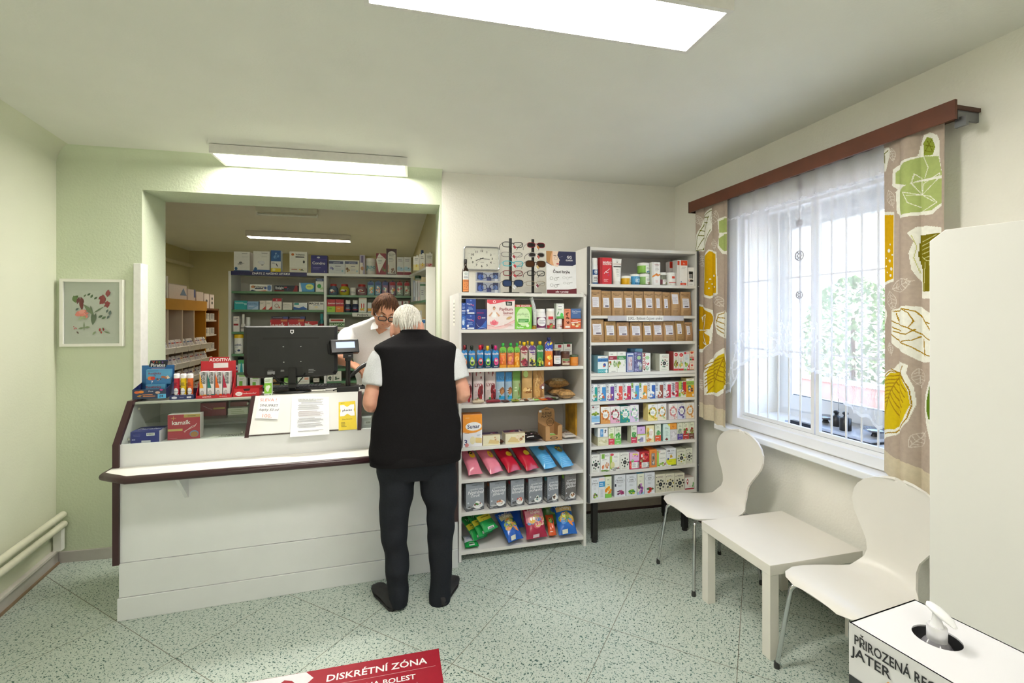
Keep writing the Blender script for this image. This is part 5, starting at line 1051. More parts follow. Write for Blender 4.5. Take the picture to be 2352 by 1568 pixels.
box(r, 'tea_box', 1758, 1890, 808, .07, 'dee0d0', 'cream tea box with black emblem, right end of second-lowest shelf', EM(0, '33383a', '4a4f4c'), 'c4c6b4', .02, topc='d0d2c0')
r = Row(1340, 1010, .1339, Y2, S2Z[8], 'tea boxes on the bottom shelf')
HV = lambda t1, t2, fr: f't .5 .88 .05 333a40 Herbex;o .5 .73 .42 .12 .05 8a94a0;T .5 .745 .055 3a4048 {t1};t .5 .67 .04 3a4048 {t2};n .3 .46 .7 .56 2 b5bac2;b .5 .17 .36 .12 14 {fr}'
box(r, 'tea_box', 116, 266, 655, .08, 'e4e8f0', 'white tea box with oval title and black and green fruit at the left end', HV('JUROLA', 'čaj', '9cc24a 3a3438 b88a5c 6fa04a'), 'c9ced6')
box(r, 'tea_box', 266, 369, 640, .05, 'e6e8ee', 'narrow white box with a bright blue label, bottom shelf', 'r 0 .55 1 .8 3f9ad6;n .1 .6 .8 .76 2 e8f2fa;r .2 .05 .8 .45 d8dce4;n .24 .08 .76 .42 6 c2c8d0;r 0 .86 .8 .96 f0d8d8', 'cdd2da')
box(r, 'tea_box', 371, 485, 628, .07, 'e3ead2', 'narrow tea box with orange marigold and green base', 'r 0 0 1 .2 7fc050;b .5 .34 .48 .2 14 f0a020 e88a1c f4b840;n .3 .82 .7 .9 1 888;n .3 .6 .7 .66 1 999', '9aa07a', topc='a8c84a')
box(r, 'tea_box', 530, 722, 600, .09, 'e2e6ef', 'white tea box with oval title and purple thistle heads', HV('PESTRECL', 'MARIÁNSKÝ', 'a8407a 8a3064 6a5068 c07098')+';r .03 .48 .16 .6 3a4054', 'b9bfca')
box(r, 'tea_box', 732, 918, 588, .09, 'e2e6ef', 'white tea box with oval title and green leaves', HV('KOPR', 'LÉKAŘSKÝ', '3f8f4a 58a84a 2f7a4a c0d03c'), 'b4bac4')
box(r, 'tea_box', 925, 1040, 576, .07, 'e6ead8', 'narrow tea box with purple mallow flowers and blue top edge', 'r 0 0 1 .12 a8d4ec;b .5 .28 .45 .24 16 9a50a4 7a3c8a c890d0 5a6a4a;n .25 .82 .75 .9 1 999;n .3 .62 .7 .68 1 aaa', 'b8bca8', topc='5ab0de')
box(r, 'tea_box', 1045, 1225, 558, .09, 'e2e6ef', 'white tea box with oval title and red rose hips', HV('RŮŽE', 'ŠÍPKY', 'c03a34 a82c2c d8584a 4a7a4a'), 'bcc2cc')
box(r, 'tea_box', 1236, 1400, 592, .08, 'dedbc8', 'cream tea box with black emblem, leftmost of three on the bottom shelf', EM(0, '33383a', '5a5f58')+';t .55 .85 .06 8a5a64 LYMFA', 'c2bfaa', topc='d2cfba')
box(r, 'tea_box', 1403, 1560, 582, .08, 'e0ddca', 'cream tea box with black emblem and two yellow dots on the bottom shelf', EM(0, 'b0a03c', '33383a')+';e .42 .66 .05 .03 c8b43a;e .62 .66 .05 .03 c8b43a', 'c4c1ac', topc='d4d1bc')
box(r, 'tea_box', 1565, 1735, 573, .08, 'dedbc9', 'cream tea box with black emblem, rightmost of three on the bottom shelf', EM(0, '3a3430', '4a4a44')+';t .6 .86 .06 555 PAŽEVAR', 'c2bfac', topc='d2cfbc')
box(r, 'tea_box', 1741, 1916, 640, .07, 'ece9e4', 'low white tea box with a red drop emblem, right end of bottom shelf', 'p b83040 .28 .35 .42 .7 .28 .92 .14 .7;e .28 .68 .1 .08 f0e0e0;r 0 0 1 .1 a82a3a;b .88 .35 .14 .26 8 5f9a5a 88b47a;n .4 .2 .75 .32 2 bbb', 'd0c4bc', topc='c9b8ae')
# ================================================================ GOODS ON THE LOWER UNIT
Y1 = S1Y+.012
# ---- on its top: clock, oil, spectacles, poster
G0 = 'things on top of the lower unit'
c = ony(1020+.1626*535, 520+.1626*452, YB(.6)-.03); ck = empty('wall_clock', (c.x, YB(c.x)-.002, c.z), WR, 'rectangular silver-grey wall clock with plain numerals behind the oil bottle', 'clock')
mb = MB(); W, H = .285, .187; rr_ = .022
def rrect(w, h, r, n=6): return [(sx*(w/2-r)+r*cos(a), sz*(h/2-r)+r*sin(a)) for sx, sz, a0 in ((1, 1, 0), (-1, 1, pi/2), (-1, -1, pi), (1, -1, 3*pi/2)) for a in [a0+pi/2*k/n for k in range(n+1)]]
o1, i1 = rrect(W, H, .022), rrect(W-.022, H-.022, .014); n = len(o1); SIL = M('a9abab', .3, .6)
vs = [(x, 0, z) for x, z in o1]+[(x, -.03, z) for x, z in o1]+[(x, -.034, z) for x, z in rrect(W-.008, H-.008, .02)]+[(x, -.026, z) for x, z in i1]
mb.add(vs, [(k*n+i, k*n+(i+1) % n, (k+1)*n+(i+1) % n, (k+1)*n+i) for k in range(3) for i in range(n)], SIL); mb.build('case', ck)
mb = MB(); mb.add([(x, -.022, z) for x, z in i1], [tuple(range(n))[::-1]], M('dcdcd2', .4))
fm = lambda u, v, e: ((W-.022)*(u-.5), -.0222-e, (H-.022)*(v-.5)); sp = ''
for k in range(1, 13):
    a = pi/2-k*pi/6; sp += f'T {.5+.30*cos(a)*1.05:.3f} {.5+.36*sin(a):.3f} .1 111 {k};l 555 .006 {.5+.40*cos(a):.3f} {.5+.44*sin(a):.3f} {.5+.47*cos(a):.3f} {.5+.5*sin(a)*.97:.3f};'
prints(mb, sp+'n .45 .3 .56 .34 1 777', fm, W-.022, H-.022); mb.build('dial', ck)
for nm, a, L, w in (('hour_hand', R(200), .05, .0045), ('minute_hand', R(-5), .062, .0035), ('second_hand', R(222), .06, .001)):
    mb = MB(); mb.bar((-.015*cos(a), -.0245, -.015*sin(a)), (L*cos(a), -.0245, L*sin(a)), w, .001, '1b1b1b', (0, 1, 0)); mb.build(nm, ck)
r = Row(1020, 520, .1626, Y1, 1.785, G0)
x, y, z, W, H = r.pos(258, 360, 455, .02); q = W/2
mb = MB(); mb.lathe([(q*.9, 0), (q, .004), (q, H*.62), (q*.85, H*.69), (q*.42, H*.76), (q*.40, H*.88)], M('2b1c14', .12), (0, q, 0), 18)
prints(mb, 'r .12 .04 .88 .6 e08e52;r .12 .6 .88 .98 e4e6e8;o .5 .86 .14 .05 .3 4a7a74;n .2 .66 .8 .78 2 778;n .2 .5 .8 .57 1 8a3a1c;w .5 .32 .16 .08 5 9a4a20;n .2 .1 .8 .16 1 9a4a20', fm_cyl(q, 0, H*.64, 2.4), 2.4*q, H*.64, True)
o = finish(mb, 'oil_bottle', x, y, z, 0, 'tall dark square oil bottle with white and orange label left of the spectacles', 'bottle', G0)
mb = MB(); mb.lathe([(q*.46, H*.87), (q*.46, H*.985), (q*.4, H)], '1c1a1a', (0, q, 0), 16); mb.build('cap', o)
CLRP = glass('blister_plastic', 'f0f2f6', .05)
def spec(x, y, z, W, H, fc, lens, label, temple=None, lying=False, tagc=None, rz=0, group='spectacles on the display stands', round_=0, rim=.0028, sc=None):
    """a pair of spectacles seen from the front: frame, two lenses, two temples, tag"""
    o = empty('spectacles', (x, y, z), rz, label, 'glasses', group); lw, lh = W*.43, H*.9; fm_ = M(fc, .25, 0, .06, 60)
    for s in (-1, 1):
        cx = s*W*.265; pts = []
        for k in range(20):
            a = 2*pi*k/20; ex = .62+.38*round_; ca, sa = cos(a), sin(a)
            pts.append((cx+lw/2*math.copysign(abs(ca)**ex, ca), math.copysign(abs(sa)**ex, sa)*lh/2*(1 if sa > 0 else .92+.04*ca*s)))
        mb = MB(); mb.tube([(px_, 0, pz) for px_, pz in pts]+[(pts[0][0], 0, pts[0][1]), (pts[1][0], 0, pts[1][1])], rim, fm_, 6, False); mb.build('frame', o)
        mb = MB(); mb.add([(px_, .0005, pz) for px_, pz in pts], [tuple(range(20))], lens); mb.build('lens', o)
        mb = MB(); mb.tube([(s*W*.485, 0, lh*.28), (s*W*.495, .01, lh*.26), (s*W*.48, .08, lh*.16), (s*W*.45, .115, -lh*.05), (s*W*.43, .13, -lh*.45)], rim*.8, M(temple or fc, .3, 0, .06, 60), 6); mb.build('temple', o)
    mb = MB(); mb.tube([(-W*.06, 0, lh*.18), (-W*.02, -.003, lh*.27), (W*.02, -.003, lh*.27), (W*.06, 0, lh*.18)], rim*.9, fm_, 6); mb.build('bridge', o)
    if tagc:
        mb = MB(TR(W*.05, -.012, -lh*.55, .5, .2, .7)); mb.box(-.012, -.002, -.012, .012, .002, .012, 'ecebea'); mb.box(-.012, -.0028, -.004, .012, -.002, .012, tagc); mb.build('price_tag', o)
    return o
SUN = M('2a2628', .06, 0, .02, 5); SUNB = M('4a2a16', .08, 0, .02, 5); BLU = M('2b4068', .06, 0, .1, 12); LNS = glass('spectacle_lens', 'f4f6f6')
for px, labs, k0 in ((940, 'left', 0), (1257, 'right', 1)):
    p = ony(1020+.1626*px, 600, Y1+.06); ztop = ony(1020+.1626*px, 520+.1626*(165+15*k0), Y1+.06).z
    o = empty('spectacles_stand', (p.x, p.y, 1.786), 0, f'black upright spectacles stand, the {labs} one of the pair beside the clock and poster', 'display stand', 'spectacles stands')
    mb = MB(); mb.box(-.009, 0, .006, .009, .012, ztop-1.786, M('191919', .35)); mb.build('post', o)
    mb = MB(); mb.box(-.055, -.03, 0, .055, .09, .006, M('1d1d1d', .4)); mb.build('base', o)
    for j in range(5):
        zz = ony(1020+.1626*px, 520+.1626*(300+138*j), Y1+.06).z-1.786; mb = MB(); mb.tube([(0, 0, zz), (0, -.022, zz+.004)], .004, M('191919', .35), 6); mb.build('peg', o)
SP = [(820, 1115, 210, 305, '26262a', LNS, '1b1b1e', 'black', 'top pair on the left stand, black rims', 'b03038'), (805, 1110, 355, 440, '6d6a6c', LNS, '999', 'grey', 'thin grey rims, second pair on the left stand', '9c3038'), (825, 1118, 480, 570, '45b8c8', LNS, '8fd0d8', '', 'turquoise rims, middle pair on the left stand', 'c03038'),
      (830, 1112, 615, 705, '7a2a30', LNS, '7a3a3a', '', 'dark red rims, fourth pair on the left stand', 'b83038'), (822, 1120, 745, 860, '1b1a1e', BLU, '1b1b1e', '', 'dark sunglasses with blue lenses, lowest on the left stand', 'd0d0d4'),
      (1172, 1425, 222, 308, '8a2434', SUN, '999', '', 'red-rimmed sunglasses at the top of the right stand', 'c87a2c'), (1190, 1420, 362, 442, 'a8a4a4', SUN, '555', '', 'round dark sunglasses, second pair on the right stand', 'b05040'), (1148, 1436, 475, 585, '3a2418', SUNB, '888', '', 'large brown sunglasses, middle pair on the right stand', 'd0b070'),
      (1172, 1425, 620, 705, '2a2a2c', LNS, '222', '', 'clear glasses with black rims, fourth pair on the right stand', None), (1152, 1428, 765, 845, '9a8a74', LNS, '2a2a2a', '', 'beige-rimmed clear glasses, lowest on the right stand', '7a2434')]
for i, (a, b, t, bt, fc, ln, tc, _, lab, tg) in enumerate(SP):
    yy = Y1+.03; pa, pb2 = ony(1020+.1626*a, 520+.1626*t, yy), ony(1020+.1626*b, 520+.1626*bt, yy)
    spec((pa.x+pb2.x)/2, yy, (pa.z+pb2.z)/2, pb2.x-pa.x, abs(pa.z-pb2.z), fc, ln, lab, tc, tagc=tg, round_=.6 if i == 6 else .15, rim=.0018 if i in (1, 9) else .0028)
for k, (t, bt, lb) in enumerate(((782, 922, 'lower'), (640, 775, 'upper'))):
    x, y, z, W, H = r.pos(452, 800, t, .05, bt if k else None); o = empty('packed_spectacles', (x, y, z), 0, f'clear plastic pack with dark blue spectacles, the {lb} of the two left of the stands', 'glasses pack', 'spectacles in clear packs')
    mb = MB(); mb.box(-W/2, 0, 0, W/2, .03, H-.001, CLRP); mb.build('clear_pack', o)
    mb = MB(); mb.box(-W/2+.003, .024, .003, W/2-.003, .027, H-.004, M('b9bcc8', .5)); prints(mb, 'r .05 .2 .3 .95 2a3060;e .2 .45 .12 .3 4a6ab8;r .72 .3 .95 .95 33375a;e .82 .5 .1 .25 6a86c0;r .8 .05 .92 .3 e8e8ec;r .45 .1 .65 .5 4a5080', lambda u, v, e: (W*(u-.5)*.96, .0238-e, H*v), W, H); mb.build('insert_card', o)
    for s in (-1, 1):
        mb = MB(); mb.tube([(s*W*.17+W*.12*cos(a), .012, H*.55+H*.25*sin(a)) for a in [2*pi*j/14 for j in range(16)]], .002, '2a2a48', 5, False); mb.build('frame', o)
x, y, z, W, H = r.pos(1449, 1872, 345, .03)
mb = MB(TR(0, 0, 0, 0, -.05)); mb.box(-W/2, 0, 0, W/2, .004, H, 'ebebee')
prints(mb, 'r 0 .66 1 1 2b2f52;p ebebee 0 .66 .0 .62 .5 .58 1 .66 1 .7 .85 .64 .5 .6 .2 .66;p ebebee 0 .58 1 .58 1 .7 .82 .64 .6 .605 .4 .61 .2 .65 0 .72;p d8a276 0 1 .42 1 .36 .9 .44 .8 .42 .72 .34 .64 .2 .66 .05 .72 0 .76;p e8cfbd .22 1 .4 1 .37 .9 .45 .79 .42 .75 .43 .7 .38 .63 .25 .65 .2 .8;p b0824f 0 1 .2 1 .14 .85 .1 .7 0 .76;r .24 .885 .34 .9 4a3a34;e .38 .7 .05 .014 b83a40;o .32 .83 .06 .04 .1 556;l 889 .006 .38 .84 .55 .88;T .77 .865 .06 f0f0f4 GG;T .77 .79 .035 f0f0f4 GLASSA;T .5 .515 .065 3a2c34 Čtecí brýle;o .16 .36 .055 .035 .14 222;o .3 .34 .055 .035 .14 222;l 222 .008 .33 .37 .42 .39;o .58 .38 .05 .028 .1 888;o .7 .37 .05 .028 .1 888;l 888 .006 .74 .39 .86 .4;o .16 .2 .055 .035 .14 222;o .3 .18 .055 .035 .14 222;l 222 .008 .33 .21 .42 .22;o .6 .25 .05 .022 .14 777;o .72 .24 .05 .022 .14 777;l 777 .006 .76 .26 .86 .27;p 6a1f2c 0 0 1 0 1 .13 .7 .1 0 .09;T .5 .05 .042 f2eaec zde v prodeji', lambda u, v, e: (W*(u-.5), -e, H*v), W, H)
finish(mb, 'counter_poster', x, y, z, 0, 'small standing poster with a woman\'s profile and spectacles drawings on the lower unit', 'poster', G0)
# ---- first shelf
r = Row(1020, 520, .1626, Y1, S1Z[0], 'supplements on the top shelf of the lower unit')
BB = 'e .5 .9 .1 .05 6a86d0;t .35 .68 .09 e8ecf8 Magne;t .65 .62 .1 e05a6a Mag;n .2 .3 .8 .5 3 8fb0e8;r .15 .04 .85 .12 e8ecf4;e .2 .24 .12 .08 dfe6f4'
box(r, 'supplement_box', 234, 306, 1255, .06, '2e62b8', 'narrow blue box, lower one at the far left of the first shelf', 'e .4 .5 .3 .2 cfe0f4;r .1 .03 .9 .1 e8ecf4;n .1 .6 .9 .9 3 8fb4e8', '234a8a')
box(r, 'supplement_box', 234, 306, 1078, .06, '2c4f9e', 'narrow blue box, upper one at the far left of the first shelf', 'r .0 .3 .95 .38 e8ecf4;n .1 .5 .9 .7 2 b0c4ec;e .5 .86 .2 .06 6a86d0;n .1 .1 .9 .25 2 8fb4e8', '233f80', .0, 1252)
box(r, 'supplement_box', 307, 446, 1243, .07, '2a4a9c', 'blue box, lower of the two wider stacked ones on the first shelf', BB, '20387c')
box(r, 'supplement_box', 307, 450, 1024, .07, '2a4a9c', 'blue box, upper of the two wider stacked ones on the first shelf', BB, '20387c', .0, 1241)
box(r, 'supplement_box', 450, 604, 1168, .06, '272f76', 'navy box with red ring mark, left of the large pink and white box', 'n .05 .78 .95 .86 1 c03060;o .3 .58 .14 .08 .35 d03a44;T .7 .58 .07 e6e8f4 aktiv;p 3a6ac0 .1 0 1 .1 1 .5 .6 .2;l cfd8f0 .012 0 .3 .2 .15 .5 .08 1 .04', '1f265c')
box(r, 'supplement_box', 607, 1000, 1033, .07, 'eadfdf', 'large pink and white box with a woman and lotus flower, first shelf', 'p d84a5a 0 1 1 1 1 .97 .6 .93 .3 .86 .1 .85 0 .9;o .26 .93 .05 .045 .35 fff;p 2c3a34 .68 .8 .9 .8 .9 .93 .66 .94;t .79 .87 .075 fff Bio;T .68 .68 .1 8a2a34 Psyllium;T .75 .55 .08 8a2a34 Galmed;n .55 .46 .9 .49 1 c9a0a0;e .25 .71 .045 .06 7a5a4c;e .25 .69 .035 .05 d8a88c;p f0f0f0 .18 .4 .33 .4 .34 .58 .17 .58;p d8a88c .05 .46 .1 .42 .2 .56 .17 .58;p d8a88c .46 .46 .41 .42 .31 .56 .34 .58;q e88a98 .5 .25 .12 .25 .34;q e88a98 .5 .22 .14 .1 .26;q e88a98 .5 .28 .14 .4 .26;q e06a7c .4 .24 .13 .18 .3;q e06a7c .4 .26 .13 .32 .3;p eac8c8 0 .14 .3 .06 .6 .12 1 .3 1 .22 .7 .06 .4 0 0 0;p e0a0a4 0 .16 .3 .08 .6 .13 1 .32 1 .3 .6 .11 .3 .06 0 .13;q c9a878 .35 .68 .34 .9 .42;n .6 .1 .95 .18 2 c9a0a0', 'd9b9b9')
box(r, 'supplement_box', 1004, 1238, 1103, .07, '7fc850', 'bright green box with a red banner at its top, first shelf', 'r 0 .9 1 1 b83a34;T .5 .945 .07 f4e8e8 10% ZDARMA;e .5 .5 .42 .38 cfeab8;t .5 .84 .04 3a5a2c Pharma;t .46 .62 .1 6f9a5a psyllium;t .7 .52 .06 6f9a5a 275 g;r .18 .27 .82 .42 4fa048;n .22 .3 .78 .39 2 d8f0cc;T .3 .075 .06 fff Psyllium;e .75 .14 .1 .06 e4f2d8;n .15 .16 .4 .2 1 2c4a20', '5fa038')
# speckled paper tube rising to the board above, bent at the top
x, y, z, W, H = r.pos(1245, 1310, 975, .03); mb = MB(); pts = [(.012, 0, .0), (.012, 0, .06), (.006, 0, .12), (-.004, 0, .17), (-.018, 0, min(H, .225))]
mb.tube(pts, [.017, .017, .015, .013, .012], M('d9dadd', .5, 0, .12, 90), 14)
for k in range(26): mb.ball((pts[0][0]-.0*k+.004*sin(k*9)-.00009*k*k*.3, -.0150+.0004*(k % 4), .015+.0068*k), .0022, .0012, .0016, '5a5d62', 6, 4)
finish(mb, 'paper_roll', x, y+.02, z, 0, 'tall speckled white paper roll standing between the green box and the jars', 'paper roll', r.g)
jar(r, 'small_jar', 1252, 1311, 1392, 'c9a020', '6a5a24', 'small yellow jar in front of the speckled paper roll', 'r .1 .3 .9 .8 8a6a1c', .3, -.008)
jar(r, 'supplement_bottle', 1312, 1458, 1165, 'eceaee', 'efeef0', 'white bottle with a purple label and white lid, first shelf', 'r 0 .08 1 .9 6a2458;e .5 .55 .42 .34 efedf2;n .25 .35 .8 .7 4 778;r 0 .9 1 1 ece9ee', .14, .004, None, .78, 'bottle')
jar(r, 'supplement_bottle', 1460, 1584, 1158, 'e6e0da', 'f0efee', 'white bottle with red square and berries on the label, first shelf', 'r .15 .7 .65 .92 c82a3a;r 0 .0 1 .3 8a7a5c;b .5 .2 .45 .2 16 c82a3c e05a5a 8a2a3a 7a9a4c;t .5 .6 .12 5a3040 CRAN;n .2 .42 .8 .5 1 777', .13, .004, None, .85, 'bottle')
jar(r, 'supplement_bottle', 1597, 1682, 1305, 'e9e7e6', 'e4e2e2', 'small white bottle under the green and white box', 'n .1 .3 .9 .8 4 a88;r .5 .3 .9 .5 b86a6a', .18, .004, None, .9, 'bottle')
box(r, 'supplement_box', 1586, 1695, 1088, .05, 'dfe4de', 'white and green small box standing on the small white bottle', 'r .2 .72 .85 .9 eef0f0;n .25 .76 .8 .86 1 334;n .2 .55 .8 .65 1 8a9a94;e .7 .22 .2 .16 55d060;r 0 0 1 .15 5fae5a;q 3f8a4a .2 .1 .2 .3 .5', 'c4ccc4', .002, 1302)
box(r, 'supplement_box', 1697, 1789, 1163, .06, 'dc8a6a', 'narrow orange-brown box with three dark nut pictures, first shelf', 'n .1 .9 .9 .97 1 8a3a20;b .5 .74 .3 .09 9 7a3c22 5a2c1a;b .5 .54 .3 .08 9 8a4a28 5a2c1a;b .5 .32 .3 .09 9 6a2c1c 8a3c24;r .15 .05 .85 .14 f0e8e4;r 0 0 1 .03 c8583c', 'c06a4a')
box(r, 'supplement_box', 1791, 1934, 1305, .06, 'd8603c', 'orange box with nuts, under the blue one at the right end of the first shelf', 'n .15 .8 .85 .92 1 f4d8cc;b .5 .45 .4 .25 12 b8784a e0b070 8a4a2c f0dcb8;r 0 0 1 .12 c04a2c;p f4e4dc 0 .55 1 .7 1 .78 0 .64', 'b84e30')
box(r, 'supplement_box', 1791, 1934, 1160, .06, '4a6a9e', 'grey-blue box on top of the orange one at the right end of the first shelf', 't .55 .72 .16 e0e6f0 DiaChrom;n .2 .5 .8 .6 1 b8c8e0', '3d5a88', .0, 1302)
# ---- second shelf: pouches and jars
r = Row(1040, 760, .15305, Y1, S1Z[1], 'fruit pouches on the second shelf')
PP = lambda fc, fx: f'r 0 .0 1 .1 1d2c3a;r 0 .0 1 .4 22465c;T .5 .8 .1 f4f0e4 Ovocňák;e .55 .36 .36 .2 {fc};{fx};e .45 .42 .09 .06 fff;e .65 .42 .09 .06 fff;e .48 .41 .04 .03 111;e .66 .41 .04 .03 111;n .2 .05 .8 .12 1 e8e8e8;p {fc} 0 0 1 .05 1 .02 .2 0'
for a, b, t, cap, fc, fx, lb in [(118, 226, 215, '8a1c24', 'd8804a', 'q 7ab04a .3 .7 .55 .85 .68', 'orange fruit and dark red cap, leftmost'), (233, 346, 220, '1c2a22', 'a8c034', 'e .5 .52 .16 .12 a8c034', 'green pear and black cap'), (360, 471, 213, 'e02030', 'c02034', 'q 4a9a3a .3 .5 .58 .6 .68', 'red fruit and red cap'), (473, 582, 222, 'eec020', '8ac840', 'q 3f8a34 .3 .55 .55 .7 .68', 'green apple and yellow cap'), (593, 702, 219, 'd0207a', 'd83a7c', 'b .5 .36 .4 .22 10 e0508c c82a6a', 'pink fruit and magenta cap')]:
    pouch(r, a, b, t, '2478b8', cap, f'blue fruit pouch with {lb}', PP(fc, fx), .2)
for a, b, t, cap, lb in [(176, 232, 210, '14181a', 'black cap peeping between the two leftmost pouches'), (395, 500, 203, '7a1038', 'dark crimson cap behind the red-capped pouch'), (560, 640, 202, '241018', 'black cap behind the yellow-capped pouch')]:
    pouch(r, a, b, t, '1d5a8c', cap, 'back-row blue pouch, '+lb, '', .2, .05)
for a, b, t, c, fr, lb in [(704, 816, 181, 'd8742c', 'e05a3a e8904a', 'red-orange fruit, left of three'), (820, 930, 181, 'c8684a', 'd87a7a e8a050', 'pinkish peach fruit, middle of three'), (926, 1014, 179, 'e08a20', 'e8a030 f0c060', 'orange fruit, right of three')]:
    pouch(r, a, b, t, c, '38b048', f'green-capped pouch with {lb}', f'r 0 .72 1 1 7fc04a;T .4 .76 .12 22401c 100;b .45 .35 .4 .22 10 {fr};r 0 0 1 .12 eeb030;n .1 .62 .8 .68 1 f0d8a0;e .5 .9 .5 .08 6ab840', .15)
for a, b, t, c, nm, fr, lb in [(1018, 1139, 165, 'c9bdae', '8a2a3c', '8a2438 5a1828 b04050', 'maroon band and cherries'), (1141, 1258, 160, 'cbbfb2', '5a3a80', '24243a d8d040 3a3a50', 'purple band and blackberries'), (1262, 1374, 156, '3f8a4a', '2f7a3c', '24301c d0d040 7aa03c', 'green band and lemons')]:
    pouch(r, a, b, t, c, 'eac31c', f'yellow-capped pouch with {lb}', f'r 0 .7 1 1 {nm};e .5 .72 .5 .09 {nm};T .5 .74 .09 f4efe4 Ovocňák;n .4 .55 .9 .62 1 {nm};b .5 .2 .5 .2 18 {fr};q 6a9a3c .3 .1 .35 .4 .45;r 0 0 1 .04 1c1c24', .14, .0, .03, 'fruit_pouch', .05)
for a, b, t, lb in [(985, 1050, 156, 'left of the maroon one'), (1098, 1168, 151, 'between the maroon and purple ones')]:
    pouch(r, a, b, t, 'a89a8c', 'e0b818', 'back-row yellow-capped pouch '+lb, '', .14, .05)
pouch(r, 1386, 1516, 96, 'e07a30', '20285c', 'tall blue and orange juice pouch with wide navy cap', 'r 0 .62 1 1 2344a8;T .5 .66 .1 fff Ovíčko;p d8e04a .1 .8 .4 .95 .45 .82;q e8d83a .5 .55 .85 .9 .95;b .5 .42 .4 .16 8 f0c030 e8a030 f4e070;e .45 .12 .12 .06 f0d8c0;r 0 0 1 .03 d06020', .13, .0, .032)
box(r, 'jar_carton', 1526, 1655, 176, .06, 'd3d4cf', 'white carton behind the dark jam jar', 'r .4 .78 .8 .9 a83040;r 0 .93 1 1 2c3a2c;n .1 .5 .9 .7 3 889', 'b9bab4', .10)
box(r, 'jar_carton', 1658, 1790, 171, .06, 'd6d7d2', 'white carton with dark green top behind the brown spread jar', 'r .4 .8 .8 .92 8a2a34;r 0 .94 1 1 1f4a34;n .1 .5 .9 .7 3 889;r .7 0 1 .2 4a9a5a', 'b9bab4', .10)
jar(r, 'jam_jar', 1518, 1641, 264, '2f1420', 'b8b090', 'dark jam jar with a white label, second shelf', 'r .05 .2 .95 .88 e8e8ec;n .2 .72 .8 .82 1 a83040;n .2 .5 .8 .66 3 667;n .3 .28 .7 .36 1 999', .1, .0, None, .8)
jar(r, 'spread_jar', 1646, 1774, 308, '5a3424', '4a2c20', 'brown nut spread jar with printed label, second shelf', 'r 0 .1 1 .8 c8b49a;e .5 .66 .45 .12 6a8a5a;r .1 .36 .9 .52 8a2a34;t .5 .45 .12 f0e0d0 BIO;e .5 .22 .4 .1 e4d4bc;n .2 .16 .8 .26 1 5a3424', .14, .0, None, .9)
jar(r, 'puree_jar', 1781, 1906, 360, 'df8a34', '4c5c44', 'orange fruit puree jar with green lid at the right end of the second shelf', 'n .1 .3 .9 .7 4 e8a860', .16, .0)
# ---- third shelf
r = Row(1040, 760, .15305, Y1, S1Z[2], 'dried fruit bags on the third shelf')
zmax3 = S1Z[1]-.024
def tallbag(a, b, t, tint, lab, pr, dy=.06, rz=0, d=.045): return kraft(r, a, b, t, lab, pr, d, dy, 0, rz, tint, 'snack_bag', zmax3)
LY = lambda: 'b .3 .9 .1 .14 4 9a3038 7a2028;b .7 .88 .12 .14 4 a83a40 7a2028;T .45 .56 .1 7a3038 LYO;b .72 .3 .32 .3 16 7a1c24 a83038 5a1420;e .4 .12 .12 .04 3a7a4a;n .08 .2 .4 .4 4 c0b0b4'
tallbag(140, 300, 600, 'b8a4a4', 'grey and red freeze-dried fruit bag, leftmost on the third shelf beside the elbow', LY())
tallbag(306, 480, 600, 'd4c6c6', 'pale grey freeze-dried fruit bag with a dark beetroot picture', LY())
tallbag(488, 655, 600, 'd4c4c2', 'pale grey freeze-dried fruit bag with red berries, next to the blue bags', LY(), .065)
BL = 'r 0 .68 1 1 3f8ac8;t .55 .82 .14 6ab0e0 TO;q 8a5a34 .6 .6 .22 .78 .5;q b07a4a .4 .55 .22 .85 .42;r .3 0 1 .18 2f9ad0;e .4 .17 .12 .04 3a7a5a;n .1 .3 .45 .45 2 c8d4e0'
tallbag(650, 786, 618, '9fb4c8', 'blue and silver snack bag with an almond, left of the two', BL); tallbag(789, 896, 618, '97aec4', 'blue and silver snack bag with an almond, right of the two', BL)
tallbag(902, 1030, 603, '9ab07c', 'green snack bag leaning next to the blue ones', 'r 0 .68 1 1 6a9a44;b .75 .4 .22 .25 7 7a5a34 5f8a3c;r .6 0 1 .1 4a9a3c;n .1 .3 .5 .5 2 c8d8b4', .06, .1)
tallbag(1040, 1205, 594, 'c09a64', 'kraft muesli bag with a green round sticker', 'e .35 .88 .26 .12 b8d080;o .35 .88 .26 .12 .14 5f8a34;r .05 .24 .95 .44 b88a50;b .5 .34 .45 .1 26 d8b070 8a5a2c e8cc94', .05)
tallbag(1212, 1385, 594, 'b98f5a', 'clear cereal bag filled with brown flakes, tallest on the third shelf', 'b .5 .5 .45 .45 70 c89a5c a87840 d8b478 94683a;p 8a5a58 .5 .45 1 .6 1 .4 .6 .36;e .85 .42 .12 .05 f0f0f0', .05, 0, .07)
NUT = M('b08a5a', .35, 0, .45, 70)
def nutbag(zx, zy, W, L, T, z, rz, lab, sd, dy=.0, pr=''):
    x, y, zz, _, _ = r.pos(zx-10, zx+10, zy, dy); pillow('nut_bag', lab, 'bag', 'nut bags on the third shelf', (x, y, z), W, L, T, (0, 0, rz), '', pr, sd, .07, NUT)
nutbag(1745, 0, .12, .11, .062, S1Z[2]+.001, .05, 'small clear bag of nuts in front, lowest at the right end of the third shelf', 3, -.004, 'b .5 .5 .4 .3 40 d0a870 8a6038 c09058;r .2 .8 .8 .95 7a3a44')
nutbag(1640, 0, .15, .12, .056, S1Z[2]+.001, .1, 'clear bag of nuts, lower one of the two stacked', 4, .125, 'b .5 .5 .4 .3 40 d0a870 e8d0a0 c09058')
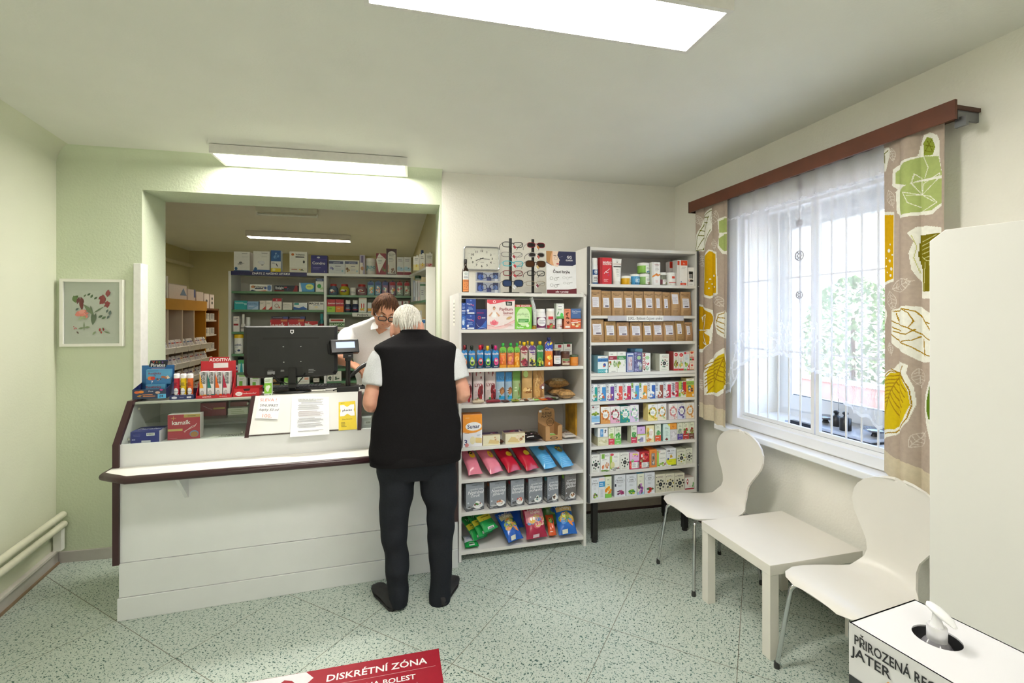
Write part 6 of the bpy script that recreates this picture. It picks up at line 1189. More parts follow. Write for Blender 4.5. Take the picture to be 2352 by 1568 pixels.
nutbag(1608, 0, .17, .13, .07, S1Z[2]+.060, .0, 'clear bag of nuts, upper one of the two stacked', 5, .115, 'b .5 .4 .4 .3 40 e0c898 e8d8b8 b08858')
def bar(zx0, zx1, H, L, c, lab, pr, rz=0, dy=-.004, nm='snack_bar', y_=None, cat='bar'):
    x, y, z, W, _ = r.pos(zx0, zx1, 0, dy); pillow(nm, lab, cat, 'bars along the third shelf edge', (x, y, z), W, L, H, (0, 0, rz), c, pr, int(zx0), .05)
bar(292, 486, .028, .05, 'd3c4ac', 'clear pack of pale crackers at the left edge of the third shelf', 'b .5 .5 .4 .4 20 e8dcc8 c0a888 a88a68', 0)
bar(496, 738, .022, .05, '8a3038', 'dark red snack pack lying on the third shelf edge', 'r .1 .6 .9 .95 3a2024;n .1 .1 .9 .4 2 c07078', .0)
bar(770, 880, .014, .06, '5a3020', 'small brown chocolate bar lying askew on the third shelf', '', .35)
for i, (a, b, cl, nm) in enumerate([(895, 1010, 'a8b040', 'olive green'), (1012, 1085, 'e8e4dc', 'white'), (1088, 1150, '6a4a34', 'brown'), (1152, 1235, 'dcdcd8', 'pale grey'), (1238, 1320, 'a8d878', 'pale lime')]):
    bar(a, b, .014, .075, cl, f'{nm} wrapped fruit bar in the row on the third shelf', 'r .1 .5 .9 .8 f0f0ea;b .5 .3 .3 .2 6 7aa040 c83a3a 5a3a24', .05*i)
bar(1345, 1440, .014, .08, 'd86a24', 'orange wrapped bar, right part of the third shelf', 'r .1 .3 .9 .6 f0e0d0', .25); bar(1447, 1530, .013, .08, '7a2038', 'maroon wrapped bar, right part of the third shelf', 'r .1 .5 .9 .7 c07080', .3); bar(1537, 1625, .013, .08, '2a3224', 'black and green wrapped bar, right part of the third shelf', 'r .1 .4 .9 .5 7ac040;e .5 .15 .2 .06 fff', .35)
# ---- fourth shelf
r = Row(1040, 920, .15305, Y1, S1Z[3], 'things on the fourth shelf')
box(r, 'formula_box', 152, 441, 206, .08, 'e9e8ee', 'orange and white infant milk powder box with the figure 3', 'p f09a34 0 1 1 1 1 .52 .7 .44 .3 .42 0 .46;e .55 .62 .44 .15 f4a848;e .55 .63 .42 .13 f2f2f6;T .55 .63 .12 1f2a5c Sunar;n .1 .88 .45 .92 1 f8d8a8;n .05 .41 .4 .44 1 8a5a20;T .14 .15 .16 2a2a6c 3;e .2 .06 .1 .06 d88a8a;e .5 .2 .14 .12 e6dcb8;p e8cc8c .65 .12 .98 .1 .98 .26 .65 .28;n .7 .32 .95 .38 2 a8b0c8', 'e2862c', .0, topc='c87a2a', sidepr='r 0 0 1 .4 d8d6dc')
def lowbox(zx0, zx1, zyt, d, c, top, lab, prf, prt, nm='snack_box', rz=0):
    o = box(r, nm, zx0, zx1, zyt, d, c, lab, prf, c, .0, None, rz, 'box', top); return o
def topprint(o, W, d, H, pr):
    pass
def tray(zx0, zx1, zyt, d, lab, prf, prt, cf, ct, nm='snack_box'):
    x, y, z, W, H = r.pos(zx0, zx1, zyt, .004); mb = MB(); mb.box(-W/2, 0, 0, W/2, d, H, cf); prints(mb, prf, fm_box(W, H), W, H); prints(mb, prt, lambda u, v, e: (W*(u-.5), d*v, H+e), W, d); return finish(mb, nm, x, y, z, 0, lab, 'box', r.g)
tray(452, 712, 520, .09, 'cream snack box with a dark picture top, next to the infant milk box', 'p d8c088 .3 .2 .9 .1 .95 .4 .4 .6;b .8 .7 .15 .25 6 c8a078 e8d8c0;r 0 0 1 .1 e8e4c4', 'r 0 .35 1 1 3a2a4a;b .7 .6 .2 .2 6 b03a40 7a2a34 d8d0d8;r 0 0 1 .3 d8c8a8', 'e2dcc0', 'd8c8a8')
x, y, z, W, H = r.pos(722, 768, 0, .0); pillow('snack_bar', 'narrow dark brown wafer pack between the two cream snack boxes', 'bar', r.g, (x, y, z), .035, .1, .03, (0, 0, .35), '4a2a1c', '', 8)
tray(790, 1085, 492, .1, 'cream snack box with pastry pictures, left of the black bag', 'p d8c088 .1 .2 .7 .1 .8 .5 .3 .7;b .75 .6 .2 .35 8 c8a078 e8d8c0 a87a58', 'r 0 .4 1 1 4a3050;b .4 .7 .25 .2 7 b83a48 d8a0a0 7a2a3a;b .85 .4 .12 .4 6 d8c8b8 a88a6a;r 0 0 1 .35 d8c8a8', 'e2dcc0', 'd8c8a8')
x, y, z, W, H = r.pos(1085, 1370, 0, .0); pillow('snack_bag', 'black snack bag with small pink hearts and orange slices', 'bag', r.g, (x, y, z), W, .13, .045, (.12, 0, .12), '1b1719', 'b .3 .8 .2 .12 5 e09a30 d8842c;b .7 .85 .2 .1 6 c84a70 7a8a3c;e .15 .4 .05 .03 f0c8d8;e .45 .35 .05 .03 f0c8d8;e .7 .42 .05 .03 f0c8d8;e .85 .3 .05 .03 f0c8d8;r .1 .1 .5 .16 d8d8dc', 21)
# kraft counter display box with high back and cut-away front
x, y, z, W, H = r.pos(1382, 1650, 375, .01); d = .13; zb = ony(1040+.15305*1400, 920+.15305*95, Y1+.13).z-z; KR = M('b58a5c', .7, 0, .05, 25); o = empty('display_carton', (x, y, z), .10, 'brown kraft display carton with a high printed back and cut-out front', 'display box', r.g); t = .004
mb = MB(); mb.box(-W/2, 0, 0, W/2, d, t, KR); mb.prism([(-W/2, 0), (W/2, 0), (W/2, H), (W/2-.028, H), (W/2-.034, H*.9), (W/2-.036, H*.36), (-W/2+.036, H*.36), (-W/2+.034, H*.9), (-W/2+.028, H), (-W/2, H)], t, KR)
for s in (-1, 1): mb.add([(s*W/2, 0, 0), (s*W/2, d, 0), (s*W/2, d, H*1.02), (s*W/2, 0, H), (s*(W/2-t), 0, 0), (s*(W/2-t), d, 0), (s*(W/2-t), d, H*1.02), (s*(W/2-t), 0, H)], [(0, 1, 2, 3), (4, 7, 6, 5), (3, 2, 6, 7), (0, 3, 7, 4), (1, 5, 6, 2)], KR)
prints(mb, 'o .5 .18 .22 .1 .25 3a2a1c;n .3 .15 .7 .2 1 3a2a1c', lambda u, v, e: (W*(u-.5), -.0006-e, H*v), W, H); mb.build('tray', o)
mb = MB(TR(0, d-t, 0)); mb.prism([(-W/2, 0), (W/2, 0), (W/2, zb*.82), (W/2-.01, zb*.93), (W*.2, zb*.95), (.0, zb), (-W*.2, zb*.95), (-W/2+.01, zb*.92), (-W/2, zb*.82)], t, KR)
prints(mb, 'n .4 .9 .7 .94 1 3a2a1c;T .52 .78 .075 33241a SUŠENÉ;T .52 .68 .075 33241a PLÁTKY;o .72 .48 .22 .14 .1 33241a;t .72 .51 .05 33241a 100%;t .72 .44 .055 33241a OVOCE;r .05 .83 .2 .9 e8e8ea', lambda u, v, e: (W*(u-.5), -.0006-e, zb*v), W, zb); mb.build('back_board', o)
pillow('fruit_bar', 'pale green fruit bar left inside the kraft display carton', 'bar', r.g, (x, y+.035, z+.006), .075, .04, .03, (0, 0, .1), '9ad06a', 'r .1 .3 .9 .7 e0f0cc', 5)
mb = MB(); mb.box(1.298, 3.165, S1Z[3]+.001, 1.309, 3.37, S1Z[3]+.255, M('b78a28', .6, 0, .35, 14)); tag(mb.build('cardboard_strip'), 'worn ochre-yellow board upright against the right side of the fourth shelf', 'board', r.g)
x, y, z, W, H = r.pos(1672, 1920, 0, .012); pillow('snack_bag', 'brown and white picture snack bag at the right end of the fourth shelf', 'bag', r.g, (x-.008, y, z), W*.85, .14, .03, (.0, 0, .1), 'd9d2cc', 'b .45 .7 .4 .25 16 7a5040 a87858 5a3828 e0d0c0;n .1 .1 .9 .3 2 888', 31)
# ---- fifth shelf: plump sweet bags
r = Row(1040, 920, .15305, Y1, S1Z[4], 'plump crisp bags on the fifth shelf')
for i, (zx, c, w, lb, yl, rz, rx) in enumerate([(330, 'dc7f94', .10, 'pale pink puffed snack bag, left one of the two pink', 'e .62 .62 .2 .12 e8c020;e .55 .72 .16 .08 3a2a1c', .30, .34), (640, 'dc7f94', .112, 'pale pink puffed snack bag, next to the red ones', 'e .6 .6 .18 .14 e8c020', .42, .42), (910, 'b81c34', .114, 'deep red puffed snack bag, left of the two red', 'e .62 .55 .22 .1 e0b828;e .3 .8 .12 .05 8a1424', .38, .40), (1180, 'b81c34', .114, 'deep red puffed snack bag, right of the two red', 'e .6 .55 .22 .1 e0b828', .44, .50), (1450, '58a8dc', .114, 'sky-blue puffed snack bag, left of the two blue', 'e .6 .7 .22 .1 6a6a4a;n .1 .1 .9 .4 5 7fc0ea', .40, .50), (1705, '58a8dc', .114, 'sky-blue puffed snack bag at the right end of its shelf', 'e .5 .62 .24 .14 7a6a2c;b .5 .65 .2 .1 6 c8b040 4a5a8a;n .1 .05 .95 .3 5 7fc0ea', .28, .34)]):
    x, y, z, _, _ = r.pos(zx-10, zx+10, 0, .012); pillow('puffed_snack_bag', lb, 'bag', r.g, (x, y, z+.002), w, .225, .066, (.58, 0, .40 if i else .2), c, yl, 40+i, .05, M(c, .22, 0, .05, 25))
# ---- sixth shelf: grey carton row
r = Row(1030, 1070, .1626, Y1, S1Z[5], 'grey porridge cartons on the sixth shelf')
for i, (a, b, t, dot, bowl, lb, cc) in enumerate([(243, 508, 240, '2f4a30', 'f0f0f0 4a7a3c 7a3a34', 'white bowl and apple pieces, leftmost', '8f959f'), (578, 818, 218, 'c86a34', 'c8744a 8a5a34 f0e8e0', 'orange accent and brown bowl of porridge', '8f949e'), (877, 1075, 192, 'b02a3a', 'f0e8e4 c83a34 d88a7a', 'red dot on the side and strawberries', '8d929d'), (1127, 1334, 166, '9c3040', '6a8a8a f0f0ea 2a2a2c', 'white pill-shaped mark and dark pattern below', '868b95'), (1393, 1558, 146, '4aa8b8', '5a3a2c e8d8c8 2a2022', 'turquoise dot and chocolate dessert', '878c97'), (1641, 1808, 112, '8ac040', 'b08050 f0e0cc 6a3a24', 'lime dot and coffee cup, rightmost', '6f6c6c')]):
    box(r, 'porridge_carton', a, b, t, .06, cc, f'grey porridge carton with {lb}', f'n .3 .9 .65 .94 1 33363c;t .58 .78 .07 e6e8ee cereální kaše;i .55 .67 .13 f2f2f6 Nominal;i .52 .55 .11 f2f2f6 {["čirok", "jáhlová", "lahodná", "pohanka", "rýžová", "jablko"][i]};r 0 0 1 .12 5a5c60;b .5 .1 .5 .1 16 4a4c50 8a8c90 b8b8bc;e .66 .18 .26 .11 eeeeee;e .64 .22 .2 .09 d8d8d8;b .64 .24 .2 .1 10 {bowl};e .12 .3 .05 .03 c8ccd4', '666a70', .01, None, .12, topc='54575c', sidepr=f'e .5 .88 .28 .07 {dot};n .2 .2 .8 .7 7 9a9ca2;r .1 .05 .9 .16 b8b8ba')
# ---- bottom shelf
r = Row(1030, 1070, .1626, Y1, S1Z[6], 'snack bags on the bottom shelf')
GR = 'r 0 .62 1 1 1c7a38;r 0 .4 1 .62 d8cc3c;p 1f8a44 0 .3 .3 .45 .6 .3 1 .42 1 .2 0 .2;r 0 0 1 .2 1d9a48;r .3 .02 .75 .14 f0f0f0;x .33 .03 .72 .13;n .2 .5 .8 .58 1 5a5a1c;t .5 .8 .1 d8f0dc Tyčinky'
x, y, z, _, _ = r.pos(280, 300, 0, .01); pillow('snack_bag', 'blue and white rice snack bag lying lowest at the left of the bottom shelf', 'bag', r.g, (x+.022, y-.004, z), .095, .17, .030, (0, 0, .0), '1f9448', 'r 0 .3 1 1 d8dce6;n .2 .5 .8 .8 4 5a6ab0;r 0 0 1 .3 1d9a48;x .3 .05 .7 .2', 60, .03)
x, y, z, _, _ = r.pos(600, 620, 0, .0); nb = Euler((.6, 0, .5)).to_matrix() @ Vector((0, 0, 1))
for k, w in enumerate(('right', 'middle', 'left')):
    p = Vector((x, y+.035, z+.088))-nb*.041*k+Vector((-.022*k, 0, 0)); pillow('snack_bag', f'green and yellow snack bag, {w} one of the three leaning on each other', 'bag', r.g, p, .12, .19, .034, (.6, 0, .5), '1f9448', GR, 61+k, .03)
KU = lambda c1, c2: f'r .05 .66 .95 .95 {c2};b .5 .45 .45 .2 22 c8b060 8aa040 d88040 5a8a34 {c1};e .4 .52 .1 .06 d8e060;e .37 .56 .04 .04 fff;e .46 .56 .04 .04 fff;e .38 .56 .02 .02 111;e .46 .56 .02 .02 111;q e08a3c .3 .55 .4 .8 .2;r .2 .02 .5 .12 d8d8c8'
def crisp(zx, dy, dz, W, L, T, rx, rz, c, lab, pr, sd):
    x, y, z, _, _ = r.pos(zx-10, zx+10, 0, dy); pillow('corn_puff_bag', lab, 'bag', 'corn puff bags on the bottom shelf', (x, y, z+dz), W, L, T, (rx, 0, rz), c, pr, sd, .05, M(c, .22, 0, .05, 25))
TT = ';T .5 .86 .075 f4f0e8 Kukuřičné;T .55 .76 .085 f4f0e8 křupky'
crisp(930, .01, .002, .125, .22, .075, .62, .35, '1f5ab8', 'blue corn puff bag with vegetables, left one leaning at the bottom shelf', KU('3a6ac8', 'b8b48a')+TT, 71)
crisp(900, .22, .002, .16, .20, .07, 1.1, .1, '1d4fae', 'plain blue corn puff bag behind, left half of the bottom shelf', '', 72)
crisp(1232, .03, .002, .155, .215, .08, .95, .03, 'a82a48', 'crimson and pink corn puff bag with white lettering, middle of the bottom shelf', 'r .05 .45 .95 .95 d88a9a;b .5 .48 .42 .2 20 e0b0a0 c84a60 d8c060 5a8ab8 e8a8a8'+TT+';e .35 .5 .12 .08 d8a83c;e .3 .56 .05 .05 fff;e .42 .56 .05 .05 fff;r .3 .02 .6 .1 e0c8d0', 73)
crisp(1465, .03, .002, .058, .15, .05, .7, -.1, 'd2562c', 'orange corn puff bag squeezed between the crimson and blue ones', 'b .5 .7 .4 .2 9 e8b040 5a9a3c 3a2a1c;n .2 .1 .6 .2 1 f0d0c0', 74)
crisp(1675, .012, .002, .14, .23, .075, .75, -.06, '2166c0', 'bright blue corn puff bag at the right end of the bottom shelf', KU('3a8ad8', 'd8b878')+TT, 75)
crisp(1520, .22, .002, .22, .21, .06, 1.15, -.05, '5a8a4a', 'green corn puff bag standing behind on the right of the bottom shelf', 'b .5 .6 .4 .3 14 d8904a 3a6ab0 8ab050', 76)
# ================================================================ MEDICINES ON THE REAR SHELVES
def med(row, x0, x1, t, c, lab, pr='', d=.05, **k): return box(row, 'medicine_box', x0, x1, t, d, c, lab, pr, **k)
r = Row(360, 440, .1913, DYF, DT, 'boxes on top of the medicine shelves')
OM = 'r 0 .0 1 .06 4a6a9a;n .5 .88 .95 .95 1 888;b .45 .42 .25 .12 7 %s;e .14 .14 .09 .08 3a6a9a;n .5 .72 .9 .76 1 bbb'
med(r, 925, 1118, 720, 'e4e2de', 'white blood pressure monitor carton with a grey cuff picture, far left on top', OM % '8a8a8a aaa 666 c0c0c0', .13, side='c8c4bc')
med(r, 1158, 1358, 716, 'e4e2de', 'white blood pressure monitor carton with a dark cuff picture, second on top', OM % '2a2a30 555 c8c8cc 3a3a40'+';r 0 .02 1 .1 2f5fa8;e .5 .45 .2 .1 d8d8dc', .13, side='c8c4bc')
med(r, 1370, 1490, 705, 'e6e6e6', 'blue, white and yellow thermometer box on top of the shelves', 'r 0 .5 1 1 2c5a9a;b .55 .72 .3 .18 8 6a9ad0 3a6ab0 a0c0e0;q 445 .2 .5 .42 .7 .24;r 0 .0 1 .18 e6d030;e .3 .1 .16 .06 f0e8a0;n .1 .36 .5 .46 2 889', .08, side='8aa0b8')
med(r, 1594, 1805, 720, 'e4e2da', 'white display box with an orange sun mark and sloping picture lip on top', 'e .18 .86 .08 .06 c8703a;T .6 .86 .08 33343a Voltaren;r .34 .72 .85 .77 33343a;o .82 .52 .06 .07 .9 33343a;r 0 .0 1 .24 dcd8cc;n .1 .12 .5 .2 1 a04030;b .7 .12 .16 .06 6 d8b040 5a8a3a 3a2a20', .08)
r = Row(680, 440, .1913, DYF, DT, 'boxes on top of the medicine shelves')
med(r, 178, 375, 765, '2d2a78', 'dark blue joint supplement box with white name on top', 'T .48 .57 .15 f0f0f8 Condro;r 0 .78 1 .79 8a6ac0;e .46 .88 .1 .05 e0e0f0;n .1 .2 .7 .35 2 8a88c8;T .82 .1 .08 e0e0f0 1', .1)
PZ = 'r .0 .72 .9 .92 4a5070;t .5 .82 .11 d8dae8 proenzi;n .4 .5 .8 .62 1 667;b .2 .32 .16 .2 7 %s;n .4 .2 .8 .4 2 aab;e .85 .2 .06 .08 8ab0c0'
med(r, 392, 586, 822, 'c8ccd0', 'grey-white joint tablet box with purple picture, left of the pair', PZ % '6a6a9a 8a8ab8 4a4a70', .09); med(r, 589, 757, 824, 'd2cec2', 'grey-white joint tablet box with brown picture, right of the pair', PZ % '8a6a3a b08a50 5a3a20', .09)
med(r, 762, 828, 760, 'a8a0b4', 'narrow violet and white box beside the round white tub on top', 'r .3 .5 .7 .95 6a6088;r 0 .0 .6 .6 d8d0c8;e .5 .3 .3 .1 b88a6a', .06)
jar(r, 'white_tub', 832, 955, 798, 'dedcd4', 'e4e2dc', 'round white supplement tub with teal lettering on top of the shelves', 'V .12 .5 .2 2a8a98 B12;T .6 .55 .22 3a9aa8 BLIND;n .4 .25 .9 .4 2 7ab0b8', .2)
med(r, 962, 1080, 740, '8a2434', 'dark red box with a large white diamond on top', 'p e6e2da .3 1 1 .72 .28 .06 0 .7;t .4 .8 .06 a03040 Herudis;n .2 .5 .6 .7 3 999;b .8 .3 .18 .18 7 4a7a3a a03a3a 7a9a4a', .07)
med(r, 1083, 1208, 686, '4a2a2c', 'tallest box on top, dark brown with a white arched label', 'r .14 .04 .9 .78 dcd8ce;e .52 .78 .38 .13 dcd8ce;t .52 .8 .05 555 Schwedens;t .52 .74 .05 555 Bitter;n .2 .5 .8 .65 3 999;b .65 .14 .2 .12 9 6a4a34 8a6a50 4a3a2c;V .2 .25 .05 c06a2c BYLINNÝ', .07)
for k, (a, b) in enumerate(((1212, 1294), (1296, 1382))): med(r, a, b, 785, 'dcdcdc', f'white and pale blue vertical box with dark red base, {"left" if k == 0 else "right"} of the pair', 'r 0 0 1 .17 8a2438;e .3 .35 .3 .12 a8c8dc;e .7 .32 .3 .1 a8c8dc;n .15 .75 .85 .88 2 556;e .6 .38 .05 .04 3a3a5a', .06)
G = 'medicines on the upper left medicine shelf'; r = Row(360, 640, .1913, DYF, DLZ[0], G)
med(r, 1118, 1384, 70, 'e6e4e0', 'long white and orange gel box, left on the first green shelf', 'e .14 .65 .09 .2 b87a50;T .42 .65 .3 2a2a34 Voltaren;r .22 .32 .6 .45 2a3050;e .7 .5 .06 .2 4a5a90;r .78 .05 .98 .95 b8c4d4;e .88 .5 .09 .4 5a7ab0;p c8643a .3 0 .8 0 .7 .12;p 33405a 0 0 .3 0 .1 .2')
med(r, 1412, 1692, 80, '232838', 'long dark navy and red gel box on the first green shelf', 'T .22 .62 .36 e8e8ec Ibalgin;r .42 .55 .54 .78 c04050;r .0 .0 .42 .2 6a2028;p 8a1c28 .8 0 1 0 1 1 .9 1;b .62 .4 .1 .3 5 3a4a7a 1a1c28 5a6a9a;n .05 .25 .35 .4 1 aab')
med(r, 1708, 1890, 50, '4f9ad0', 'bright blue box with a yellow-green oval on the first green shelf', 'p e0e4e8 0 0 .18 0 .1 1 0 1;e .7 .56 .27 .32 d0dc7a;n .5 .5 .9 .62 1 3a6a50;r .2 .0 1 .1 3a80b8')
med(r, 1908, 2004, -6, 'dde2da', 'tall white and green box at the right end of the first green shelf', 'r 0 .78 1 1 28406a;n .15 .82 .85 .95 1 e0e0e8;e .45 .42 .26 .16 3fa050;b .7 .25 .25 .16 6 9ac88a b8d8a8')
r = Row(360, 640, .1913, DYF, DLZ[1], 'medicines on the second left medicine shelf')
for a, b, t, c, lb, pr in [(930, 1082, 262, '27a0a8', 'teal box, leftmost on the second green shelf', 'n .05 .65 .9 .85 2 d0f0f0;r .8 .5 1 .7 8ad0d4'), (1085, 1220, 272, '8ab0da', 'light blue box beside the teal one', 't .45 .7 .22 4a6aa8 ENDITRIL;n .1 .3 .7 .5 2 d8e4f4;p b8d0ec .4 0 1 .5 1 0'), (1235, 1308, 262, 'e6dcd6', 'white box with a red corner, left of the two alike', 'n .1 .6 .8 .8 2 998;p c83a34 .4 0 1 .4 1 0'), (1312, 1386, 262, 'e6dcd6', 'white box with a red corner, right of the two alike', 'n .1 .6 .8 .8 2 998;p c83a34 .4 0 1 .4 1 0'),
                         (1390, 1500, 234, 'e2dcd8', 'white box with a crimson top band and round picture', 'r 0 .72 1 1 b8203a;e .45 .85 .08 .06 f0e0e0;o .45 .34 .24 .18 .3 a89088;e .75 .2 .1 .08 c87a6a'), (1512, 1625, 285, 'e6e0da', 'small plain white box in the middle of the second green shelf', 't .4 .7 .2 666 Linkom;n .1 .3 .9 .5 2 bbb'), (1642, 1805, 288, 'e2e6ea', 'white and blue box with a drop mark', 'r 0 0 1 .4 2a5aa8;p e2e6ea 0 .4 .4 .25 .7 .45 1 .2 1 .45 0 .45;r .05 .68 .4 .95 2a8a8a;q 3a6ab0 .8 .72 .15 .72 .5'), (1825, 2005, 276, 'e2e0dc', 'white box with dark lettering at the right end of the second green shelf', 'T .5 .78 .24 20263a MAGNE B6;e .5 .35 .12 .16 e0d0b0;n .25 .48 .75 .58 1 8aa0c0')]: med(r, a, b, t, c, lb, pr)
r = Row(360, 640, .1913, DYF, DLZ[2], 'medicines on the third left medicine shelf')
med(r, 918, 992, 452, 'e2dedc', 'white vertical box with a dark red band, left on the third green shelf', 'r .05 .4 .85 .52 9a2834;n .1 .7 .7 .9 3 99a;l 223 .03 .5 .88 .85 .88')
jar(r, 'nasal_spray', 1000, 1062, 425, 'e6e2de', 'ecebe8', 'white nasal spray bottle next to the white vertical box', 'r 0 .62 1 .78 3a3036;r 0 .2 1 .5 d8d0cc', .5, neck=.45, cat='bottle', shoulder=.1)
jar(r, 'white_stick', 1068, 1118, 460, 'd9dadc', 'e2e2e4', 'small white stick tube beside the nasal spray', '', .5, cat='tube')
KZ = 'T .42 .5 .5 f4ecec kamzík;r .6 .85 1 1 d8885a;l f4e8e8 .05 .8 .2 .95 .3'
for k, (a, b) in enumerate(((1362, 1572), (1575, 1772))):
    med(r, a, b, 490, 'bd2230', f'red box with white lettering, {"left" if k == 0 else "right"} of the two behind the monitor top', KZ, .05, rz=.0)
    med(r, a+12, b+8, 452, '2c2c44', f'dark navy box lying on the {"left" if k == 0 else "right"} red box', 'r .0 .0 1 .25 9a3040;n .05 .5 .8 .8 1 a8a8c0;r .7 .2 1 .9 3a4a8a', .05, bot=489)
med(r, 1776, 1935, 508, 'e6dedc', 'white box with a curved red top, right of the two red boxes', 'p b81c2a 0 1 1 1 1 .7 .6 .6 .3 .72 0 .8;e .3 .82 .05 .06 f0d8d8;e .6 .2 .06 .06 333', .05, dy=.005)
jar(r, 'mouthwash', 1950, 2004, 420, '1f7a80', '23888c', 'small teal bottle with red band at the right end of the third green shelf', 'r 0 .4 1 .8 7a2028;r 0 .05 1 .3 2a9aa0', .3, neck=.6, cat='bottle')
r = Row(360, 640, .1913, DYF, DLZ[3], 'medicines left of the monitor'); jar(r, 'sun_lotion', 915, 1026, 665, 'e6e6e2', 'e6bc1c', 'white sun lotion bottle with a yellow cap, left of the monitor', 'T .5 .78 .12 2a3a70 Ladival;r .1 .68 .9 .71 2a3a70;n .2 .5 .7 .6 2 8a9ab0;e .62 .28 .14 .09 2a3a60;q 5a7ab0 .3 .3 .12 .2 .3', .18, neck=.9, cat='bottle')
med(r, 1050, 1100, 720, 'd2d2d4', 'pale grey box partly hidden by the monitor edge', '', .05)
r = Row(360, 640, .1913, DYF, DLZ[4], 'medicines on the shelf left of the monitor foot')
med(r, 976, 1050, 975, 'bcdcd4', 'white box with a green and teal tube picture, left of the monitor', 'r 0 .7 1 1 4aa060;p 2a9aa0 .3 0 .8 0 .65 .8 .45 .8', .05); med(r, 925, 974, 1040, 'd8d8e0', 'white, blue and red box beside the green and teal box', 'r 0 0 1 .3 a02838;e .5 .6 .4 .2 2a3a80', .05); jar(r, 'dark_jar', 962, 1036, 945, '1b1a20', '17161a', 'black-lidded jar behind the teal tube box', '', .4, dy=.09)
r = Row(360, 640, .1913, DYF, DLZ[5], 'medicines on the lowest visible left shelf'); GW = 'r .25 .0 .6 .45 7ab84a;r .25 .85 .9 1 9ac87a;n .3 .55 .8 .75 2 a8b0a0'
med(r, 962, 1075, 1146, 'e2e4de', 'white and green tablet box on the lowest visible shelf, beside the red display', GW); med(r, 1120, 1235, 1186, 'e2e4de', 'white and green tablet box on the lowest visible shelf, left of the black garlic box', GW)
med(r, 1290, 1482, 1160, '1c1614', 'black garlic capsule box with white lettering under the monitor', 'T .5 .88 .14 eee8e0 ČERNÝ ČESNEK;b .6 .4 .25 .25 7 8a6a3c 4a3420 b89860;r 0 0 1 .08 8a6a2c'); med(r, 1530, 1576, 1150, 'b8d8a0', 'narrow green box behind the monitor neck', 'r 0 .3 1 .7 7ab04a')
med(r, 1690, 1830, 1172, 'dedfd6', 'white box with pink and green print right of the monitor neck', 'n .1 .6 .5 .85 2 7ab06a;r .6 .55 .95 .85 e0a890;n .1 .2 .9 .4 2 c0b0a8'); jar(r, 'dark_jar', 1870, 1956, 1152, '241c1a', '141313', 'dark brown glass jar with a pale label, right of the monitor neck', 'r .05 .2 .95 .75 d8d2c8;n .2 .4 .8 .65 2 555', .2)
# right bay
r = Row(680, 440, .1913, DYF, DRZ[0], 'goods on the upper right medicine shelf')
for a, b, t, c, lb in [(385, 502, 1105, '5a6a80', 'grey-blue round sweets jar with red lid, leftmost'), (512, 640, 1108, 'a8a02c', 'yellow-green round sweets jar with red lid'), (718, 853, 1110, '8a6a70', 'pinkish grey round sweets jar with red lid')]:
    x, y, z, W, H = r.pos(a, b, t); q = W/2; mb = MB(); mb.lathe([(q*.8, 0), (q*.97, H*.12), (q, H*.35), (q*.95, H*.6), (q*.62, H*.78), (q*.6, H*.82)], M(c, .15), (0, q, 0), 20)
    prints(mb, 'e .4 .5 .22 .22 e0dcd4;b .5 .4 .3 .3 12 b83a34 3a3a4a c8c0b0 6a2a2a', fm_cyl(q*1.0, H*.15, H*.5), 2.2*q, H*.5, True); o = finish(mb, 'sweets_jar', x, y, z, 0, lb+' on the right medicine shelf', 'jar', r.g)
    mb = MB(); mb.lathe([(q*.68, H*.8), (q*.68, H*.97), (q*.6, H)], 'a02c2c', (0, q, 0), 18); mb.build('lid', o)
jar(r, 'small_tablet_jar', 645, 715, 1152, 'e0deda', 'e4e2de', 'small white tablet jar between the round sweets jars', 'n .1 .3 .9 .7 3 778', .25)
for i, (a, b, t, c, c2) in enumerate([(851, 943, 1068, '8ab0b8', 'e0906a d8b050'), (945, 1027, 1068, '7a9ab8', 'e08a7a f0c0a0'), (1029, 1114, 1068, '9a7a98', '6a9aa8 e0a080'), (1116, 1200, 1068, 'a88aa0', 'e09a5a c8d0a0'), (1203, 1288, 1072, '9aa8a0', 'c8506a f0d0c0'), (1291, 1372, 1075, 'a8a898', 'c86a5a d8e0c8')]):
    pouch(r, a, b, t, c, 'a83a44' if i > 3 else '4a5a7a', f'silvery sweets pouch number {["one", "two", "three", "four", "five", "six"][i]} from the left on the right medicine shelf', f'r .1 .72 .9 .95 {"a83a44" if i > 2 else "4a5a8a"};b .5 .4 .4 .25 9 {c2} e8e4dc;n .2 .1 .8 .25 1 e0e8e0', .04, d=.04, name='sweets_pouch')
r = Row(680, 440, .1913, DYF, DRZ[1], 'goods on the second right medicine shelf')
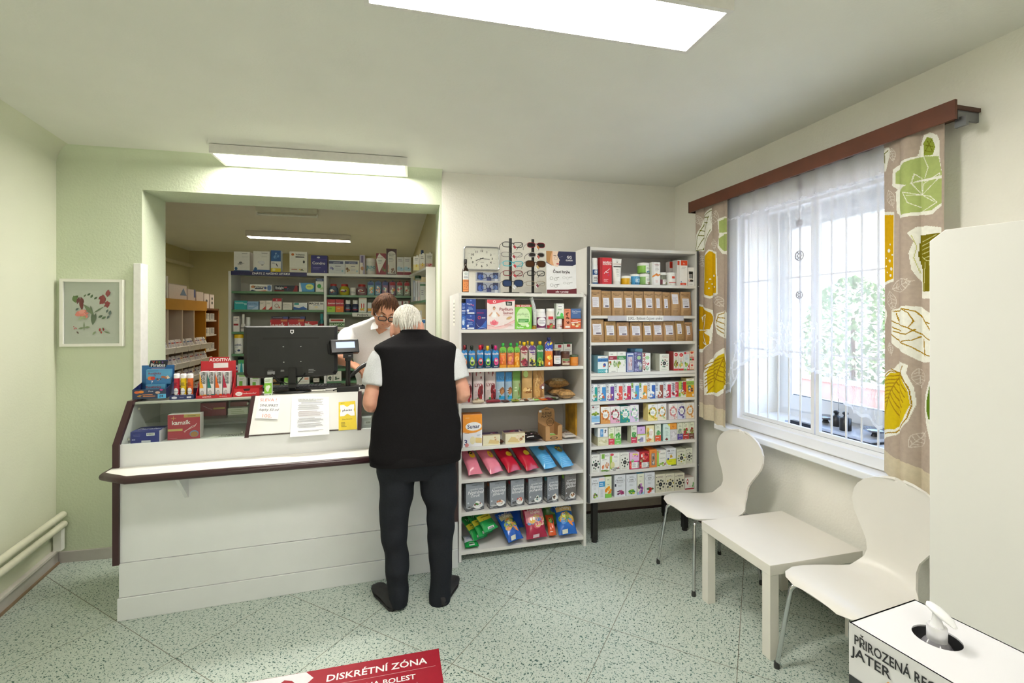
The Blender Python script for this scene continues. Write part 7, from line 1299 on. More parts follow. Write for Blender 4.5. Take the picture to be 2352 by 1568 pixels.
for a, b, t, c, lb, pr in [(372, 471, 1292, 'b02430', 'red and green box, left of the two behind the pharmacist\'s shoulder', 'r 0 0 1 .45 9ac03c;T .55 .7 .12 f4e8e8 Spectrum;n .2 .2 .7 .35 1 5a7a1c'), (473, 572, 1292, 'b02430', 'red and orange box, right of the two behind the pharmacist\'s shoulder', 'r 0 0 1 .45 e07a24;T .5 .7 .12 f4e8e8 Spectrum;n .2 .2 .7 .35 1 f0d0a0'), (752, 848, 1270, 'e0e0d8', 'white box with a red cross shape and green leaves', 'r .3 .3 .7 .6 c83a34;r .42 .25 .58 .65 f0e8e4;b .5 .2 .4 .14 8 9ac04a e0a03c;r 0 .9 1 1 c8b8a8'), (858, 905, 1330, 'd0d4d8', 'pale box beside the pharmacist\'s hair', 'r .0 .1 1 .4 e0a83c'),
                         (1215, 1282, 1315, 'e2dedc', 'white box with a red side, left of the two right of the hair', 'r .8 0 1 1 a02434;n .2 .3 .5 .8 4 888'), (1285, 1366, 1315, 'e2dedc', 'white box with a red side at the right end of that shelf', 'r .8 0 1 1 a02434;V .35 .5 .2 444 Bioaktiv')]: med(r, a, b, t, c, lb, pr)
for k, (a, b) in enumerate(((580, 660), (668, 748))): jar(r, 'capsule_bottle', a, b, 1302, '28304a', 'e6e4e2', f'dark blue capsule bottle with white cap, {"left" if k == 0 else "right"} of the two', 'r 0 .3 1 .8 303a5c;r .1 .3 .9 .45 a03040;n .2 .55 .8 .7 2 c0c8d8', .3, neck=.7, cat='bottle')
a = ony(809, 718, DY-.004); b = ony(870, 727, DY-.004); mb = MB(); mb.box(a.x, DY-.01, b.z, b.x, DY-.007, a.z, 'dcdcd4'); prints(mb, 'T .4 .5 .55 333 Podpora', lambda u, v, e: (a.x+(b.x-a.x)*u, DY-.0101-e, b.z+(a.z-b.z)*v), b.x-a.x, a.z-b.z); tag(mb.build('shelf_sign'), 'white paper sign on the shelf edge behind the pharmacist\'s head', 'sign')
r = Row(740, 660, .1817, DYF, DRZ[2], 'goods behind the pharmacist'); med(r, 90, 285, 395, 'e0dcd4', 'white and green tea carton behind the pharmacist\'s shoulder', 'r .1 .82 .9 .95 b03a34;r 0 .4 1 .72 3a6a34;T .5 .56 .14 e0f0d8 BYLINNÝ ČAJ;b .4 .15 .35 .14 8 8a4a44 5a2a2c')
r = Row(540, 720, .2009, DYF, DRZ[5], 'goods behind the pharmacist'); med(r, 1052, 1117, 640, 'd8d8ce', 'white box with dark berries, left of the two behind the display pole', 'b .5 .3 .35 .2 8 2a2c30 3a5a3a;n .2 .7 .8 .9 2 888', .04); med(r, 1122, 1215, 630, 'd8d8ce', 'white box with dark berries, right of the two behind the display pole', 'b .5 .3 .3 .2 8 2a2c30 3a5a3a;n .2 .7 .8 .9 2 888', .04)
# side unit
zt = ony(977, 613, 4.1).z; r = Row(680, 440, .1913, 4.42, zt, 'drink cartons on the side shelf')
for a, b, t, c, lb in [(1408, 1478, 778, 'e8dc9a', 'vanilla yellow'), (1480, 1550, 752, 'e6d0a0', 'pale apricot yellow'), (1555, 1640, 742, 'e0b8bc', 'strawberry pink')]:
    o = box(r, 'drink_carton', a, b, t, .045, 'e9e7e2', f'small white drink carton with {lb} print on the side shelf', f'r 0 0 1 .42 {c};e .6 .3 .3 .14 {c};b .6 .35 .25 .12 6 {"c83a4a e08090" if "pink" in lb else "e0a03c e8d040"};n .2 .7 .9 .9 2 999')
    mb = MB(); mb.lathe([(.010, 0), (.010, .012)], 'f2f2f0', (.01, .02, ony(0, 0, 1).z*0+r.pos(a, b, t)[4]), 10); mb.build('cap', o)
r.Y = 4.52; jar(r, 'drink_bottle', 1490, 1542, 700, 'e6e4e2', '24406a', 'white bottle with a dark blue cap behind the drink cartons', '', .22, neck=.6, cat='bottle')
z2 = ony(977, 688, 4.1).z; r = Row(680, 440, .1913, 4.45, z2, 'things on the green side shelf')
for i, (a, b, t, c) in enumerate([(1408, 1432, 1065, '8a8fa0'), (1434, 1460, 1070, 'd0cfd2'), (1462, 1486, 1068, 'c8b8b8'), (1488, 1556, 1085, 'd8dcd8')]): med(r, a, b, t, c, f'{["grey-blue", "pale grey", "pinkish grey", "white and green"][i]} carton on the green side shelf inside the opening', 'r 0 .8 1 .9 5a8a6a;n .2 .3 .8 .6 3 99a' if i == 3 else 'r .2 .2 .8 .9 b8bcc4', .06)
jar(r, 'green_tub', 1425, 1508, 1005, '2a4a34', '1f3a2a', 'dark green tub on top of the side shelf cartons', 'r .1 .1 .9 .5 c8d0c4', .5, bot=1058, dy=.02)
z3 = ony(977, 760, 4.1).z; r = Row(740, 660, .1817, 4.45, z3, 'things on the green side shelf')
med(r, 1215, 1262, 290, 'd8d4cc', 'stack of pale cartons beside the grey-haired head', 'n .1 .1 .9 .9 5 b8b0a8', .05); med(r, 1265, 1305, 380, 'd8dce0', 'white box with a blue stripe beside the grey-haired head', 'r 0 .55 1 .8 3a7ac0;r 0 .9 1 1 d0a060', .05)
# medicines in the sloping compartments of the rack
mr = random.Random(9); first = {}
cols = [('e2dad6', 'b8483c'), ('dcd6d4', '4a6a98'), ('e4dcd2', 'c87a3a'), ('d8d4d6', '6a5a8a'), ('e0d8d8', '8a3a44'), ('dedcd8', '3a3a40')]
for zi, z in enumerate(RKZ[:5]):
    for ci, (ya, yb) in enumerate(zip(ys, ys[1:])):
        n = 5 if yb-ya > .2 else 2
        for k in range(n):
            c, c2 = cols[mr.randrange(6)]; w = (yb-ya-.03)/n*.86; h = mr.uniform(.055, .10); dlen = mr.uniform(.09, .14); key = (c, n)
            yy = ya+.016+(yb-ya-.03)*(k+.5)/n
            if key not in first:
                mb = MB(); mb.box(0, -w/2, 0, .022, w/2, .085, c)
                prints(mb, f'r .1 .55 .9 .7 {c2};n .15 .15 .85 .45 3 999', lambda u, v, e: (.0225+e, w*(u-.5), .085*v), w, .085); o = mb.build('medicine_carton'); first[key] = o
            else: o = first[key].copy(); COL.link(o)
            o.location = (UX+.008-mr.uniform(0, .02), yy, z+.018); o.rotation_euler = (0, mr.uniform(.30, .45)*-1, mr.uniform(-.06, .06))
            tag(o, 'small pale medicine carton leaning in a sloping compartment of the medicine rack', 'box', 'medicine cartons in the rack compartments')
# on top of the rack and in the brown shelf
for i, (pa, pb_, pt, c, lb, st) in enumerate([(388, 429, 653, 'd8cac4', 'large white carton with a blue triangle', 'p 6a84a8 .6 .3 1 .3 .8 .8'), (431, 449, 664, 'd0c2be', 'white carton with a dark blue edge', 'r .8 .3 1 1 3a4a8a'), (451, 467, 670, 'cfc2bc', 'greyish white carton', ''), (469, 480, 674, 'd8ccc6', 'narrow white carton with dots', 'e .5 .5 .2 .1 555'), (482, 492, 676, 'd4c8c2', 'narrow pale carton with two dots', 'e .5 .4 .2 .1 555;e .5 .7 .2 .1 555')]):
    y0_, y1_ = onx(pa, 690, UX-.06).y, onx(pb_, 690, UX-.06).y; zt_ = onx((pa+pb_)/2, pt, UX-.06).z; y1_ = min(y1_, 6.2); zq = 1.7915 if y0_ < ys[-1] else 1.7215
    mb = MB(); W = y1_-y0_-.004; H = zt_-zq; mb.box(-.14, 0, 0, 0, W, H, c); prints(mb, 'r 0 .95 1 1 b8aaa4;'+st, lambda u, v, e: (.0005+e, W*u, H*v), W, H); finish(mb, 'storage_carton', UX-.06, y0_, zq, 0, lb+' on top of the medicine rack', 'box', 'cartons on top of the rack')
mb = MB(); mb.box(-.02, -.012, 0, .0, .012, .20, M('e4ded8', .4)); p = onx(384.5, 690, UX-.02); finish(mb, 'white_post', UX-.02, p.y, 1.7915, 0, 'thin white upright post on the ochre rack top beside the opening edge', 'post', None)
for i, py in enumerate((735, 768, 803)):
    z = onx(490, py, UX).z
    for k in range(2):
        mb = MB(); mb.box(-.06, 0, 0, 0, .12, .075, ('d8d4ce', 'c8c4c0')[k]); prints(mb, 'r .2 .2 .5 .9 8a8a90;n .55 .2 .95 .8 3 888', lambda u, v, e: (.0005+e, .12*u, .075*v), .12, .075)
        finish(mb, 'medicine_carton', UX-.03, ya+.05+.15*k if False else ys[-1]+.07+.15*k, z+.001, 0, f'{("whiter", "greyer")[k]} medicine carton on the {("top", "middle", "lowest")[i]} visible board of the brown shelf', 'box', 'cartons in the brown shelf')
# ================================================================ ON AND IN THE COUNTER
CI = CTR.inverted(); CRZ = math.atan2(.079, 1.823)
nF = (CTR.to_3x3() @ Vector((0, 1, 0)))
def con(px, py, yl): return CI @ onpl(px, py, CTR @ Vector((0, yl, 0)), nF)     # picture point -> counter frame on the plane y = yl
nS = CTR.to_3x3() @ Vector((0, -(CT-.936), SLY)).normalized()
def slp(px, py):
    p = CI @ onpl(px, py, CTR @ Vector((0, 0, .938)), nS); return p.x, (p.z-.938)/(CT-.936)
class CRow:
    """goods on the counter, laid out in the counter's own frame"""
    def __init__(s, ox, oy, sc, yl, Z, g): s.t = (ox, oy, sc); s.yl = yl; s.Z = Z; s.g = g
    def pos(s, x0, x1, top, dy=0, bot=None):
        ox, oy, sc = s.t; yl = s.yl+dy; xm = (x0+x1)/2; a = con(ox+x0*sc, 850, yl).x; b = con(ox+x1*sc, 850, yl).x; zt = con(ox+xm*sc, oy+top*sc, yl).z
        zb = s.Z if bot is None else con(ox+xm*sc, oy+bot*sc, yl).z
        return (a+b)/2, yl, zb+.001, max(.008, b-a-.001), max(.01, zt-zb-.001)
def cfin(mb, name, x, y, z, label, cat, g, rz=0): p = cw(x, y, z); return finish(mb, name, p.x, p.y, p.z, CRZ+rz, label, cat, g)
def cempty(name, x, y, z, label, cat, g=None, rz=0): p = cw(x, y, z); return empty(name, p, CRZ+rz, label, cat, g)
def cbox(row, name, x0, x1, top, d, col, lab, pr, side=None, dy=0, bot=None, topc=None, rz=0, toppr=None):
    x, y, z, W, H = row.pos(x0, x1, top, dy, bot); mb = MB(); mb.box(-W/2, 0, 0, W/2, d, H, side or col); mb.add([(-W/2, -.0003, 0), (W/2, -.0003, 0), (W/2, -.0003, H), (-W/2, -.0003, H)], [(0, 1, 2, 3)], col)
    if topc: mb.add([(-W/2, 0, H+.0003), (W/2, 0, H+.0003), (W/2, d, H+.0003), (-W/2, d, H+.0003)], [(0, 1, 2, 3)], topc)
    if pr: prints(mb, pr, lambda u, v, e: (W*(u-.5), -.0004-e, H*v), W, H)
    if toppr: prints(mb, toppr, lambda u, v, e: (W*(u-.5), d*v, H+.0004+e), W, d)
    return cfin(mb, name, x, y, z, lab, 'box', row.g, rz)
# --- display cartons along the front edge of the top
YF = SLY+.025; r = CRow(240, 760, .1913, YF, CT, 'display cartons along the counter top')
def tray_disp(row, name, x0, x1, tf, tb, ts, d, col, lab, prf, prb, back_prof=None, fr=True):
    """open carton: low front, rising sides, tall printed back board"""
    x, y, z, W, H = row.pos(x0, x1, tf); o = cempty(name, x, y, z, lab, 'display box', row.g); t = .003; m = M(col, .4, 0, .03, 30)
    Hs = row.pos(x0, x1, ts, d)[4]; Hb = row.pos(x0, x1, tb, d)[4]; a = W/2
    mb = MB(); mb.box(-a, 0, 0, a, d, t, m); mb.box(-a, 0, t, a, t, H, m)
    for s in (-1, 1): mb.add([(s*a, 0, 0), (s*a, d, 0), (s*a, d, Hs), (s*a, 0, H), (s*(a-t), 0, 0), (s*(a-t), d, 0), (s*(a-t), d, Hs), (s*(a-t), 0, H)], [(0, 1, 2, 3), (4, 7, 6, 5), (3, 2, 6, 7), (0, 3, 7, 4), (1, 5, 6, 2)], m)
    prints(mb, prf, lambda u, v, e: (W*(u-.5), -.0004-e, H*v), W, H); mb.build('tray', o)
    mb = MB(TR(0, d-t, 0)); prof = back_prof or [(0, 0), (1, 0), (1, 1), (0, 1)]; mb.prism([(W*(u-.5), Hb*v) for u, v in prof], t, m)
    prints(mb, prb, lambda u, v, e: (W*(u-.5), -.0004-e, Hb*v), W, Hb); mb.build('back_board', o); return o, x, y, z, W, H
NAVY = '2b3050'
tray_disp(CRow(240, 760, .1913, YF, CT+.0125, r.g), 'sweets_display', 332, 742, 700, 352, 610, .12, '2a3566', 'navy and blue sweets display carton at the left end of the counter top', 'r 0 .0 1 1 33405c;e .14 .72 .08 .14 d8683c;e .26 .76 .08 .14 e08a3a;b .25 .35 .14 .14 6 c8903a a86a2c;r .75 0 1 .46 58aee0;T .85 .26 .26 1d2c4a 24;e .75 .64 .07 .14 c8a898;e .86 .92 .05 .1 c83a90;t .55 .8 .16 e8e8f0 Pirat;n .3 .2 .68 .55 2 d88a5a',
          'p 1d1d26 .22 .88 .3 1 .8 .97 .78 .84 .2 .8;r 0 0 1 .86 2f6ca8;p 1d1d26 .22 .82 .28 1 .8 .97 .74 .8;T .36 .955 .07 c83a34 V;T .46 .955 .07 e08a2c i;T .54 .955 .07 5aae3c t;T .64 .95 .07 7a4aa8 a;T .5 .865 .09 f2f2f4 Pirates;n .25 .76 .9 .8 1 c8a0a0', [(0, 0), (1, 0), (1, .86), (.78, .86), (.8, 1), (.26, 1), (.22, .86), (0, .86)])
PIR = 'r 0 0 1 .4 3a7ab0;n .05 .88 .6 .95 1 2a5a80;T .35 .75 .14 8a4a5a Rostlinky;t .35 .62 .1 5a4a6a 7x;e .16 .42 .1 .13 e07a3a;e .27 .42 .09 .12 c83a34;T .24 .16 .16 f0f0f4 7;b .78 .5 .18 .2 8 e8d8c8 a86a4a d8b090;b .5 .35 .1 .14 4 d8a890 5a3a3a'
rb = CRow(240, 760, .1913, YF+.055, CT+.017, r.g)
cbox(rb, 'sweets_box', 500, 800, 462, .022, '5aa0cc', 'light blue sweets box sticking up out of the navy display carton', PIR, '4a88b0', .0, 640); cbox(CRow(240, 760, .1913, YF+.03, CT+.017, r.g), 'sweets_box', 495, 732, 640, .02, '4a90bc', 'light blue sweets box low in the navy display carton behind its front', 'T .4 .8 .2 8a3a4a Rostlinky;n .05 .2 .8 .5 2 2a5a80', '3f7aa8')
o, x, y, z, W, H = tray_disp(CRow(240, 760, .1913, YF+.002, CT, r.g), 'tablet_tube_display', 777, 1078, 768, 690, 735, .10, '2c3566', 'navy tray holding effervescent tablet tubes with white caps', 'e .2 .45 .11 .28 d0d4e0;r .1 .25 .3 .65 d0d4e0;r .7 .25 .88 .65 d0d4e0;t .5 .5 .2 d0d4f0 Revital', '')
for j, dyy in enumerate((.022, .055)):
    for k, (cx, c, nm) in enumerate(((856, 'c01f3a', 'crimson'), (938, 'e6c81e', 'yellow'), (1020, 'e0682c', 'orange'))):
        rr2 = CRow(240, 760, .1913, YF+.002+dyy, CT+.006, 'effervescent tablet tubes'); x, y, z, W, H = rr2.pos(cx-38, cx+38, 520-4*j); q = W/2-.0005; mb = MB(); mb.lathe([(q*.96, 0), (q*.96, H*.83)], c, (0, q, 0), 18)
        prints(mb, 'r 0 0 1 .18 dcd8e4;e .5 .34 .36 .17 eeeef2;t .5 .34 .07 2a3a70 Revital;n .25 .6 .8 .8 3 3a2030', fm_cyl(q*.96, 0, H*.83), 2.2*q, H*.83, True)
        o = cfin(mb, 'tablet_tube', x, y, z, f'{nm} effervescent tablet tube in the {"front" if j == 0 else "back"} row of the navy tray', 'tube', rr2.g); mb = MB(); mb.lathe([(q, H*.83), (q, H*.99), (q*.92, H)], 'eceaee', (0, q, 0), 18); mb.build('cap', o)
tray_disp(r, 'vitamin_display', 1095, 1530, 770, 312, 500, .09, 'c01f2e', 'bright red vitamin display carton with white lettering and a tall back', 'T .3 .5 .42 f6eef0 ADDITIVA;i .76 .5 .24 f6eef0 Dle můj účinnou', 'T .55 .93 .075 f6eef0 ADDITIVA;r .36 .72 .78 .85 efe8ea;n .38 .83 .5 .845 1 888', [(0, 0), (1, 0), (1, .9), (.82, .9), (.8, 1), (.25, 1), (.22, .9), (0, .9)])
for k, (a, b, c, nm) in enumerate(((1140, 1224, 'eaa41e', 'yellow'), (1234, 1318, '1f7a70', 'teal'), (1330, 1414, 'e8681e', 'orange'), (1422, 1505, 'b81c44', 'crimson'))):
    cbox(CRow(240, 760, .1913, YF+.02, CT+.006, 'vitamin sachets in the red display'), 'vitamin_box', a, b, 490, .05, 'e6e2e6', f'white vitamin box with a {nm} triangle in the red display carton', f'p {c} .02 .35 .6 .35 .02 .95;r 0 0 1 .1 {c};V .5 .76 .12 3a3a44 ADDITIVA;V .72 .76 .09 777 MULTIVITAMIN;e .4 .16 .24 .1 c8c4c8;o .4 .16 .24 .1 .2 9a989c', 'd2ced2')
tray_disp(CRow(240, 760, .1913, YF+.012, CT, r.g), 'small_red_tray', 1542, 1862, 690, 655, 668, .09, 'c8202c', 'low bright red tray with an oval white mark, right of the vitamin display', 'e .22 .36 .13 .26 f0e8ea;t .22 .36 .14 a82030 intact;i .6 .4 .2 f4e8e8 Traubenzucker;p 3a1a1c .38 1 .42 .72 .62 .72 .66 1', '')
x, y, z, W, H = CRow(240, 760, .1913, YF+.03, CT+.004, '').pos(1600, 1800, 690); mb = MB(); mb.box(-.03, 0, 0, .03, .03, .022, 'e0b828'); cfin(mb, 'sweets_pack', x, y, z, 'small yellow sweets pack inside the low red tray', 'sweets', None)
cbox(CRow(240, 760, .1913, YF+.006, CT, ''), 'drops_box', 1918, 2008, 566, .035, 'e0e6dc', 'small white and lime green drops box standing in front of the keyboard', 'r 0 .12 1 .72 86c63c;q e8f2dc .4 .5 .2 .35 .6;e .62 .5 .22 .1 f0f6e8;n .1 .8 .9 .95 2 6a8a5a;e .8 .06 .08 .04 3a5a34;n .1 .02 .6 .1 1 889', 'c8d4c0')
# --- inside the showcase
r = CRow(240, 760, .1913, .07, .918, 'boxes in the glass showcase')
cbox(r, 'tablet_box', 310, 660, 1205, .13, '2f3688', 'low dark blue box lying left in the glass showcase', 'r .55 .62 .84 .86 e6e6ee;x .56 .64 .83 .84;r .38 .1 .7 .26 d8d8e4;n .08 .6 .4 .8 2 6a70b8;e .08 .36 .03 .06 aab0e0;e .14 .36 .03 .06 aab0e0', 'c8c8d4', topc='2a307c', toppr='T .55 .5 .3 c8c8e8 Paralen')
cbox(CRow(240, 760, .1913, .118, .918, r.g), 'tablet_box', 757, 1148, 1000, .06, 'b03a4c', 'large red box with white lettering and a leaping goat in the showcase', 'r .5 .87 1 1 b8a060;n .6 .9 .95 .97 1 6a5a2c;T .42 .68 .16 f4eef0 kamzík;l e0c070 .012 .18 .78 .18 .94;l e0c070 .012 .1 .86 .26 .86;r .0 .34 .46 .43 c8b070;l f0e8ea .014 .5 .3 .62 .38 .7 .42 .84 .5 .9 .62;l f0e8ea .014 .6 .36 .74 .5 .88 .56;l f0e8ea .01 .52 .26 .58 .36;e .82 .2 .14 .14 6a90c0;e .82 .18 .12 .11 a87a4a;n .05 .04 .3 .08 1 d8a0a8', 'cfcac8', .0)
rs = CRow(240, 760, .1913, .31, 1.006, r.g)
cbox(rs, 'tablet_box', 1150, 1462, 860, .05, '7d3040', 'dark red box on the glass shelf at the back of the showcase', 'l d8c0c8 .02 .1 .8 .3 .6 .45 .5;r .5 .5 .95 .62 b8a060;e .2 .3 .12 .15 6a2838', '6a2836')
cbox(rs, 'leaflet_stack', 1480, 1722, 922, .06, 'dfe0d2', 'low stack of pale green leaflets on the glass shelf of the showcase', 'n .1 .1 .9 .9 3 b8c0a0', 'd2d4c4')
cbox(CRow(240, 760, .1913, .40, 1.006, r.g), 'tablet_box', 1508, 1722, 850, .04, 'c08088', 'dusty pink box at the back of the glass shelf', '', 'a86a74')
x, y, z, W, H = r.pos(1250, 1700, 1250, .01); mb = MB(); mb.add([(-W/2, 0, .001), (W/2, 0, .001), (W/2, .085, .006), (-W/2, .085, .006), (-W/2, 0, 0), (W/2, 0, 0), (W/2, .085, .0), (-W/2, .085, .0)], [(0, 1, 2, 3), (4, 7, 6, 5), (0, 4, 5, 1), (1, 5, 6, 2), (2, 6, 7, 3), (3, 7, 4, 0)], 'dcdcd4')
prints(mb, 'e .02 .5 .1 .5 9ab08a;e .06 .5 .1 .46 dcdcd4;T .55 .62 .2 33363a DÁRKOVÉ;T .52 .3 .2 33363a POUKAZY', lambda u, v, e: (W*(u-.5), .085*v, .0012+.005*v+e), W, .085); cfin(mb, 'sign_card', x, y, .9185, 'white gift voucher card lying on the floor of the glass showcase', 'sign', None)
x, y, z, W, H = CRow(540, 720, .2009, .06, .918, r.g).pos(1452, 1560, 1190); mb = MB(); mb.box(-W/2, 0, 0, W/2, .06, H, 'd2d4d6'); prints(mb, 'r .2 .4 .95 .75 e8e8ea;x .4 .45 .9 .7', lambda u, v, e: (W*(u-.5), -.0004-e, H*v), W, H); cfin(mb, 'pale_carton', x, y, z, 'pale grey carton with a barcode in the right showcase bay beside the man', 'box', r.g)
# --- papers on the slanted board
def paper(name, px, lab, col, pr, lift=.0095, curl=0):
    q = [slp(*p) for p in px]; mb = MB(); d = Vector((0, SLY, CT-.936)); nn = Vector((0, -(CT-.936), SLY)).normalized()
    def fm(u, v, e):
        a = [q[3][i]+(q[2][i]-q[3][i])*u for i in (0, 1)]; b = [q[0][i]+(q[1][i]-q[0][i])*u for i in (0, 1)]; s = a[0]+(b[0]-a[0])*v; f = a[1]+(b[1]-a[1])*v
        return Vector((s, 0, .938))+d*f+nn*(lift+e+curl*(1-v)**2)
    n = 6; vs = [fm(i/n, j/n, 0) for j in range(n+1) for i in range(n+1)]; bk = [fm(i/n, j/n, -.0006) for j in range(n+1) for i in range(n+1)]; k = len(vs); fs = []
    for j in range(n):
        for i in range(n): a = j*(n+1)+i; t = (a, a+1, a+n+2, a+n+1); fs += [t, tuple(k+w for w in t[::-1])]
    mb.add(vs+bk, fs, col); W = abs(q[1][0]-q[0][0]); H = (q[0][1]-q[3][1])*d.length
    prints(mb, pr, fm, W, H, True, .0004); o = mb.build(name); o.location = CTR.translation; o.rotation_euler = (0, 0, CRZ); return tag(o, lab, 'paper')
paper('price_note', [(596, 914), (645, 914), (639, 965), (587, 963)], 'white handwritten sale note taped left on the slanted counter board', 'e2e1e6', 't .45 .88 .14 e07a68 SLEVA !;t .52 .62 .11 2c2c34 SINUPRET;i .55 .42 .11 2c2c34 kapky 50 ml;t .5 .14 .16 e88a74 100,', .0095, .004)
paper('notice_sheet', [(671, 913), (756, 913), (757, 1000), (667, 1007)], 'white sheet of small printed text in the middle of the slanted counter board', 'e6e6ea', 't .5 .93 .025 555 VYBAVENÍ NA RECEPT A PACIENT;n .14 .86 .86 .92 3 777;n .2 .82 .86 .85 1 333;n .16 .66 .86 .8 6 8a8a92;n .16 .48 .86 .63 6 9a8a90;n .16 .34 .86 .46 5 85858c;n .16 .2 .86 .32 5 8a8a92;n .16 .1 .86 .14 2 777', .012, .006)
paper('payment_sign', [(778, 925), (816, 922), (820, 987), (778, 990)], 'yellow meal-card acceptance sign on the right of the slanted counter board', 'e0c62c', 'n .1 .93 .4 .97 1 6a5a1c;p ebebf0 .08 .88 .3 .88 .5 .8 .72 .88 .92 .88 .92 .76 .88 .68 .92 .6 .92 .48 .7 .48 .5 .56 .3 .48 .08 .48 .08 .6 .12 .68 .08 .76;T .5 .69 .075 22222a pluxee;t .48 .37 .035 5a4a1c Zde přijímáme;n .12 .1 .45 .28 4 8a7a2c', .0095)
# --- monitor seen from behind
MK = M('19191b', .42, 0, .05, 40); MG = M('0e0e10', .25, 0, .03, 30)
ym = .30; a = con(559, 749, ym); b = con(775, 866, ym); W = b.x-a.x; zt = a.z; zb = con(665, 864, ym).z; H = zt-zb; hz = H
o = cempty('monitor', (a.x+b.x)/2, ym, CT, 'black computer monitor seen from behind on the counter top', 'monitor')
mb = MB(); z0 = zb-CT; z1_ = zt-CT; aw = W/2
out = [(-aw+.012, z0), (-aw*.6, z0-.008), (0, z0-.010), (aw*.6, z0-.008), (aw-.012, z0), (aw, z0+.02), (aw, z1_), (-aw, z1_), (-aw, z0+.02)]
inn = [(x*.93, z0+.012+(z-z0)*.94) for x, z in out]; n = len(out)
vs = [(x, .032, z) for x, z in out]+[(x, .012, z) for x, z in out]+[(x, 0, z) for x, z in inn]
mb.add(vs, [tuple(range(n))[::-1], tuple(range(2*n, 3*n))]+[(k*n+i, k*n+(i+1) % n, (k+1)*n+(i+1) % n, (k+1)*n+i) for k in (0, 1) for i in range(n)], MK)
prints(mb, 'r .19 .735 .80 .775 050506;r .05 .3 .15 .6 131316;e .41 .59 .008 .008 b0b0b0;e .6 .59 .008 .008 b0b0b0;e .415 .285 .008 .008 b0b0b0;e .6 .29 .008 .008 b0b0b0;r .21 .02 .62 .18 0a0a0c;r .24 .05 .32 .11 8a8a8e;n .24 .12 .31 .15 1 666;n .38 .1 .43 .14 2 bbb;n .68 .06 .77 .14 3 999;p e4e4e8 .485 .925 .525 .925 .525 .87 .505 .84 .485 .87;e .505 .89 .012 .02 222', lambda u, v, e: (W*(u-.5)*.98, -.0004-e, z0+(z1_-z0)*v), W, H)
mb.build('housing', o)
mb = MB(); mb.box(-aw+.01, .032, z0+.02, aw-.01, .034, z1_-.012, M('20242c', .1)); mb.build('screen', o)
xs = con(671, 880, ym-.02).x-(a.x+b.x)/2
mb = MB(); mb.box(xs-.022, -.022, .02, xs+.022, .004, z0+H*.17, MG); mb.lathe([(.018, .018), (.022, .03)], MG, (xs, -.01, 0), 16); mb.build('stand_neck', o)
mb = MB(); n = 40; mb.loft([[(xs+rx*cos(2*pi*k/n), -.01+rx*.55*sin(2*pi*k/n), zz) for k in range(n)] for rx, zz in ((.113, .001), (.115, .006), (.105, .013), (.03, .018))], MG, True, True, True); mb.build('stand_base', o)
mb = MB(); mb.tube([(xs-.12, -.008, z0+.02), (xs-.08, -.03, z0-.02), (xs-.03, -.028, .06), (xs+.03, -.03, .055), (xs+.06, -.02, z0-.01), (xs+.075, -.01, z0+.02)], .0035, MG, 6); mb.build('cable', o)
# keyboard behind the foot
a = con(604, 890, .42); b = con(787, 890, .42); p = cempty('keyboard', (a.x+b.x)/2, .375, CT, 'black keyboard lying behind the monitor foot', 'keyboard'); kw = b.x-a.x
mb = MB(); mb.box(-kw/2, 0, .001, kw/2, .14, .016, MK); mb.build('case', p)
mb = MB()
for j in range(5):
    for k in range(22): mb.box(-kw/2+.008+(kw-.016)/22*k, .012+.024*j, .016, -kw/2+.008+(kw-.016)/22*(k+1)-.003, .031+.024*j, .023, M('2c2c30', .5))
k_ = mb.build('keys', p)
# customer display on a pole
yd = SLY+.056; a = con(774, 900, yd); b = con(824, 900, yd); p = cempty('customer_display', (a.x+b.x)/2, yd, CT, 'black customer display on a pole with a lit pale blue screen', 'customer display'); W = b.x-a.x
mb = MB(); mb.box(-W/2, -.022, .001, W/2, .06, .036, MK); mb.build('base', p, .003)
pz = con(795, 818, yd).z-CT; mb = MB(); mb.lathe([(.0155, .036), (.0150, pz)], MG, (.0, .02, 0), 18); mb.build('pole', p)
mb = MB(TR(.0, .02, pz, .12)); mb.box(-.03, -.022, -.012, .03, .022, .02, MK); mb.lathe([(.02, -.03), (.02, -.01)], MK, (0, 0, 0), 14); mb.box(.0, -.0225, .0, .018, -.022, .005, 'b0b0b4'); mb.build('tilt_joint', p, .003)
hd = empty('display_head', (-.022, .02, pz+.062), 0); hd.parent = p; hd.rotation_euler = (-.38, 0, .30); hd.scale = (1.25, 1.25, 1.15)
mb = MB(); mb.box(-.072, -.012, -.04, .072, .016, .04, MG); mb.add([(-.072, .016, -.04), (.072, .016, -.04), (.072, .016, .04), (-.072, .016, .04), (-.080, .036, -.03), (.06, .036, -.03), (.06, .036, .03), (-.080, .036, .03)], [(4, 7, 6, 5), (0, 4, 5, 1), (1, 5, 6, 2), (2, 6, 7, 3), (3, 7, 4, 0)], MK); mb.build('case', hd, .004)
mb = MB(); mb.box(-.045, -.0135, -.012, .05, -.0122, .024, emis('b9c8f4', .85, 'display_glow')); mb.build('screen', hd)
mb = MB(); mb.tube([cw(1.05, .26, CT+.006), cw(1.075, .25, CT+.015), cw(1.09, .22, CT+.015), cw(1.10, .27, CT+.006)], .004, MG, 6); tag(mb.build('display_cable'), 'short black cable lying between the monitor foot and the customer display', 'cable')
mb = MB(); mb.tube([cw(1.0, .30, CT+.008), cw(1.10, .31, CT+.008), cw(1.215, .29, CT+.008)], .007, M('e4e4e6', .35), 8); tag(mb.build('white_cable'), 'white cable lying on the counter behind the customer display', 'cable')
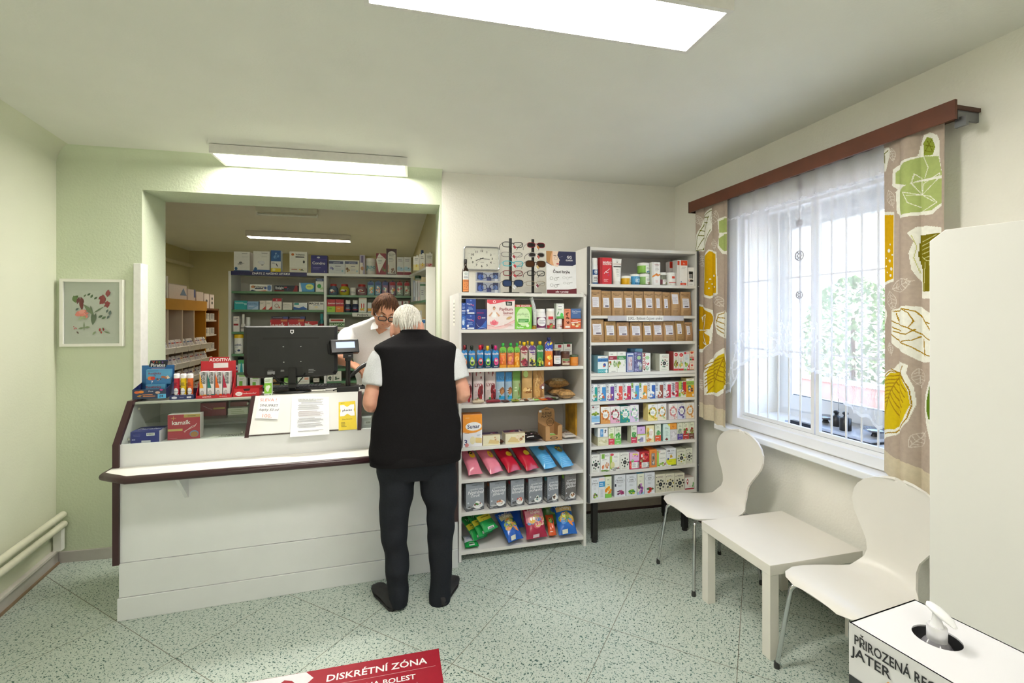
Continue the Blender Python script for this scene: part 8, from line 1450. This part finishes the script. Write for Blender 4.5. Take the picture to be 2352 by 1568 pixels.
# curved black handset on its stand, beside the pharmacist's hand
ps = con(806, 884, .33); p = cempty('barcode_scanner', ps.x, .33, CT, 'curved black handheld scanner on a stand beside the pharmacist\'s hand', 'scanner')
c = lambda px, py, dy=0: con(px, py, .33+dy)-Vector((ps.x, .33, CT))
mb = MB(); mb.tube([c(800, 868), c(812, 858), c(826, 845, .01), c(840, 836, .02), c(856, 832, .03), c(874, 834, .04)], [.006, .0125, .014, .0145, .016, .018], M('101012', .5), 12); mb.build('handle', p)
mb = MB(); mb.tube([c(815, 851, -.012), c(829, 839, -.006), c(843, 831, .004), c(858, 828, .012)], .0016, M('c8c8cc', .2, .6), 6); mb.build('highlight_line', p)  # silver highlight along the handle, modelled as a thin pale tube
q = c(849, 868, .03); mb = MB(TR(q.x, q.y, q.z, 0, pi/2)); mb.lathe([(.034, -.02), (.038, -.012), (.038, .012), (.03, .02)], MK, (0, 0, 0), 22); mb.build('head', p)
mb = MB(); mb.tube([c(800, 868), c(795, 880), (.0, .0, .02), (.03, .01, .008)], .003, MG, 6); mb.build('cord', p)
mb = MB(); mb.box(-.02, -.02, .001, .09, .09, .012, MK); mb.tube([(.07, .04, .01), (q.x, q.y, q.z)], .008, MK, 8); mb.build('stand', p)
# framed flower print on the left wall piece
fc = [onpl(px, py, (0, YB(0)-.02, 0), Vector((-WSL, 1, 0)).normalized()) for px, py in ((139, 640), (284, 639), (286, 793), (142, 796))]
fx = (fc[0].x+fc[1].x)/2; fz = (fc[0].z+fc[3].z)/2; W = fc[1].x-fc[0].x; H = fc[0].z-fc[3].z
p = empty('picture_frame', (fx, YB(fx)-.001, fz), WR, 'square white-framed botanical print hanging on the green wall', 'picture'); FRM = M('ecebe4', .35, 0, .01, 6)
mb = MB(); a, b, t = W/2, H/2, .019
for x0, z0, x1, z1_ in ((-a, -b, a, -b+t), (-a, b-t, a, b), (-a, -b+t, -a+t, b-t), (a-t, -b+t, a, b-t)): mb.box(x0, -.03, z0, x1, 0, z1_, FRM)
mb.build('frame', p); mb = MB(); mb.box(-a+t, -.012, -b+t, a-t, -.004, b-t, M('dedfd4', .6, 0, .01, 5)); w2, h2 = W-2*t, H-2*t
mp = 'r .14 .1 .9 .86 e2e2d8;'
mp += ''.join(f'q {c} {w} {x0} {y0} {x1} {y1};' for c, w, x0, y0, x1, y1 in [('5f7a3c', .5, .16, .72, .24, .78), ('6f8a4a', .5, .2, .66, .16, .78), ('7a2c30', .3, .26, .76, .22, .64), ('8a3438', .25, .28, .74, .31, .54), ('7a2c30', .3, .28, .76, .34, .66), ('46603a', .4, .4, .78, .46, .82), ('4f6a40', .4, .46, .74, .5, .8), ('3f5a34', .4, .52, .72, .58, .76), ('5a7244', .4, .34, .76, .38, .8), ('a83a40', .45, .6, .72, .7, .78), ('a83a40', .45, .68, .64, .68, .8), ('a83a40', .45, .62, .64, .72, .74), ('b0444a', .45, .7, .66, .82, .66), ('b0444a', .45, .76, .58, .76, .7), ('a83a40', .45, .72, .8, .82, .84), ('a83a40', .45, .76, .76, .78, .88), ('b04a4c', .4, .7, .6, .76, .64), ('6a7a5c', .2, .5, .3, .56, .5), ('6f8060', .2, .5, .3, .5, .52), ('7a8a6a', .15, .5, .48, .46, .62), ('7a8a6a', .12, .52, .5, .7, .6), ('889a70', .2, .52, .46, .34, .64), ('66805c', .4, .6, .42, .68, .46), ('6f8a64', .4, .66, .4, .74, .44), ('6a7a74', .4, .74, .5, .78, .56), ('6a7a74', .4, .8, .46, .82, .54), ('6a7a74', .4, .76, .4, .8, .46), ('8a9a74', .1, .35, .36, .35, .2), ('8a9a74', .3, .35, .26, .25, .24), ('8a9a74', .3, .35, .26, .46, .27), ('5a6a60', .4, .2, .54, .26, .58), ('5a6a60', .4, .22, .5, .28, .52), ('6a5a50', .4, .22, .2, .26, .16), ('7a8a6a', .2, .7, .2, .82, .16), ('8a9a78', .3, .5, .14, .56, .2)])
prints(mb, mp+'b .34 .48 .13 .07 22 d88478 e09a8c c87468;b .32 .42 .08 .04 8 a8b890 98a880;b .67 .22 .05 .07 7 a83a3c 8a3034 5a7a44;b .2 .26 .04 .03 5 b86a6c c8807c', lambda u, v, e: (w2*(u-.5), -.0122-e, h2*(v-.5)), w2, h2); mb.build('print', p)
mb = MB(); mb.box(-a+t, -.018, -b+t, a-t, -.017, b-t, glass('picture_glass', 'f6f8f8')); mb.build('pane', p)
# ================================================================ PEOPLE
from mathutils import noise as NZ
def skin_mat(h, h2, name):
    m = bpy.data.materials.new(name); m.use_nodes = True; nt = m.node_tree; N = nt.nodes; L = nt.links; b = N['Principled BSDF']
    b.inputs['Roughness'].default_value = .5; b.inputs['Specular IOR Level'].default_value = .35; b.inputs['Subsurface Weight'].default_value = .12; b.inputs['Subsurface Radius'].default_value = (.012, .005, .003); b.inputs['Subsurface Scale'].default_value = .5
    tc = N.new('ShaderNodeTexCoord'); no = N.new('ShaderNodeTexNoise'); no.inputs['Scale'].default_value = 14; no.inputs['Detail'].default_value = 6; L.new(tc.outputs['Object'], no.inputs['Vector'])
    r = N.new('ShaderNodeValToRGB'); r.color_ramp.elements[0].position = .35; r.color_ramp.elements[1].position = .68; r.color_ramp.elements[0].color = rgb(h)+(1,); r.color_ramp.elements[1].color = rgb(h2)+(1,)
    L.new(no.outputs['Fac'], r.inputs[0]); L.new(r.outputs[0], b.inputs['Base Color']); return m
def hair_mat(h, h2, name):
    m = bpy.data.materials.new(name); m.use_nodes = True; nt = m.node_tree; N = nt.nodes; L = nt.links; b = N['Principled BSDF']; b.inputs['Roughness'].default_value = .7; b.inputs['Specular IOR Level'].default_value = .2
    tc = N.new('ShaderNodeTexCoord'); mp = N.new('ShaderNodeMapping'); mp.inputs['Scale'].default_value = (160, 160, 14); no = N.new('ShaderNodeTexNoise'); no.inputs['Scale'].default_value = 1; no.inputs['Detail'].default_value = 4
    L.new(tc.outputs['Object'], mp.inputs[0]); L.new(mp.outputs[0], no.inputs['Vector']); r = N.new('ShaderNodeValToRGB'); r.color_ramp.elements[0].position = .35; r.color_ramp.elements[1].position = .66
    r.color_ramp.elements[0].color = rgb(h)+(1,); r.color_ramp.elements[1].color = rgb(h2)+(1,); L.new(no.outputs['Fac'], r.inputs[0]); L.new(r.outputs[0], b.inputs['Base Color'])
    bp = N.new('ShaderNodeBump'); bp.inputs['Strength'].default_value = .6; bp.inputs['Distance'].default_value = .004; L.new(no.outputs['Fac'], bp.inputs['Height']); L.new(bp.outputs[0], b.inputs['Normal']); return m
def cat(ks, n):
    """Catmull-Rom through key tuples"""
    out = []
    for i in range(len(ks)-1):
        p0, p1, p2, p3 = ks[max(i-1, 0)], ks[i], ks[i+1], ks[min(i+2, len(ks)-1)]
        for k in range(n):
            t = k/n; out.append(tuple(.5*((2*b)+(-a+c)*t+(2*a-5*b+4*c-d)*t*t+(-a+3*b-3*c+d)*t**3) for a, b, c, d in zip(p0, p1, p2, p3)))
    out.append(ks[-1]); return out
def torso(mb, keys, m, n=6, na=40, wr=.0, sd=0, cap=True, pw=.8):
    """keys: (z, cx, cy, half width, half depth)"""
    rings = []
    for z, cx, cy, a, b in cat(keys, n):
        rg = []
        for j in range(na):
            t = 2*pi*j/na; ca, sa = cos(t), sin(t); x = a*math.copysign(abs(ca)**pw, ca); y = b*math.copysign(abs(sa)**pw, sa)
            q = 1+(wr*NZ.noise(Vector((x*7+sd, y*7, z*11)))/max(a, .05) if wr else 0); rg.append((cx+x*q, cy+y*q, z))
        rings.append(rg)
    mb.loft(rings, m, True, cap, True)
def limb(mb, pts, rs, m, n=5, na=14, wr=0, sd=0, cap=True):
    ks = cat([tuple(p)+(r,) for p, r in zip(pts, rs)], n); b0 = len(mb.v); mb.tube([k[:3] for k in ks], [k[3] for k in ks], m, na, cap)
    if wr:
        for i in range(b0, len(mb.v)): p = mb.v[i]; mb.v[i] = p+Vector((NZ.noise(p*17+Vector((sd, 0, 0))), NZ.noise(p*17+Vector((0, sd, 5))), 0))*wr
def head_pt(t, ph):
    dx, dy, dz = sin(t)*cos(ph), sin(t)*sin(ph), -cos(t); x, y, z = .0755*dx, .095*dy, .118*dz
    if z < 0:
        k = -z/.118; x *= 1-.24*k**1.6; y *= (1-.42*k) if dy > 0 else (1-.06*k)
    else: y *= 1+.04*z/.118 if dy > 0 else 1
    if dy < 0:
        g = lambda x0, z0, sx, sz: math.exp(-((x-x0)/sx)**2-((z-z0)/sz)**2)
        d = .027*g(0, -.016, .0115, .015)+.015*g(0, .008, .0095, .022)+.006*g(.011, -.02, .006, .007)+.006*g(-.011, -.02, .006, .007)
        for s in (-1, 1): d += -.013*g(s*.031, .014, .016, .010)+.006*g(s*.028, .034, .022, .007)+.006*g(s*.043, -.014, .02, .016)
        d += .007*g(0, -.0475, .02, .0055)+.007*g(0, -.061, .018, .006)-.006*g(0, -.0545, .022, .0028)+.011*g(0, -.094, .02, .014)
        y -= d
    return Vector((x, y, z))
NLA, NLO = 64, 80
def head(mb, Mh, m, ear=1.0):
    mb.M = Mh; mb.loft([[head_pt(pi*(i+.3)/(NLA+.6), 2*pi*j/NLO) for j in range(NLO)] for i in range(NLA+1)], m, True, True, True)
    for s in (-1, 1):
        mb.M = Mh @ TR(s*(.0775+.003*(ear-1)*5), .012, -.006-.03*(ear-1), s*.25*ear*ear, -.12); mb.ball((0, 0, 0), .0085, .019*ear, .033*ear, m, 12, 10); mb.M = Mh @ TR(s*.083, .016, -.004, s*.35, -.12)
        mb.tube([(0, .017*cos(a), .029*sin(a)) for a in [2*pi*k/14-.6 for k in range(12)]], .0042, m, 6)
    mb.M = Matrix()
def hair(name, Mh, m, parent, inside, th, sd, nst, ln=.05, wd=.006, part=0):
    """shell over the scalp with locks lying on it; inside(t, ph) -> cover 0..1"""
    rn = random.Random(sd); mb = MB(Mh); idx = {}; vs = []; fs = []
    def P(t, ph, o):
        p = head_pt(t, ph); return p+p.normalized()*(o+.003*NZ.noise(p*60))
    for i in range(NLA+1):
        for j in range(NLO):
            t = pi*(i+.3)/(NLA+.6); ph = 2*pi*j/NLO; c = inside(t, ph)
            if c > -.15: idx[(i, j)] = len(vs); vs.append(P(t, ph, th*max(-.35, min(1, c*3)) ))
    for i in range(NLA):
        for j in range(NLO):
            k = (j+1) % NLO; q = [(i, j), (i, k), (i+1, k), (i+1, j)]
            if all(w in idx for w in q): fs.append(tuple(idx[w] for w in q))
    top = tuple(idx[(NLA, j)] for j in range(NLO) if (NLA, j) in idx)
    if len(top) > 2: fs.append(top)
    mb.add(vs, fs, m, True)
    for _ in range(nst):
        t = pi*rn.uniform(.3, .99); ph = rn.uniform(0, 2*pi)
        if inside(t, ph) < .05: continue
        pts = []; d = rn.uniform(-.25, .25)
        for k in range(4):
            f = k/3; tt = t-f*ln/.1; pp = ph+d*f; c = inside(max(.02, tt), pp)
            pts.append(P(max(.02, tt), pp, th*min(1, max(0, c*3+.3))+.0035+.002*sin(pi*f)-.003*f))
        mb.tube(pts, [wd*.7, wd, wd*.8, wd*.15], m, 5)
    return mb.build(name, parent)
def hand(mb, w, f, n, m, thumb, curl=.5, sc=1.0):
    """w wrist, f towards the fingers, n out of the palm; thumb = +1/-1 side of the palm"""
    f = Vector(f).normalized(); n = Vector(n); n = (n-f*n.dot(f)).normalized(); l = f.cross(n)*thumb; w = Vector(w)
    rings = []
    for d, a, b in ((-.012, .026, .019), (.01, .028, .017), (.035, .037, .0155), (.065, .042, .014), (.085, .041, .012), (.092, .036, .009)):
        c = w+f*d*sc; rings.append([c+l*(a*sc*cos(q))+n*(b*sc*sin(q)) for q in [2*pi*k/16 for k in range(16)]])
    mb.loft(rings, m, True, True, True)
    for off, L, r, cu in ((.030, .072, .0088, .9), (.010, .080, .0090, 1.0), (-.010, .074, .0086, 1.1), (-.029, .058, .0078, 1.25)):
        p = w+(f*.085+l*off)*sc; a = .15; pts = [p-f*.012*sc, p]; k = curl*cu
        for seg, q in ((.45, .45), (.32, .75), (.23, .5)):
            a += k*q; p = p+(f*cos(a)+n*sin(a)+l*off*.8)*L*seg*sc; pts.append(p)
        limb(mb, pts, [r*1.05*sc, r*1.05*sc, r*sc, r*.92*sc, r*.7*sc], m, 3, 10)
    p = w+(f*.022+l*.028)*sc; d1 = (f*.55+l*.75+n*.35).normalized(); d2 = (f*.85+l*.35+n*.5).normalized()
    limb(mb, [p-d1*.01*sc, p+d1*.03*sc, p+d1*.05*sc+d2*.012*sc, p+d1*.05*sc+d2*.042*sc], [.014*sc, .0125*sc, .0105*sc, .0075*sc], m, 3, 10)
def fuse(o, vox, sm=2):
    r = o.modifiers.new('fuse', 'REMESH'); r.mode = 'VOXEL'; r.voxel_size = vox; r.use_smooth_shade = True
    if sm: s = o.modifiers.new('smooth', 'SMOOTH'); s.factor = .5; s.iterations = sm
def lid(name, Mh, parent, m, pts, r):
    mb = MB(Mh); mb.tube(pts, r, m, 6); return mb.build(name, parent)
def face_bits(Mh, parent, hairm, lipm, irism):
    def on(x, z, o=.001):
        # point on the face at x, z
        lo = head_pt(pi/2, -pi/2); best = min(((head_pt(pi*(i+.3)/(NLA+.6), -pi+pi*j/60)) for i in range(NLA+1) for j in range(61)), key=lambda p: (p.x-x)**2+(p.z-z)**2); return Vector((x, best.y-o, z))
    for s in (-1, 1):
        mb = MB(Mh); mb.tube([on(s*x, z, .002) for x, z in ((.014, .030), (.024, .036), (.036, .037), (.046, .031))], [.002, .0035, .0032, .0012], hairm, 6); mb.build('eyebrow', parent)
        c = on(s*.031, .012); mb = MB(Mh @ TR(c.x, c.y+.0095, c.z)); mb.ball((0, 0, 0), .0125, .0125, .0125, M('e6e0da', .2), 14, 10); e = mb.build('eye', parent)
        mb = MB(Mh @ TR(c.x, c.y+.0095, c.z)); mb.ball((.002, -.0098, -.005), .005, .0035, .005, irism, 10, 6); mb.build('iris', e)
        mb = MB(Mh @ TR(c.x, c.y+.0095, c.z)); mb.tube([(.0135*cos(a)*.98, -.0135*abs(sin(a))*.75, .0135*sin(a)*.55+.002) for a in [pi*k/8 for k in range(9)]], .0035, parent_skin[0], 6); mb.build('eyelid', e)
    mb = MB(Mh); mb.tube([on(x, -.0545+.002*cos(x*90)-.0015, -.0005) for x in [-.022+.044*k/8 for k in range(9)]], [.0015, .004, .005, .005, .005, .005, .005, .004, .0015], lipm, 6); mb.build('mouth', parent)
parent_skin = [None]
BLACK = M('19181a', .95, 0, .12, 160, .35, .1); TROU = M('23262c', .85, 0, .1, 120, .25, .15); TEE = M('c6c8cc', .9, 0, .08, 200, .2, .1); POLO = M('ebe9ea', .85, 0, .03, 150, .12, .15); SHOE = M('232125', .6, 0, .1, 40, .2)
# ---------------------------------------------------------------- the customer, seen from behind
HX, HY = .118, 2.72
cu = empty('person', (HX, 2.69, 0), 0, 'grey-haired person seen from behind in black fleece vest and dark trousers at the counter', 'person')
ci = Matrix.Translation((-HX, -2.69, 0)); SK = skin_mat('c68d78', 'd4a18c', 'skin_of_customer'); parent_skin[0] = SK
Mh1 = Matrix.Translation((.088, 2.845, 1.553)) @ Matrix.Scale(1.1, 4) @ Euler((-.50, 0, 0)).to_matrix().to_4x4() @ Euler((0, 0, pi-.05)).to_matrix().to_4x4()
mb = MB(); head(mb, Mh1, SK, 1.25)
limb(mb, [(.118, 2.74, 1.38), (.115, 2.77, 1.46), (.098, 2.80, 1.51), (.088, 2.835, 1.555)], [.085, .066, .057, .056], SK, 5, 18)
torso(mb, [(.86, HX, 2.675, .15, .09), (.95, HX, 2.68, .155, .095), (1.1, HX, 2.69, .155, .10), (1.28, HX, 2.72, .175, .11), (1.40, HX, 2.74, .165, .095), (1.45, HX, 2.755, .10, .07)], SK)
El, Er = ony(851, 926, 2.665), ony(1064, 905, 2.685)
Sl, Sr = ony(878, 822, 2.735), ony(1033, 816, 2.735)
hl, hr = Vector((.02, 2.86, 1.115)), Vector((.21, 2.87, 1.115))
for S, E, H_, s in ((Sl, El, hl, 1), (Sr, Er, hr, -1)):
    limb(mb, [S, S.lerp(E, .5), E, E.lerp(H_, .25), E.lerp(H_, .65), H_], [.052, .049, .043, .045, .037, .028], SK, 5, 16)
    f = (H_-E).normalized(); hand(mb, H_+f*.008, f+Vector((0, .2, .05)), (s*.35, .1, -1), SK, s, .55)
fl, fr_ = (.025, 2.69, .07), (.262, 2.665, .07)
for hip, kn, an in (((.045, 2.68, .9), (.012, 2.69, .48), fl), ((.20, 2.68, .9), (.262, 2.685, .48), fr_)):
    limb(mb, [hip, Vector(hip).lerp(Vector(kn), .5), kn, Vector(kn).lerp(Vector(an), .35), an], [.07, .055, .038, .036, .03], SK, 5, 14)
mb.M = Matrix()
for i in range(len(mb.v)): mb.v[i] = ci @ mb.v[i]
b1 = mb.build('body', cu); fuse(b1, .006, 2)
# trousers
def side(py, l, r_, y): a, b = ony(l, py, y), ony(r_, py, y); return (a.z, (a.x+b.x)/2, y, (b.x-a.x)/2)
mb = MB(ci)
for leg, sd, (ex, ey) in (([(1045, 868, 957), (1100, 868, 956), (1150, 872, 949), (1200, 875, 942), (1260, 880, 938), (1310, 884, 937), (1352, 889, 936), (1388, 893, 936)], 1, fl[:2]), ([(1045, 956, 1050), (1100, 962, 1050), (1150, 973, 1048), (1200, 981, 1045), (1250, 984, 1041), (1300, 985, 1038), (1352, 986, 1036), (1385, 986, 1035)], 2, fr_[:2])):
    ks = [side(p, a, b, 2.675+.01*k/7) for k, (p, a, b) in enumerate(leg)]; ks = [(z, x, y, a, .098-.028*k/7) for k, (z, x, y, a) in enumerate(ks)]; torso(mb, ks[::-1], TROU, 7, 30, .014, sd*5, True, .92)
torso(mb, [(.72, HX, 2.665, .13, .085), (.78, HX, 2.665, .20, .10), (.86, HX, 2.665, .205, .105), (.98, HX, 2.68, .19, .105)], TROU, 5, 36)
t = mb.build('trousers', cu); fuse(t, .008, 3)
# shoes
for (hx, hy), (tx, ty), sd in (((.022, 2.640), (-.085, 2.865), 1), ((.252, 2.612), (.352, 2.805), 2)):
    a = math.atan2(ty-hy, tx-hx)-pi/2; mb = MB(ci @ TR(hx, hy, 0, a)); rings = []; L = .275
    for f, w, h in ((0, .55, .06), (.04, .85, .075), (.15, 1, .085), (.3, .95, .085), (.5, .98, .07), (.7, 1.12, .055), (.86, 1.0, .046), (.96, .7, .036), (1, .35, .028)):
        rings.append([(.041*w*cos(q), L*f, max(.0, .03+(h-.03)*sin(q) if sin(q) > 0 else .03+.03*sin(q)*1.0)) for q in [2*pi*k/18 for k in range(18)]])
    mb.loft(rings, SHOE, True, True, True); sh_ = mb.build('shoe', cu)
    mb = MB(ci @ TR(hx, hy, 0, a)); mb.loft([[(.043*w*cos(q), L*f+.002, .001+(0 if sin(q) < 0 else .016)) for q in [2*pi*k/12 for k in range(12)]] for f, w in ((-.005, .6), (.05, .95), (.3, .97), (.7, 1.12), (.95, .75), (1.01, .4))], M('161517', .7), True, True, True); mb.build('sole', sh_)
# T-shirt sleeves (and the shirt under the vest)
mb = MB(ci)
for S, E, sd in ((Sl, El, 3), (Sr, Er, 8)):
    d = (E-S); limb(mb, [S-d*.10+Vector((0, 0, .0)), S+d*.08, S+d*.35, S+d*.64], [.062, .074, .076, .074], TEE, 7, 24, .006, sd)
torso(mb, [(1.02, HX, 2.69, .17, .105), (1.25, HX, 2.71, .185, .115), (1.38, HX, 2.735, .185, .108), (1.44, HX, 2.75, .12, .08), (1.48, HX-.005, 2.77, .072, .062)], TEE, 5, 36)
t = mb.build('t_shirt', cu); fuse(t, .007, 2)
# vest
def vk(py, l, r_, y, b): z, x, yy, a = side(py, l, r_, y); return (z, x, yy, a, b)
mb = MB(ci)
vs_ = [vk(1057, 850, 1056, 2.655, .118), vk(1040, 849, 1057, 2.655, .121), vk(1000, 854, 1054, 2.665, .124), vk(940, 863, 1049, 2.68, .130), vk(895, 871, 1046, 2.695, .134), vk(850, 873, 1042, 2.71, .135), vk(815, 868, 1043, 2.73, .128), vk(799, 862, 1044, 2.74, .116), vk(791, 871, 1036, 2.752, .102), vk(782, 888, 1014, 2.765, .088), vk(773, 907, 993, 2.775, .078), vk(766, 919, 983, 2.785, .073), vk(760, 922, 979, 2.79, .071)]
torso(mb, vs_, BLACK, 6, 56, .012, 4, False, .78); vt = mb.build('fleece_vest', cu); so = vt.modifiers.new('thick', 'SOLIDIFY'); so.thickness = .006; so.offset = 1
mb = MB(ci); torso(mb, [vk(1066, 848, 1057, 2.655, .121), vk(1058, 848, 1058, 2.655, .125), vk(1046, 849, 1058, 2.655, .125), vk(1043, 850, 1057, 2.655, .122)], M('1c1b1d', .9, 0, .1, 160, .3, .1), 3, 56, .004, 2, False, .78); mb.build('hem_band', vt)
mb = MB(ci); cr_ = [side(762, 920, 979, 2.79)]; z, x, y, a = cr_[0]; mb.tube([(x+a*cos(q), y+.072*sin(q), z+.002-.006*sin(q)) for q in [2*pi*k/28 for k in range(30)]], .0085, BLACK, 8, False); mb.build('collar', vt)
GH = hair_mat('b9b4aa', 'e6e3dc', 'grey_hair')
def cov1(t, ph):    # t from chin (0) to crown (pi); ph = -pi/2 is the face
    el = t/pi; back = sin(ph); lim = .66-.26*max(0, back)**1.5+.10*max(0, -back)+.02*abs(cos(ph)); return (el-lim)*3
hair('hair', ci @ Mh1, GH, cu, cov1, .011, 4, 900, .045, .0035)
face_bits(ci @ Mh1, cu, GH, M('b06a60', .5), M('4a5a66', .2))
# ---------------------------------------------------------------- the pharmacist behind the counter
PX, PY = -.085, 3.70
ph_ = empty('person', (PX, PY, 0), 0, 'brown-haired person with dark-rimmed glasses and white polo shirt bending over behind the counter', 'person')
pi2 = Matrix.Translation((-PX, -PY, 0)); SK2 = skin_mat('c28a6c', 'd09c80', 'skin_of_pharmacist'); parent_skin[0] = SK2
hc = ony(884, 717, 3.37); Mh2 = Matrix.Translation(hc) @ Euler((0, .10, .22)).to_matrix().to_4x4() @ Euler((.50, 0, 0)).to_matrix().to_4x4()
mb = MB(); head(mb, Mh2, SK2)
limb(mb, [(-.085, 3.58, 1.46), (-.08, 3.53, 1.55), (hc.x-.005, 3.455, 1.60), (hc.x, 3.40, hc.z-.03)], [.085, .068, .058, .055], SK2, 5, 18)
torso(mb, [(.9, PX, 3.72, .16, .10), (1.1, PX, 3.70, .155, .10), (1.3, PX, 3.65, .165, .105), (1.45, PX, 3.60, .165, .09), (1.52, PX, 3.57, .10, .07)], SK2)
S1, E1, H1 = ony(806, 765, 3.575), ony(768, 818, 3.44), ony(803, 834, 3.43)
S2, E2, H2 = Vector((.10, 3.56, 1.50)), Vector((.20, 3.52, 1.29)), Vector((.11, 3.37, 1.25))
for S, E, H_, s, nrm in ((S1, E1, H1, 1, (.2, .2, -1)), (S2, E2, H2, -1, (-.2, .1, -1))):
    limb(mb, [S, S.lerp(E, .5), E, E.lerp(H_, .25), E.lerp(H_, .65), H_], [.052, .048, .041, .042, .036, .028], SK2, 5, 16)
    f = (H_-E).normalized(); hand(mb, H_+f*.006, f+Vector((0, -.1, -.08)), nrm, SK2, s, .55)
for x in (-.10, .10): limb(mb, [(PX+x*.9, 3.72, .92), (PX+x, 3.74, .5), (PX+x*1.1, 3.78, .08)], [.082, .054, .038], SK2, 6, 14)
for i in range(len(mb.v)): mb.v[i] = pi2 @ mb.v[i]
b2 = mb.build('body', ph_); fuse(b2, .0042, 1)
mb = MB(pi2)
torso(mb, [(.88, PX, 3.715, .185, .125), (1.0, PX, 3.705, .18, .125), (1.15, PX, 3.69, .18, .125), (1.30, PX, 3.655, .20, .125), (1.42, PX, 3.615, .222, .118), (1.50, PX, 3.585, .238, .105), (1.55, PX, 3.56, .22, .092), (1.585, PX+.003, 3.53, .14, .072), (1.605, PX+.006, 3.51, .085, .062), (1.615, PX+.008, 3.50, .064, .058)], POLO, 6, 44, .012, 9, True, .85)
for S, E, sd in ((S1, E1, 2), (S2, E2, 6)):
    d = E-S; limb(mb, [S-d*.06, S+d*.06, S+d*.3, S+d*.72], [.052, .068, .070, .065], POLO, 6, 22, .006, sd)
t = mb.build('polo_shirt', ph_); fuse(t, .007, 2)
mb = MB(pi2)                      # collar leaves and placket
for s in (-1, 1):
    a = [Vector((PX+.008+s*.02, 3.435, 1.545)), Vector((PX+.008+s*.07, 3.452, 1.535)), Vector((PX+.008+s*.074, 3.51, 1.60)), Vector((PX+.008+s*.05, 3.47, 1.615)), Vector((PX+.008+s*.018, 3.448, 1.578))]
    mb.add([*a, *[p+Vector((0, -.004, -.004)) for p in a]], [(0, 1, 2, 3, 4), (9, 8, 7, 6, 5)]+[(i, 5+i, 5+(i+1) % 5, (i+1) % 5) for i in range(5)], POLO)
mb.tube([(PX+.008+.07*cos(q), 3.505+.062*sin(q), 1.607+.012*sin(q)) for q in [-.4+(pi+.8)*k/16 for k in range(17)]], .009, POLO, 8); mb.build('collar', t)
mb = MB(pi2)
for x in (-.10, .10): limb(mb, [(PX+x*.8, 3.72, .95), (PX+x*.95, 3.735, .72), (PX+x, 3.745, .48), (PX+x*1.1, 3.78, .05)], [.105, .095, .078, .07], M('3a3d46', .8, 0, .08, 90), 6, 20, .006, 3)
torso(mb, [(.78, PX, 3.72, .17, .115), (.96, PX, 3.715, .17, .115)], M('3a3d46', .8, 0, .08, 90)); t2 = mb.build('trousers', ph_); fuse(t2, .009, 2)
for x in (-.11, .11):
    mb = MB(pi2 @ TR(PX+x, 3.83, 0, pi)); mb.loft([[(.042*w*cos(q), .27*f, max(0, .03+(h-.03)*sin(q) if sin(q) > 0 else .03+.03*sin(q))) for q in [2*pi*k/14 for k in range(14)]] for f, w, h in ((0, .6, .06), (.1, .95, .08), (.4, .95, .075), (.75, 1.1, .05), (.95, .7, .036), (1, .3, .03))], M('e0dedc', .5), True, True, True); mb.build('shoe', ph_)
BH = hair_mat('3d291e', '6b4a36', 'brown_hair')
def cov2(t, ph):
    el = t/pi; back = sin(ph); lim = .60-.24*max(0, back)+.205*max(0, -back)**1.5; 
    if back < -.75: lim += .012*sin(ph*37)
    if abs(cos(ph)) > .8 and back > -.5: lim -= .05
    return (el-lim)*3
hair('hair', pi2 @ Mh2, BH, ph_, cov2, .016, 7, 1100, .05, .004)
face_bits(pi2 @ Mh2, ph_, BH, M('9c4a44', .5), M('4a3626', .2))
# glasses worn by the pharmacist
gl = empty('worn_glasses', (0, 0, 0)); gl.parent = ph_; GB = M('1d1a1c', .25)
for s in (-1, 1):
    pts = [(s*.033+.0265*math.copysign(abs(cos(a))**.6, cos(a)), -.113+.010*abs(cos(a)*.5+s*.5)*.6, .006+.0165*math.copysign(abs(sin(a))**.6, sin(a))) for a in [2*pi*k/20 for k in range(20)]]
    mb = MB(pi2 @ Mh2); mb.tube(pts+pts[:2], .0033, GB, 6, False); mb.build('rim', gl)
    mb = MB(pi2 @ Mh2); mb.add(pts, [tuple(range(20))], LNS); mb.build('lens', gl)
    mb = MB(pi2 @ Mh2); mb.tube([(s*.060, -.104, .012), (s*.071, -.085, .013), (s*.079, -.02, .012), (s*.081, .015, .008), (s*.078, .03, -.01)], .0021, GB, 6); mb.build('temple', gl)
mb = MB(pi2 @ Mh2); mb.tube([(-.008, -.117, .009), (0, -.121, .012), (.008, -.117, .009)], .0022, GB, 6); mb.build('bridge', gl)
# ================================================================ DAYLIGHT
w = bpy.data.worlds.new('daylight'); SC.world = w; w.use_nodes = True; nt = w.node_tree
sk = nt.nodes.new('ShaderNodeTexSky'); sk.sky_type = 'NISHITA'; sk.sun_disc = False; sk.sun_elevation = R(38); sk.sun_rotation = R(200); sk.dust_density = 2
bg = nt.nodes['Background']; nt.links.new(sk.outputs[0], bg.inputs[0]); bg.inputs[1].default_value = 1.05
